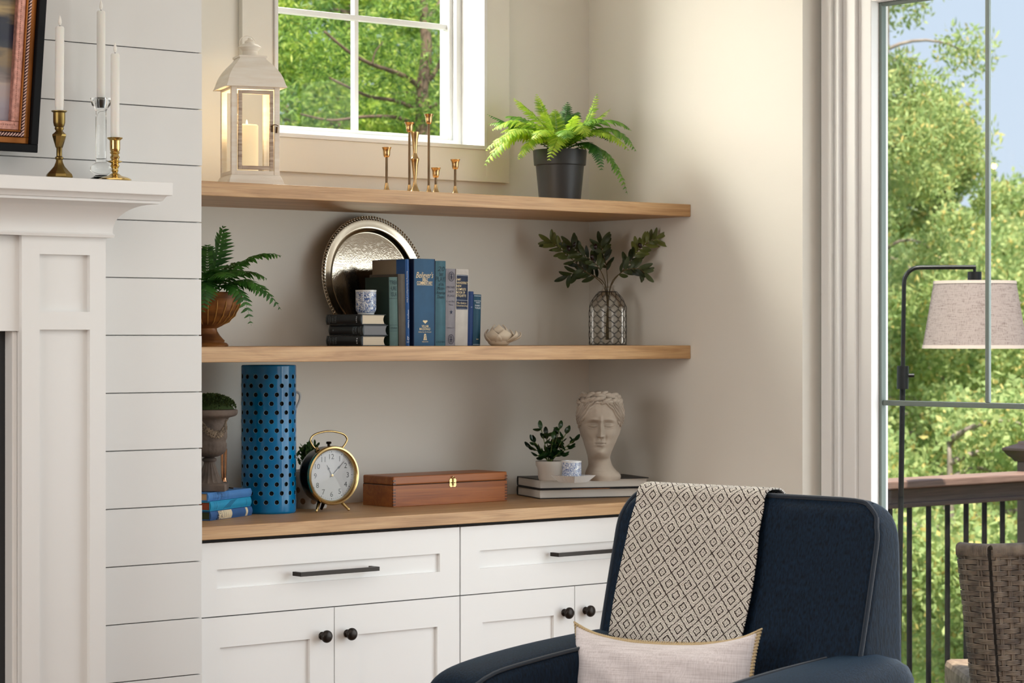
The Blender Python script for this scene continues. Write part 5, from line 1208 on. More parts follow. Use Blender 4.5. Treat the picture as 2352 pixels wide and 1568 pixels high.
for (tx, ty, d) in ((1243, 985, 0), (1228, 1015, -.01), (1220, 1028, .0), (1255, 1000, .02), (1285, 985, .0), (1300, 995, -.01), (1318, 1012, .0), (1305, 1030, -.02), (1270, 1008, -.02), (1235, 1045, -.03), (1290, 1045, -.02), (1276, 1000, .02)):
    P = bez((jx(1262) * 0.4, 0, jz(1066)), (jx(1262 + (tx - 1262) * 0.3), d * 0.5, jz(1040)), (jx(tx), d, jz(ty)), 8)
    ob('stem', MB().tube(P, 0.0013, 5), 'stalk', pj)
    for q in range(7):
        t = 0.35 + 0.65 * q / 6; i = min(int(t * 8), 7); Q = P[i].lerp(P[i + 1], t * 8 - i)
        put_leaf(pj, JL, Q, Vector((rj_.uniform(-1, 1), rj_.uniform(-1, .6), rj_.uniform(-.2, .9))), Vector((rj_.uniform(-.5, .5), -0.7, 0.8)), rj_.uniform(0.021, 0.030))
    put_leaf(pj, JL, P[-1], P[-1] - P[-2] + Vector((0, 0, .004)), Vector((0, -0.7, 0.8)), 0.026)

# fluted square dish and cup
pQ = atZ(1317, 1107, ZB); pQ = Vector((pQ.x, pQ.y, ZB)); sQ = mpp(pQ)
dsh = thing('fluted_dish', 'small fluted square white dish under the cup on the black book', 'dish', pQ, CF + R(47))
hb_, ht_ = 0.029, 0.0455; hd = 0.020; b = MB(); NS = 12
def flute_ring(half, z, amp):
    vs = []
    for k in range(4):
        for i in range(NS * 2):
            t = -1 + 2 * i / (NS * 2); f = amp if i % 2 else 0; x, y = t * half, -(half - f); a_ = R(90 * k); vs.append((x * math.cos(a_) - y * math.sin(a_), x * math.sin(a_) + y * math.cos(a_), z))
    return vs
rings = [flute_ring(hb_, 0.0, 0.0006), flute_ring(ht_ - 0.002, hd - 0.003, 0.0022), flute_ring(ht_, hd, 0.0012), flute_ring(ht_ - 0.002, hd, 0.001), flute_ring(hb_ - 0.001, 0.003, 0.0006)]
n_ = NS * 8; vs = [v for r_ in rings for v in r_]; fs = [(j * n_ + i, j * n_ + (i + 1) % n_, (j + 1) * n_ + (i + 1) % n_, (j + 1) * n_ + i) for j in range(len(rings) - 1) for i in range(n_)] + [tuple(reversed(range(n_))), tuple(range(4 * n_, 5 * n_))]
ob('dish_body', b.add(vs, fs), 'porcelain', dsh, 20)
pK = Vector((pQ.x, pQ.y, ZB + 0.0032)) + Vector((sa, ca, 0)) * 0.004 + Vector((ca, -sa, 0)) * (-4 * sQ)
cup('blue and white leaf patterned cup standing in the fluted dish', pK, 23.5 * mpp(pK), CAM.z + (YH - 1057.5) * mpp(pK) - pK.z, 'delft_leaf')

# ------------------------------------------------------------------ classical head planter
mat('cast_stone', srgb(178, 166, 152), 0.9, c2=srgb(160, 148, 134), vscale=9, bump=0.12, bscale=160)
pH = atZ(1378, 1102.5, ZB); pH = Vector((pH.x, pH.y, ZB)) ; sH = mpp(pH); hzf = lambda py: (1108 - py) * sH
hp = thing('head_planter', 'grey stone head planter of a curly haired classical face looking down', 'planter', pH, CF)
WT = [(908, .040), (914, .046), (922, .054), (934, .060), (948, .064), (960, .066), (972, .063), (984, .0585), (998, .0545), (1012, .050), (1024, .0455), (1034, .0405), (1044, .036), (1054, .033), (1064, .033), (1074, .0355), (1084, .043), (1092, .050), (1098, .052), (1104, .050), (1108, .046)]
XO = [(908, .002), (960, .0005), (1000, .0005), (1034, -.002), (1054, -.003), (1070, .000), (1084, .003), (1094, .008), (1108, .010)]
FT = [(908, .050), (920, .060), (932, .066), (945, .0700), (960, .0715), (972, .0705), (980, .0685), (992, .0690), (1004, .0700), (1014, .0690), (1022, .0700), (1030, .0690), (1038, .0700), (1046, .0680), (1052, .0600), (1058, .0470), (1066, .0410), (1076, .0420), (1086, .0480), (1096, .0540), (1108, .0520)]
BT = [(908, .052), (930, .074), (960, .082), (990, .076), (1020, .060), (1050, .050), (1080, .052), (1095, .056), (1108, .052)]
def spl(tab):
    xs = [a_ for a_, _ in tab]; ys = [b_ for _, b_ in tab]; n = len(xs); d = [(ys[min(i + 1, n - 1)] - ys[max(i - 1, 0)]) / (xs[min(i + 1, n - 1)] - xs[max(i - 1, 0)]) for i in range(n)]
    def f(x):
        i = 0
        while i < n - 2 and x > xs[i + 1]: i += 1
        h = xs[i + 1] - xs[i]; t = max(0.0, min(1.0, (x - xs[i]) / h)); a_ = 2 * t ** 3 - 3 * t * t + 1
        return a_ * ys[i] + (t ** 3 - 2 * t * t + t) * h * d[i] + (1 - a_) * ys[i + 1] + (t ** 3 - t * t) * h * d[i + 1]
    return f
fW, fX, fF, fB = spl(WT), spl(XO), spl(FT), spl(BT)
def g2(x, y, cx, cy, sx_, sy_): return math.exp(-((x - cx) / sx_) ** 2 - ((y - cy) / sy_) ** 2)
def head_pt(u, v):
    py = 908 + 200 * v; an = 2 * math.pi * u
    wv, fv, bv, xo = fW(py), fF(py), fB(py), fX(py)
    s_, c_ = math.sin(an), -math.cos(an)                      # c_<0 faces the viewer
    e = 0.97 if c_ < 0 else 0.88
    x = wv * math.copysign(abs(s_) ** e, s_); y = (fv if c_ < 0 else bv) * math.copysign(abs(c_) ** e, c_)
    d = 0.0; nz = 0.0
    X = x / sH; Y = py                                        # face coordinates in photo-scale units
    if c_ < 0.2:
        fr_ = max(0.0, min(1.0, (0.2 - c_) / 0.5))
        hair_line = 929 + 0.026 * X * X
        skin = 1 / (1 + math.exp(-(Y - hair_line) / 1.3))
        if Y < 1062:
            for sg in (-1, 1):
                Xs = X * sg
                d += 0.0052 * g2(Xs, Y, 15, 967.0 + 0.012 * (Xs - 15) ** 2, 14, 3.2) * skin        # brow
                d -= 0.0120 * g2(Xs, Y, 17, 977.5, 10.5, 6.2) * skin                                # socket
                d += 0.0112 * g2(Xs, Y, 18.5, 980.5, 8.0, 4.4) * skin                               # lidded eyeball
                d -= 0.0030 * g2(Xs, Y, 18.5, 985.2 - 0.018 * (Xs - 18.5) ** 2, 8.6, 0.95) * skin   # lid line
                d += 0.0016 * g2(Xs, Y, 18.5, 987.4 - 0.014 * (Xs - 18.5) ** 2, 8.6, 1.1) * skin
                d -= 0.0024 * g2(Xs, Y, 18.5, 974.2 + 0.012 * (Xs - 18.5) ** 2, 9.5, 1.0) * skin    # upper crease
                d -= 0.0036 * g2(Xs, Y, 7.6, 982, 2.8, 6.0) * skin
                d += 0.0042 * g2(Xs, Y, 25, 1001, 10, 10) * skin                                    # cheek
                d += 0.0060 * g2(Xs, Y, 5.6, 1005.0, 2.7, 2.5)                                      # nostril wing
                d -= 0.0042 * g2(Xs, Y, 3.0, 1009.0, 1.5, 1.2)
                d -= 0.0036 * g2(Xs, Y, 11.0, 1010, 3.0, 7)                                         # fold beside the nose
                d -= 0.0030 * g2(Xs, Y, 10.6, 1021.6, 2.0, 2.0)                                     # mouth corner
            nb = max(0.0, min(1.0, (Y - 964) / 42.0)); fin = 1 / (1 + math.exp(-(Y - 962) / 2.5))
            if Y < 1006: d += fin * (0.0062 + 0.0110 * nb ** 1.5) * math.exp(-(X / (3.1 + 2.0 * nb)) ** 2)
            else: d += 0.0172 * math.exp(-(X / 5.1) ** 2) * math.exp(-((Y - 1006) / 2.4) ** 2)
            d -= 0.0022 * g2(X, Y, 0, 1013.5, 1.6, 3)
            d += 0.0058 * g2(X, Y, 0, 1018.6 + 0.010 * X * X, 8.0, 1.9) + 0.0066 * g2(X, Y, 0, 1025.4 - 0.010 * X * X, 6.8, 2.3) - 0.0052 * g2(X, Y, 0, 1021.7, 10.0, 0.95) - 0.0046 * g2(X, Y, 0, 1031.0, 8.5, 2.4)
            d += 0.0068 * g2(X, Y, 0, 1041, 9.5, 5.4)
        # wavy parted hair
        if skin < 0.999:
            hh = 1 - skin
            q = hair_line - Y; ph = q * 0.78 + 1.3 * math.sin(abs(X) * 0.42 + q * 0.06)
            d += hh * (0.0052 + 0.0034 * math.sin(ph) + 0.0013 * math.sin(ph * 2.3 + 0.7)) * fr_
    else:
        d += 0.0025 * math.sin(py * 0.6 + 3 * math.sin(an * 6)) * (1 if py < 1000 else 0)
    # ear on each side
    for sg in (-1, 1):
        if c_ < 0.75 and sg * s_ > 0: d += 0.0070 * math.exp(-((py - 996) / 13) ** 2 - ((c_ - 0.12) / 0.16) ** 2) - 0.004 * math.exp(-((py - 996) / 8) ** 2 - ((c_ - 0.08) / 0.08) ** 2)
    rr = math.hypot(x, y) + 1e-9; k = 1 + d / rr
    jitter = 0.0012 * noise.noise(Vector((x * 60, y * 60, py * 0.08))) * (1 if py < 975 else 0.3)
    k += jitter / rr
    tiltx = 0.0
    return (x * k + xo, y * k + 0.010 * max(0, min(1, (1060 - py) / 140)) * 0, hzf(py))
b = MB().grid(head_pt, 260, 300, cu=True, flip=True)
n_ = 260; b.f.append(tuple(range(300 * n_, 301 * n_)))
ob('head', b, 'cast_stone', hp, 180)
top = MB().lathe([(0.045, hzf(912)), (0.040, hzf(925)), (0, hzf(930))], 32, cap=False); ob('planting_bowl', top, 'soil', hp)
# wreath of curls and leaves round the crown
rw = random.Random(8)
for k in range(54):
    an = 2 * math.pi * (k + rw.uniform(-.2, .2)) / 27; py = (911 if k < 27 else 923) + rw.uniform(-4, 4) + 6 * abs(math.sin(an)); w_ = lerp_table(WT, py); f_ = lerp_table(FT if -math.cos(an) < 0 else BT, py)
    c0 = Vector((w_ * math.sin(an), -f_ * math.cos(an), hzf(py))); nrm = Vector((math.sin(an), -math.cos(an), 0.6)).normalized(); tg = Vector((math.cos(an), math.sin(an), rw.uniform(-.3, .5))).normalized()
    L_ = rw.uniform(0.013, 0.021); P = [c0 - tg * L_ + nrm * 0.000, c0 - tg * L_ * 0.3 + nrm * 0.005, c0 + tg * L_ * 0.4 + nrm * 0.006, c0 + tg * L_ + nrm * 0.0035]
    ob('wreath_leaf', MB().tube(smoothpath(P, 3), [0.002, 0.004, 0.0055, 0.0062, 0.0066, 0.006, 0.005, 0.0038, 0.0026, 0.001], 8), 'cast_stone', hp, 180)
for sg in (-1, 1):
    for k in range(16):                                       # curls over the temples
        an = sg * R(rw.uniform(48, 104)); py = rw.uniform(938, 984); w_ = lerp_table(WT, py); f_ = lerp_table(FT if -math.cos(an) < 0 else BT, py); c0 = Vector((w_ * math.sin(an), -f_ * math.cos(an), hzf(py))); nrm = Vector((math.sin(an), -math.cos(an), 0)).normalized(); tg = Vector((math.cos(an) * -sg, math.sin(an) * -sg, 0.25)).normalized()
        P = []
        for q in range(9): th_ = q / 8; P.append(c0 + nrm * 0.002 + tg * (th_ - 0.5) * 0.026 + Vector((0, 0, 0.0035 * math.sin(th_ * 7 + k))))
        ob('hair_curl', MB().tube(P, [0.0012 + 0.0030 * math.sin(math.pi * q / 8) for q in range(9)], 6), 'cast_stone', hp, 180)
# ================================================================== armchair
def velvet():
    m, t, b = base('navy_velvet'); b.inputs['Roughness'].default_value = 0.75; b.inputs['Sheen Weight'].default_value = 0.08; b.inputs['Sheen Roughness'].default_value = 0.35; b.inputs['Sheen Tint'].default_value = (0.30, 0.62, 1.0, 1)
    b.inputs['Specular IOR Level'].default_value = 0.2
    tc = t.nodes.new('ShaderNodeTexCoord'); mp = t.nodes.new('ShaderNodeMapping'); mp.inputs['Scale'].default_value = (260, 260, 70); t.links.new(tc.outputs['Object'], mp.inputs[0])
    n = t.nodes.new('ShaderNodeTexNoise'); n.inputs['Scale'].default_value = 1.0; n.inputs['Detail'].default_value = 4; t.links.new(mp.outputs[0], n.inputs['Vector'])
    r = t.nodes.new('ShaderNodeValToRGB'); r.color_ramp.elements[0].position = 0.3; r.color_ramp.elements[0].color = (0.0012, 0.004, 0.009, 1); r.color_ramp.elements[1].position = 0.72; r.color_ramp.elements[1].color = (0.0055, 0.020, 0.046, 1)
    t.links.new(n.outputs['Fac'], r.inputs[0]); t.links.new(r.outputs[0], b.inputs['Base Color'])
    bp = t.nodes.new('ShaderNodeBump'); bp.inputs['Strength'].default_value = 0.5; bp.inputs['Distance'].default_value = 0.002; t.links.new(n.outputs['Fac'], bp.inputs['Height']); t.links.new(bp.outputs[0], b.inputs['Normal'])
velvet(); mat('navy_piping', (0.008, 0.018, 0.034), 0.8, sheen=0.3)
CR = R(-82.0); CH0 = Vector((-1.192, -1.838, 0.012))
ch = thing('armchair', 'navy blue velvet armchair with piped edges in front of the cabinets', 'armchair', CH0, CR)
ZT = 1.045
TILT = math.tan(R(14.5))
def y_f(z): return -(1.043 - z) * TILT
def w_h(z): return 0.360 - 0.012 * max(0, (0.8 - z)) 
def y_r(z): return y_f(z) + 0.075 + (1.043 - z) * 0.30
def rrect(x0, x1, y0, y1, r, n=6):
    pts = []
    for (cx, cy, a0) in ((x1 - r, y0 + r, -90), (x1 - r, y1 - r, 0), (x0 + r, y1 - r, 90), (x0 + r, y0 + r, 180)):
        for i in range(n + 1): a_ = R(a0 + 90 * i / n); pts.append((cx + r * math.cos(a_), cy + r * math.sin(a_)))
    return pts
rings = []
zs_ = [0.30 + i * 0.05 for i in range(14)] + [0.975, 0.995, 1.010, 1.022, 1.031, 1.037, 1.041, 1.043]
for z in zs_:
    w_ = w_h(z)
    if z > 0.955: w_ -= 0.075 * (1 - math.sqrt(max(0, 1 - ((z - 0.955) / 0.0885) ** 2)))
    a_, c_ = y_f(z), y_r(z)
    if z > 1.01: k = (z - 1.01) / 0.034; a_ += 0.014 * k * k; c_ -= 0.022 * k * k
    rings.append([(x, y - 0.010 * math.cos(x / 0.45) ** 2 * (1 if y < (a_ + c_) / 2 else 0), z) for x, y in rrect(-w_, w_, a_, c_, 0.026)])
def loft(rings, cap0=True, cap1=True):
    n = len(rings[0]); b = MB(); vs = [v for r_ in rings for v in r_]
    fs = [(j * n + i, j * n + (i + 1) % n, (j + 1) * n + (i + 1) % n, (j + 1) * n + i) for j in range(len(rings) - 1) for i in range(n)]
    if cap0: fs.append(tuple(reversed(range(n))))
    if cap1: fs.append(tuple(range((len(rings) - 1) * n, len(rings) * n)))
    return b.add(vs, fs)
ob('backrest', loft(rings), 'navy_velvet', ch, 50)
pp = []
for z in [0.45 + 0.03 * i for i in range(17)] + [0.955, 0.975, 0.99]:
    w_ = w_h(z)
    if z > 0.955: w_ -= 0.075 * (1 - math.sqrt(max(0, 1 - ((z - 0.955) / 0.0885) ** 2)))
    pp.append((w_ - 0.004, y_f(z) + 0.002, z))
for z in (1.008, 1.022, 1.033, 1.040): pp.append((w_h(z) - 0.075 * (1 - math.sqrt(max(0, 1 - ((z - 0.955) / 0.0885) ** 2))) - 0.002, y_f(z) + 0.008, z + 0.002))
pp += [(0.25, 0.006, 1.0455), (0.12, 0.006, 1.046), (0, 0.006, 1.046)]
pp = pp + [(-x, y, z) for (x, y, z) in reversed(pp[:-1])]
ob('piping', MB().tube(smoothpath(pp, 2), 0.0052, 8), 'navy_piping', ch)
def arm(sg):
    rg = []; xi, xo = 0.262, 0.440
    for y, sh in ((0.06, 0.0), (-0.1, 0), (-0.3, 0), (-0.5, 0), (-0.56, 0.002), (-0.585, 0.008), (-0.600, 0.018), (-0.606, 0.034)):
        zt_ = 0.722 + 0.050 * y - sh - 0.020 * max(0, (-0.35 - y) / 0.25) ** 2; pts = []
        x0, x1 = xi + sh * 0.5, xo - sh * 0.5 + 0.02 * math.sin(math.pi * min(1, max(0, -y / 0.6)))
        prof2 = [(x0 - 0.0, 0.16), (x0, zt_ - 0.05), (x0 + 0.002, zt_ - 0.025), (x0 + 0.012, zt_ - 0.008), (x0 + 0.035, zt_ + 0.002), ((x0 + x1) / 2, zt_ + 0.006), (x1 - 0.045, zt_ - 0.001), (x1 - 0.015, zt_ - 0.014), (x1 - 0.002, zt_ - 0.038), (x1, zt_ - 0.07), (x1, 0.16)]
        rg.append([(sg * x, y, z) for x, z in (prof2 if sg > 0 else prof2)])
    b = loft(rg)
    a_ = ob('arm', b, 'navy_velvet', ch, 50)
    md = a_.modifiers.new('ss', 'SUBSURF'); md.levels = 1; md.render_levels = 2
    edge = [(sg * (r_[3][0] * sg - 0.000), r_[3][1], r_[3][2] + 0.001) for r_ in rg[:-1]] + [(sg * (xi + 0.02), -0.603, 0.60), (sg * (xi + 0.02), -0.603, 0.40)]
    ob('arm_piping', MB().tube(smoothpath(edge, 4), 0.0045, 8), 'navy_piping', a_)
arm(-1); arm(1)
b = loft([[(x, y, z) for x, y in rrect(-w_, w_, -0.60 + i_, -0.10 - 0.0 * i_, 0.05)] for z, w_, i_ in ((0.30, 0.25, 0.01), (0.32, 0.26, 0.0), (0.42, 0.26, 0.0), (0.455, 0.255, 0.01), (0.47, 0.235, 0.03))])
ob('seat_cushion', b, 'navy_velvet', ch, 60)
ob('seat_base', MB().box(-0.43, -0.56, 0.12, 0.43, 0.12, 0.30), 'navy_velvet', ch, 0, 0.02)
wood('leg_wood', srgb(70, 44, 26), srgb(60, 36, 20), srgb(48, 28, 16), 'z')
for (x, y) in ((-.38, -.52), (.38, -.52), (-.38, .08), (.38, .08)): ob('leg', MB().lathe([(0.016, 0), (0.022, 0.125)], 16, x, y), 'leg_wood', ch)

# woven throw over the back
def throw_mat():
    m, t, b = base('diamond_weave'); b.inputs['Roughness'].default_value = 0.95; L = t.links.new
    uv = t.nodes.new('ShaderNodeUVMap'); uv.uv_map = 'UVMap'; sp = t.nodes.new('ShaderNodeSeparateXYZ')
    nz = t.nodes.new('ShaderNodeTexNoise'); nz.inputs['Scale'].default_value = 9; nz.inputs['Detail'].default_value = 2; vm = t.nodes.new('ShaderNodeVectorMath'); vm.operation = 'MULTIPLY_ADD'; vm.inputs[1].default_value = (0.10, 0.10, 0)
    L(uv.outputs[0], nz.inputs['Vector']); L(nz.outputs['Color'], vm.inputs[0]); L(uv.outputs[0], vm.inputs[2]); L(vm.outputs[0], sp.inputs[0])
    def math_(op, a_, b_=None, v=None):
        n = t.nodes.new('ShaderNodeMath'); n.operation = op
        L(a_, n.inputs[0]) if not isinstance(a_, float) else None
        if b_ is not None: L(b_, n.inputs[1])
        if v is not None: n.inputs[1].default_value = v
        return n.outputs[0]
    A_ = math_('ADD', sp.outputs[0], sp.outputs[1]); B_ = math_('SUBTRACT', sp.outputs[0], sp.outputs[1])
    da_ = math_('ABSOLUTE', math_('SUBTRACT', math_('FRACT', A_), v=0.5)); db_ = math_('ABSOLUTE', math_('SUBTRACT', math_('FRACT', B_), v=0.5))
    m_ = math_('MAXIMUM', da_, db_)
    r = t.nodes.new('ShaderNodeValToRGB'); cr = r.color_ramp; cr.interpolation = 'CONSTANT'
    dk, lt_ = (*srgb(62, 52, 48), 1), (*srgb(236, 230, 220), 1)
    seq = [(0.0, dk), (0.035, lt_), (0.085, dk), (0.11, lt_), (0.16, dk), (0.25, lt_), (0.305, dk), (0.335, lt_), (0.385, dk), (0.41, lt_), (0.455, dk)]
    cr.elements[0].position = 0; cr.elements[0].color = dk; cr.elements[1].position = 0.455; cr.elements[1].color = dk
    for p_, c_ in seq[1:-1]: e = cr.elements.new(p_); e.color = c_
    L(m_, r.inputs[0])
    # fine thread rows
    mp = t.nodes.new('ShaderNodeMapping'); mp.inputs['Scale'].default_value = (40, 14, 1); L(uv.outputs[0], mp.inputs[0]); n2 = t.nodes.new('ShaderNodeTexNoise'); n2.inputs['Scale'].default_value = 1.0; n2.inputs['Detail'].default_value = 2; L(mp.outputs[0], n2.inputs['Vector'])
    mx = t.nodes.new('ShaderNodeMix'); mx.data_type = 'RGBA'; mx.blend_type = 'OVERLAY'; mx.inputs[0].default_value = 0.35; L(r.outputs[0], mx.inputs[6]); L(n2.outputs['Color'], mx.inputs[7]); L(mx.outputs[2], b.inputs['Base Color'])
    bp = t.nodes.new('ShaderNodeBump'); bp.inputs['Strength'].default_value = 0.4; bp.inputs['Distance'].default_value = 0.0015; L(n2.outputs['Fac'], bp.inputs['Height']); L(bp.outputs[0], b.inputs['Normal'])
throw_mat()
tx0, tx1 = -0.306, 0.066
path = []
for z in [0.62 + 0.03 * i for i in range(14)]: path.append((y_r(z) + 0.006, z))
path += [(y_r(1.02) + 0.004, 1.025), (y_r(1.03) - 0.008, 1.047), (0.05, 1.058), (0.025, 1.060), (0.002, 1.056), (-0.012, 1.042), (y_f(1.02) - 0.013, 1.015)]
for z in [0.99 - 0.03 * i for i in range(17)]: path.append((y_f(z) - 0.018, z))
PTH = smoothpath([(0, y, z) for y, z in path], 3); ln_ = [0.0]
for i in range(1, len(PTH)): ln_.append(ln_[-1] + (PTH[i] - PTH[i - 1]).length)
TL = ln_[-1]; NV = len(PTH) - 1; NU = 40
b = MB()
def thr(u, v):
    i = min(int(round(v * NV)), NV); p_ = PTH[i]; x = tx0 + (tx1 - tx0) * u
    fr = max(0, (ln_[i] / TL - 0.55) / 0.45)
    bul = 0.010 * math.cos((x) / 0.45) ** 2
    wob = 0.005 * math.sin(x * 32 + p_.z * 9) * fr + 0.010 * math.exp(-((x + 0.23 + (1.0 - p_.z) * 0.05) / 0.02) ** 2) * max(0, fr - 0.55) * 2.0
    return (x + 0.006 * math.sin(p_.z * 14 + u * 2), p_.y - bul - (wob + 0.002) * (1 if fr > 0 else -1), p_.z)
for j in range(NV):
    pass
k0 = len(b.v); vs = [thr(i / NU, j / NV) for j in range(NV + 1) for i in range(NU + 1)]; fs = []
PER = 0.0505
for j in range(NV):
    for i in range(NU):
        fs.append((j * (NU + 1) + i, j * (NU + 1) + i + 1, (j + 1) * (NU + 1) + i + 1, (j + 1) * (NU + 1) + i))
        for (ii, jj) in ((i, j), (i + 1, j), (i + 1, j + 1), (i, j + 1)): b.uv.append(((tx1 - tx0) * ii / NU / PER, ln_[jj] / PER))
b.add(vs, fs)
tw = tag(ob('throw_blanket', b, 'diamond_weave', None, 180, loc=CH0, rz=CR), 'black and cream diamond patterned throw draped over the armchair back', 'blanket')
md = tw.modifiers.new('thick', 'SOLIDIFY'); md.thickness = 0.004; md.offset = 0

# lumbar cushion
def linen(name, c, c2):
    m, t, b = base(name); b.inputs['Roughness'].default_value = 0.9; L = t.links.new; b.inputs['Sheen Weight'].default_value = 0.15
    tc = t.nodes.new('ShaderNodeTexCoord'); out = None
    mx = t.nodes.new('ShaderNodeMix'); mx.data_type = 'FLOAT'; mx.inputs[0].default_value = 0.5
    for k, s_ in enumerate(((14, 14, 420), (420, 420, 14))):
        mp = t.nodes.new('ShaderNodeMapping'); mp.inputs['Scale'].default_value = s_; L(tc.outputs['Object'], mp.inputs[0]); n = t.nodes.new('ShaderNodeTexNoise'); n.inputs['Scale'].default_value = 1.0; n.inputs['Detail'].default_value = 3; L(mp.outputs[0], n.inputs['Vector']); L(n.outputs['Fac'], mx.inputs[2 + k])
    r = t.nodes.new('ShaderNodeValToRGB'); r.color_ramp.elements[0].position = 0.36; r.color_ramp.elements[0].color = (*c2, 1); r.color_ramp.elements[1].position = 0.6; r.color_ramp.elements[1].color = (*c, 1)
    L(mx.outputs[0], r.inputs[0]); L(r.outputs[0], b.inputs['Base Color']); bp = t.nodes.new('ShaderNodeBump'); bp.inputs['Strength'].default_value = 0.3; bp.inputs['Distance'].default_value = 0.001; L(mx.outputs[0], bp.inputs['Height']); L(bp.outputs[0], b.inputs['Normal'])
linen('linen_mauve', srgb(230, 223, 225), srgb(200, 191, 192)); mat('stitch_tan', srgb(196, 174, 136), 0.9)
cu = thing('lumbar_cushion', 'pale mauve linen cushion with tan stitched edge on the armchair seat', 'cushion', CH0 + Matrix.Rotation(CR, 3, 'Z') @ Vector((-0.052, -0.262, 0.452)), CR)
cu.rotation_euler = (R(-9), R(-2.6), CR + R(1.0))
PWd, PHh, PTt = 0.245, 0.150, 0.066
def outline(u, v):
    x = PWd * u * (1 - 0.05 * (1 - v * v) ** 1.0 + 0.03 * abs(v) ** 3); z = PHh * v * (1 - 0.16 * (1 - u * u) + 0.10 * abs(u) ** 6)
    return x, z + PHh
def pil(sg):
    def f(a_, b_):
        u, v = math.sin((2 * a_ - 1) * math.pi / 2), math.sin((2 * b_ - 1) * math.pi / 2); x, z = outline(u, v); th_ = PTt * ((1 - u ** 4) * (1 - v ** 4)) ** 0.55
        wr = 0.005 * math.sin(9 * u + 14 * v) * (abs(u * v)) * (1 - abs(u)) * 4 + 0.003 * math.sin(u * 16 + v * 5) * (1 - u * u) * (1 - v * v)
        return (x, sg * (th_ + wr), z)
    return f
b = MB().grid(pil(-1), 48, 32); b.grid(pil(1), 48, 32, flip=True)
ob('cushion_cover', b, 'linen_mauve', cu, 180)
edge = []
for k in range(40): edge.append((-1 + 2 * k / 40, 1))
for k in range(24): edge.append((1, 1 - 2 * k / 24))
for k in range(40): edge.append((1 - 2 * k / 40, -1))
for k in range(24): edge.append((-1, -1 + 2 * k / 24))
pts = [Vector((outline(u, v)[0], 0, outline(u, v)[1])) for u, v in edge]
b = MB().tube(pts, 0.0042, 6, closed=True)
n_ = len(pts)
for i in range(n_):
    for f_ in (0.0, 0.5):
        P = pts[i].lerp(pts[(i + 1) % n_], f_); c_ = Vector((0, 0, PHh)); d = (P - c_).normalized()
        b.tube([P + Vector((0, -0.0055, 0)) - d * 0.004, P + d * 0.0060, P + Vector((0, 0.0055, 0)) - d * 0.004], 0.0022, 5)
sb = ob('stitched_edge', b, 'stitch_tan', cu, 180); sb['kind'] = 'stuff'

# ================================================================== porch outside the door
mat('rail_brown', srgb(92, 66, 56), 0.5, c2=srgb(74, 52, 44), vscale=4, stretch=(2, 40, 40)); mat('rail_top', srgb(140, 112, 100), 0.45, c2=srgb(118, 92, 82), vscale=4, stretch=(2, 40, 40)); mat('baluster_black', (0.006, 0.0055, 0.005), 0.65, spec=0.2); mat('post_dark', srgb(46, 34, 30), 0.5)
dk = thing('porch_deck', 'brown porch deck outside the glazed patio door', 'deck', (0.26, -5.0, -0.03)); dk['kind'] = 'structure'; del dk['category']; dk.name = 'floor_porch'
for i in range(24): ob('deck_board', MB().box(0.0, 0.215 * i, -0.03, 3.6, 0.215 * i + 0.208, 0.0), 'rail_brown', dk, 0)
rl_ = thing('deck_railing', 'dark brown deck railing with black balusters beyond the patio door', 'railing', (0.9, 0.0, 0))
rx0, rx1 = 0.30, 2.123
px_ = lambda x: x - 0.9
ob('top_rail', MB().box(px_(rx0), -0.125, 0.890, px_(rx1), 0.01, 0.919), 'rail_top', rl_, 0, 0.006, seg=3)
ob('sub_rail', MB().box(px_(rx0), -0.085, 0.822, px_(rx1), -0.03, 0.888), 'rail_brown', rl_, 0, 0.003)
ob('sub_rail_lip', MB().box(px_(rx0), -0.097, 0.822, px_(rx1), -0.085, 0.838), 'rail_brown', rl_, 0, 0.003)
ob('bottom_rail', MB().box(px_(rx0), -0.085, 0.06, px_(rx1), -0.03, 0.11), 'rail_brown', rl_, 0, 0.003)
BLm = mesh('baluster', MB().lathe([(0.0095, 0.11), (0.0095, 0.822)], 14), 'baluster_black')
for k in range(-10, 7): 
    x = 1.3986 + 0.1022 * k
    if rx0 + 0.05 < x < rx1 - 0.02: ob('baluster', BLm, None, rl_, loc=(px_(x) - 0.05, -0.057, 0))
pst = thing('deck_post', 'dark brown square deck post with stepped cap at the end of the railing', 'post', (2.185, -0.057, -0.03))
ob('shaft', MB().box(-0.062, -0.062, 0, 0.062, 0.062, 1.005), 'post_dark', pst, 0, 0.004)
ob('cap', sqloft([(0.068, 0.985), (0.076, 0.998), (0.086, 1.006), (0.096, 1.022), (0.100, 1.026), (0.100, 1.034), (0.070, 1.046), (0.060, 1.050), (0.058, 1.058), (0.0, 1.066)]), 'post_dark', pst, 20)

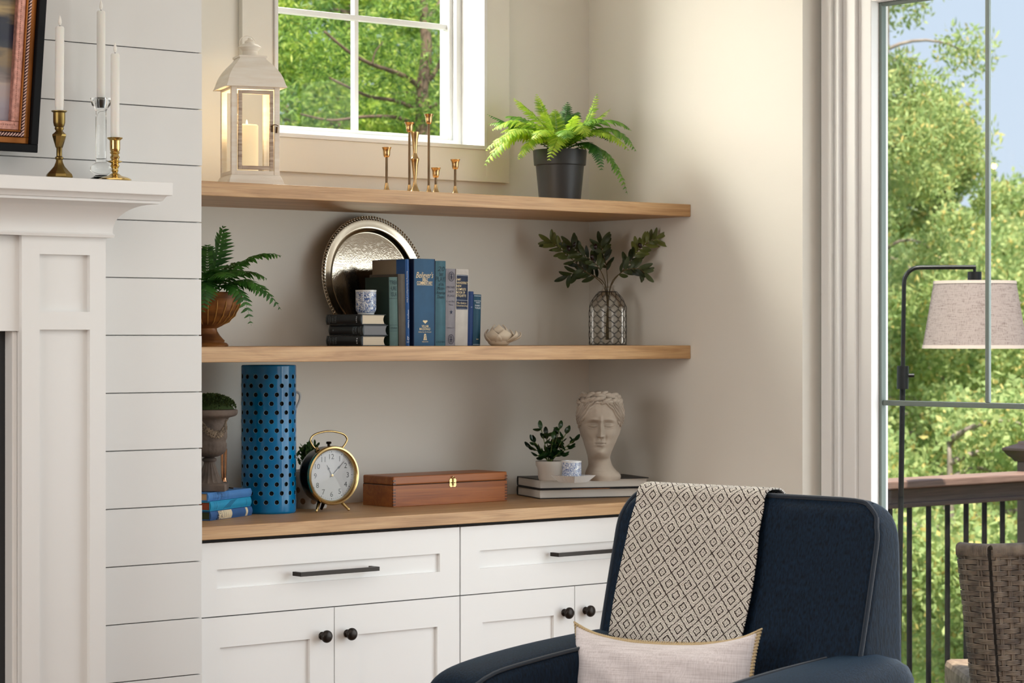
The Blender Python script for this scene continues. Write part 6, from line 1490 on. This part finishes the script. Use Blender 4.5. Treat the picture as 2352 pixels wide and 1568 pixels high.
# floor lamp
def linen2():
    m, t, b = base('lamp_linen'); t.nodes.remove(b); L = t.links.new; out = t.nodes['Material Output']; tc = t.nodes.new('ShaderNodeTexCoord'); mx = t.nodes.new('ShaderNodeMix'); mx.data_type = 'FLOAT'; mx.inputs[0].default_value = 0.5
    for k, s_ in enumerate(((30, 30, 520), (520, 520, 22))):
        mp = t.nodes.new('ShaderNodeMapping'); mp.inputs['Scale'].default_value = s_; L(tc.outputs['Object'], mp.inputs[0]); n = t.nodes.new('ShaderNodeTexNoise'); n.inputs['Scale'].default_value = 1.0; n.inputs['Detail'].default_value = 3; L(mp.outputs[0], n.inputs['Vector']); L(n.outputs['Fac'], mx.inputs[2 + k])
    r = t.nodes.new('ShaderNodeValToRGB'); r.color_ramp.elements[0].position = 0.34; r.color_ramp.elements[0].color = (*srgb(136, 118, 114), 1); r.color_ramp.elements[1].position = 0.5; r.color_ramp.elements[1].color = (*srgb(192, 178, 175), 1); L(mx.outputs[0], r.inputs[0])
    d = t.nodes.new('ShaderNodeBsdfDiffuse'); tl = t.nodes.new('ShaderNodeBsdfTranslucent'); ms = t.nodes.new('ShaderNodeMixShader'); ms.inputs[0].default_value = 0.45; L(r.outputs[0], d.inputs[0]); L(r.outputs[0], tl.inputs[0]); L(d.outputs[0], ms.inputs[1]); L(tl.outputs[0], ms.inputs[2]); L(ms.outputs[0], out.inputs[0])
linen2()
tl_ = 8.2; ul = (2066 - CXP) / F
pl_ = Vector((CAM.x + tl_ * (sa + ul * ca), CAM.y + tl_ * (ca - ul * sa), -0.03)); sl2 = tl_ / F
lp = thing('floor_lamp', 'black arched floor lamp with linen drum shade standing on the porch', 'lamp', pl_, CF)
lx = lambda px: (px - 2066) * sl2
lzf = lambda py: CAM.z + (YH - py) * sl2 + 0.03
ob('base', MB().lathe([(0, 0), (0.13, 0), (0.13, 0.012), (0.125, 0.016), (0.02, 0.018), (0, 0.018)], 40), 'black_metal', lp)
lean = lambda py: lx(2064 + (1568 - py) * 0.0135)
ob('lower_pole', MB().tube([(lx(2060), 0, 0.016), (lean(860), 0, lzf(860))], 6.4 * sl2, 14), 'black_metal', lp)
ob('collar', MB().tube([(lean(893), 0, lzf(893)), (lean(840), 0, lzf(840))], 13.5 * sl2, 20), 'black_metal', lp)
ob('thumb_screw', MB().tube([(lean(862) + 12 * sl2, 0, lzf(862)), (lean(862) + 26 * sl2, 0, lzf(862))], 4.5 * sl2, 10), 'black_metal', lp)
arc = [(lean(845), 0, lzf(845)), (lean(700), 0, lzf(700)), (lean(655), 0, lzf(655))]
cxr = lean(655) + 36 * sl2
for k in range(1, 9): a_ = R(180 - 90 * k / 8); arc.append((cxr + 36 * sl2 * math.cos(a_), 0, lzf(650) + 36 * sl2 * math.sin(a_)))
arc += [(lx(2180), 0, lzf(613.5)), (lx(2241), 0, lzf(613.5))]
ob('arched_pole', MB().tube(arc, 5.0 * sl2, 14), 'black_metal', lp)
ob('socket', MB().tube([(lx(2238.5), 0, lzf(613)), (lx(2238.5), 0, lzf(626))], 3.6 * sl2, 10), 'black_metal', lp)
ob('socket_cup', MB().tube([(lx(2238.5), 0, lzf(624)), (lx(2238.5), 0, lzf(652))], 16 * sl2, 20), 'black_metal', lp)
r0_, r1_ = 93 * sl2, 119 * sl2; b = MB()
k0 = len(b.v); b.lathe([(r0_, lzf(645)), (r1_, lzf(799))], 64, cap=False); b.lathe([(r0_ - 0.002, lzf(645)), (r1_ - 0.002, lzf(799))], 64, cap=False)
b.xform(Matrix.Translation((lx(2239), 0, 0))); ob('shade', b, 'lamp_linen', lp, 60)
mat('shade_trim', srgb(186, 172, 164), 0.9)
b = MB()
for (za, zb, ra, rb_) in ((645, 652, 0, 1), (792, 800, 0, 1)):
    f0, f1 = (za - 645) / 154, (zb - 645) / 154; b.lathe([(r0_ + (r1_ - r0_) * f0 + 0.0012, lzf(za)), (r0_ + (r1_ - r0_) * f1 + 0.0012, lzf(zb))], 64, cap=False)
b.xform(Matrix.Translation((lx(2239), 0, 0))); ob('shade_trim', b, 'shade_trim', lp, 60)
b = MB()
for k in range(3): a_ = R(120 * k + 20); b.tube([(lx(2239), 0, lzf(648)), (lx(2239) + r0_ * math.cos(a_), r0_ * math.sin(a_), lzf(648))], 0.002, 6)
ob('shade_spider', b, 'black_metal', lp)

# wicker armchair
mat('wicker', srgb(166, 142, 120), 0.6, c2=srgb(112, 92, 78), vscale=26, stretch=(1, 1, 1), bump=0.4, bscale=500); mat('wicker_core', srgb(60, 48, 40), 0.9)
twd = 7.45; uw = (2275 - CXP) / F
pw_ = Vector((CAM.x + twd * (sa + uw * ca), CAM.y + twd * (ca - uw * sa), 0.0)); sw_ = twd / F
wc = thing('wicker_chair', 'brown woven wicker armchair on the porch outside the patio door', 'chair', (pw_.x, pw_.y, -0.03), CF)
wx = lambda px: (px - 2275) * sw_; wz = lambda py: CAM.z + (YH - py) * sw_ + 0.03
ztop = wz(1262); ROWP = 0.0158; NR = int((ztop - 0.06) / ROWP)
def pan(xa_t, xb_t, xa_b, xb_b, da, db, nst, nm):
    """woven panel from (xa,da) to (xb,db); x limits at top / at y=1568"""
    zb = wz(1568)
    def pos(u, z, off):
        k = (ztop - z) / (ztop - zb); xa = xa_t + (xa_b - xa_t) * k; xb = xb_t + (xb_b - xb_t) * k; d = Vector((db - da, -(xb - xa), 0)).normalized(); bul = 0.010 * math.sin(math.pi * u)
        return Vector((xa + (xb - xa) * u, da + (db - da) * u, z)) + Vector((d.x, d.y, 0)) * (off + bul) * (1 if d.y < 0 else -1)
    b = MB(); n_ = 12
    for j in range(20):
        pass
    vs = []
    for zq in (ztop, 0.05):
        for i in range(n_ + 1): vs.append(pos(i / n_, zq, -0.004))
    b.add(vs, [(i, i + 1, n_ + 2 + i, n_ + 1 + i) for i in range(n_)]); ob('core', b, 'wicker_core', wc, 60)
    for k in range(nst):
        u = (k + 0.5) / nst
        for du in (-0.012, 0.012):
            ob('wicker_stave', MB().tube([pos(u + du * 2.2 / nst * 3, z, 0.001 if False else 0.0005) for z in [0.05 + (ztop - 0.05) * i / 8 for i in range(9)]], 0.0036, 6), 'wicker', wc, 180)
    for j in range(NR):
        z = ztop - (j + 0.5) * ROWP; ph = j % 2; b = MB(); m_ = nst * 4
        for cz_ in (-0.0048, 0.0, 0.0048):
            b.tube([pos(i / m_, z + cz_ + 0.0008 * math.sin(j * 2.1 + i), 0.0010 + 0.0058 * math.cos(math.pi * (i / m_ * nst - 0.5 + ph))) for i in range(m_ + 1)], 0.0028, 5)
        ob('wicker_strand', b, 'wicker', wc, 180)
    return pos
posA = pan(wx(2207), wx(2268), wx(2240), wx(2290), 0.075, 0.0, 2, 'side')
posB = pan(wx(2276), wx(2440), wx(2296), wx(2430), 0.0, 0.10, 6, 'back')
b = MB()
vs = []
for z in [0.05 + (ztop - 0.05) * i / 6 for i in range(7)]: vs += [posA(0.93, z, -0.010), posB(0.04, z, -0.010)]
ob('core', b.add(vs, [(2 * i, 2 * i + 1, 2 * i + 3, 2 * i + 2) for i in range(6)]), 'wicker_core', wc, 0)
b = MB()
for (pos, n_) in ((posA, 22), (posB, 52)):
    for i in range(n_):
        u = (i + 0.5) / n_; p0 = pos(u, ztop - 0.022, 0.006); p1 = pos(u + 0.02, ztop + 0.008, 0.002); p2 = pos(u + 0.03, ztop + 0.012, -0.03); p3 = pos(u + 0.04, ztop - 0.01, -0.06)
        b.tube(smoothpath([p0, p1, p2, p3], 3), 0.0030, 5)
wr_ = ob('rolled_rim', b, 'wicker', wc, 180); wr_['kind'] = 'stuff'
xs0, xs1 = wx(2250), wx(2430)
ob('seat', MB().box(xs0, 0.10, 0.30, xs1, 0.62, 0.40), 'wicker', wc, 0, 0.02)
for (x, y) in ((xs0 + .03, .1), (xs1 - .03, .12), (xs0 + .03, .58), (xs1 - .03, .58)): ob('leg', MB().box(x - .025, y - .025, 0, x + .025, y + .025, 0.32), 'wicker', wc, 0, 0.005)

# ================================================================== trees and ground
mat('grass_ground', srgb(108, 124, 66), 0.95, c2=srgb(78, 92, 48), vscale=0.6)
g = tag(ob('ground', MB().box(-60, -60, -3.6, 90, 110, -3.5), 'grass_ground', None, 0), 'grassy ground below the house', None, None, 'structure')
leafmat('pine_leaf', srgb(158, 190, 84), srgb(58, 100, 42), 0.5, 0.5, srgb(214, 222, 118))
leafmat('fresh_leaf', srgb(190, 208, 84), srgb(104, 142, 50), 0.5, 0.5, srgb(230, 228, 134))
leafmat('autumn_haze_leaf', srgb(196, 206, 138), srgb(146, 172, 108), 0.7, 0.45, srgb(240, 208, 130))  # autumn tones made paler, haze put into the leaf colour
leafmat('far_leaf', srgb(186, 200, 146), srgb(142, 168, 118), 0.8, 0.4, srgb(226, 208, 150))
mat('bark', srgb(128, 104, 88), 0.9, c2=srgb(92, 74, 64), vscale=12, bump=0.5, bscale=60); mat('bark_grey', srgb(160, 146, 136), 0.9, c2=srgb(124, 110, 100), vscale=12)
def pt(px, py, t): u = (px - CXP) / F; v = (YH - py) / F; return Vector((CAM.x + t * (sa + u * ca), CAM.y + t * (ca - u * sa), CAM.z + t * v))
def leaves(rs, centers, radii, n, L_, W_, up=0.25, flat=1.0):
    n = int(n * 1.5); L_ *= 0.74; W_ *= 0.82
    c = np.asarray(centers); k = rs.integers(0, len(c), n); d = rs.normal(size=(n, 3)); d /= np.linalg.norm(d, axis=1)[:, None]; r_ = rs.random(n)[:, None] ** 0.45
    P = c[k] + d * r_ * np.asarray(radii)[k][:, None] * np.array([1, 1, flat])
    D = rs.normal(size=(n, 3)); D[:, 2] += up * 2; D /= np.linalg.norm(D, axis=1)[:, None]; S = np.cross(D, rs.normal(size=(n, 3))); S /= np.linalg.norm(S, axis=1)[:, None]
    l = (L_ * rs.uniform(0.6, 1.25, n))[:, None]; w_ = (W_ * rs.uniform(0.7, 1.2, n))[:, None]
    V = np.stack([P, P + D * l * 0.5 + S * w_, P + D * l, P + D * l * 0.5 - S * w_], 1).reshape(-1, 3)
    return V
def leaf_obj(name, V, m, par):
    n = len(V) // 4; me = bpy.data.meshes.new(name); me.vertices.add(4 * n); me.vertices.foreach_set('co', V.ravel()); me.loops.add(4 * n); me.loops.foreach_set('vertex_index', np.arange(4 * n, dtype=np.int32)); me.polygons.add(n); me.polygons.foreach_set('loop_start', np.arange(0, 4 * n, 4, dtype=np.int32)); me.polygons.foreach_set('loop_total', np.full(n, 4, dtype=np.int32))
    me.materials.append(MATS[m]); me.update(calc_edges=True); o = bpy.data.objects.new(name, me); COL.objects.link(o); o.parent = par; o['kind'] = 'stuff'; return o
def tree(label, foot, crown, rad, n_cl, cl_r, n_leaf, L_, W_, m, bark, seed, group, branches=(), trunk_r=0.05, fill=1.0, extra=()):
    """foot: ground point, crown: centre of an ellipsoid with radii rad"""
    rs = np.random.default_rng(seed); root = thing('tree', label, 'tree', foot, 0, group); f = Vector(foot); C = Vector(crown) - f
    d = rs.normal(size=(n_cl, 3)); d /= np.linalg.norm(d, axis=1)[:, None]; cen = np.array(C) + d * (rs.random(n_cl)[:, None] ** 0.4) * np.array(rad)
    top = C + Vector((0, 0, rad[2] * 0.75))
    mid = C * 0.5 + Vector((rs.uniform(-.15, .15), rs.uniform(-.15, .15), 0))
    b = MB().tube(smoothpath([Vector((0, 0, 0)), mid, C, top], 5), [trunk_r * (1.4 - 1.2 * i / 15) for i in range(16)], 8)
    ob('trunk', b, bark, root, 180)
    for k in range(min(n_cl, 16)):
        c_ = Vector(cen[k]); s0 = Vector((C.x * 0.9, C.y * 0.9, max(0.8, min(c_.z - 0.5, top.z * 0.9))));
        s0 = mid.lerp(C, max(0, min(1, (c_.z - mid.z) / max(0.1, C.z - mid.z)))) if c_.z < C.z else C.lerp(top, min(1, (c_.z - C.z) / (top.z - C.z)))
        ob('branch', MB().tube(bez(s0, s0.lerp(c_, 0.5) + Vector((0, 0, 0.15)), c_, 6), [trunk_r * 0.42 * (1 - 0.11 * i) for i in range(7)], 5), bark, root, 180)
    for pts, r_ in branches:
        P = smoothpath([Vector(p) - f for p in pts], 5); ob('branch', MB().tube(P, [r_ * (1 - 0.7 * i / (len(P) - 1)) for i in range(len(P))], 6), bark, root, 180)
    cl = np.concatenate([cen] + [np.array([tuple(Vector(p) - f) for p in extra])]) if len(extra) else cen
    V = leaves(rs, cl, np.full(len(cl), cl_r) * rs.uniform(0.6, 1.3, len(cl)), n_leaf, L_, W_, flat=0.8)
    leaf_obj('foliage', V, m, root); return root
GZ = -3.5
def gp(p): return (p.x, p.y, GZ)
TW = 'trees seen through the window over the shelf'; TD = 'trees seen through the patio door'
# pine with bare boughs in the window
tp_ = pt(977, 180, 13.5)
B = lambda *q: [pt(px, py, t_) for px, py, t_ in q]
tr0 = thing('tree', 'slender pine tree with bare forking boughs, its trunk visible in the window', 'tree', (pt(985, 700, 13.5).x, pt(985, 700, 13.5).y, GZ), 0, TW); f0 = Vector(tr0.location)
def bra(q, r_): P = smoothpath([p - f0 for p in B(*q)], 6); ob('branch', MB().tube(P, [r_ * (1 - 0.6 * i / (len(P) - 1)) for i in range(len(P))], 7), 'bark', tr0, 180)
P = smoothpath([Vector((0, 0, 0))] + [p - f0 for p in B((982, 700, 13.5), (976, 420, 13.5), (970, 300, 13.5), (970, 200, 13.5), (980, 120, 13.5), (974, 40, 13.5), (968, -60, 13.5), (960, -260, 13.5))], 6)
ob('trunk', MB().tube(P, [0.050 - 0.030 * i / (len(P) - 1) for i in range(len(P))], 10), 'bark', tr0, 180)
bra(((970, 205, 13.5), (935, 178, 13.4), (890, 160, 13.3), (850, 146, 13.2), (800, 118, 13.1), (745, 72, 13.0)), 0.016)
bra(((970, 258, 13.5), (910, 232, 13.4), (850, 222, 13.3), (800, 200, 13.2), (755, 178, 13.2)), 0.013)
bra(((972, 292, 13.5), (910, 270, 13.4), (840, 268, 13.3), (760, 276, 13.2), (690, 262, 13.1)), 0.012)
bra(((975, 195, 13.5), (1000, 165, 13.5), (1022, 120, 13.5), (1060, 60, 13.6)), 0.016)
bra(((975, 255, 13.5), (1005, 238, 13.4), (1040, 220, 13.4), (1100, 205, 13.3)), 0.013)
bra(((976, 60, 13.5), (1000, 20, 13.6), (1040, -30, 13.7), (1090, -80, 13.8)), 0.014); bra(((974, 45, 13.5), (955, 0, 13.4), (925, -60, 13.4)), 0.012)
bra(((855, 148, 13.2), (862, 120, 13.2), (880, 95, 13.2)), 0.006); bra(((972, 215, 13.5), (930, 212, 13.6), (900, 216, 13.7)), 0.008)
rs = np.random.default_rng(3)
cen = []
for (px, py) in ((700, 60), (745, 72), (760, 120), (690, 150), (755, 178), (700, 262), (760, 276), (820, 240), (860, 120), (880, 95), (900, 40), (930, -40), (1022, 120), (1060, 60), (1040, 220), (1100, 205), (840, 60), (800, 118), (900, 216), (1000, 20), (1090, -80), (650, 210), (850, 180), (930, 130), (920, 260), (640, 90), (990, 260), (1010, 180)):
    for _ in range(2): p = pt(px + rs.normal() * 14, py + rs.normal() * 12, 13.5 + rs.normal() * 0.25) - f0; cen.append(tuple(p))
V = leaves(rs, np.array(cen), rs.uniform(0.10, 0.20, len(cen)), 4000, 0.085, 0.006, up=0.1, flat=0.7); leaf_obj('foliage', V, 'pine_leaf', tr0)
def wtree(label, px, py, t_, rad, ncl, clr, nl, L_, W_, m, seed, grp=TW, bark='bark', **k):
    c_ = pt(px, py, t_); return tree(label, gp(c_), c_, rad, ncl, clr, nl, L_, W_, m, bark, seed, grp, **k)
wtree('bright yellow-green leafy tree at the left of the window', 600, 190, 17.0, (1.3, 1.3, 1.5), 100, 0.17, 20000, 0.062, 0.018, 'fresh_leaf', 11)
wtree('mid green tree behind the pine in the middle of the window', 800, 120, 21.0, (1.6, 1.6, 1.7), 80, 0.20, 16000, 0.070, 0.020, 'pine_leaf', 12)
wtree('darker green tree at the right of the window behind the trunk', 1010, 240, 25.0, (1.7, 1.7, 1.8), 75, 0.22, 15000, 0.08, 0.022, 'pine_leaf', 13)
wtree('tall tree filling the top of the window', 700, -90, 28.0, (2.2, 2.0, 1.6), 60, 0.24, 12000, 0.09, 0.026, 'pine_leaf', 14)
wtree('low bushy tree along the bottom of the window', 780, 345, 19.0, (2.2, 1.3, 0.9), 130, 0.19, 24000, 0.066, 0.020, 'fresh_leaf', 15)
# beyond the door
wtree('tall pale pine tree rising up the left side of the patio door', 2035, 250, 17.0, (0.75, 0.75, 1.9), 46, 0.24, 16000, 0.085, 0.012, 'autumn_haze_leaf', 21, TD, 'bark_grey', trunk_r=0.035)
wtree('yellow-green tree filling the lower part of the patio door', 2160, 900, 18.5, (1.9, 1.9, 1.35), 130, 0.30, 42000, 0.07, 0.020, 'autumn_haze_leaf', 22, TD, 'bark_grey')
wtree('pale leafy tree behind the lamp shade at the right of the door', 2370, 720, 21.0, (1.3, 1.3, 0.95), 60, 0.36, 26000, 0.09, 0.024, 'autumn_haze_leaf', 23, TD, 'bark_grey')
wtree('sparse young tree reaching above the others in the door', 2115, 350, 22.0, (0.50, 0.55, 0.75), 34, 0.20, 10000, 0.085, 0.020, 'autumn_haze_leaf', 24, TD, 'bark_grey', trunk_r=0.03)
wtree('low pale shrub-like tree behind the deck railing', 2180, 1300, 15.0, (1.5, 1.2, 1.0), 50, 0.34, 26000, 0.075, 0.020, 'autumn_haze_leaf', 25, TD, 'bark_grey')
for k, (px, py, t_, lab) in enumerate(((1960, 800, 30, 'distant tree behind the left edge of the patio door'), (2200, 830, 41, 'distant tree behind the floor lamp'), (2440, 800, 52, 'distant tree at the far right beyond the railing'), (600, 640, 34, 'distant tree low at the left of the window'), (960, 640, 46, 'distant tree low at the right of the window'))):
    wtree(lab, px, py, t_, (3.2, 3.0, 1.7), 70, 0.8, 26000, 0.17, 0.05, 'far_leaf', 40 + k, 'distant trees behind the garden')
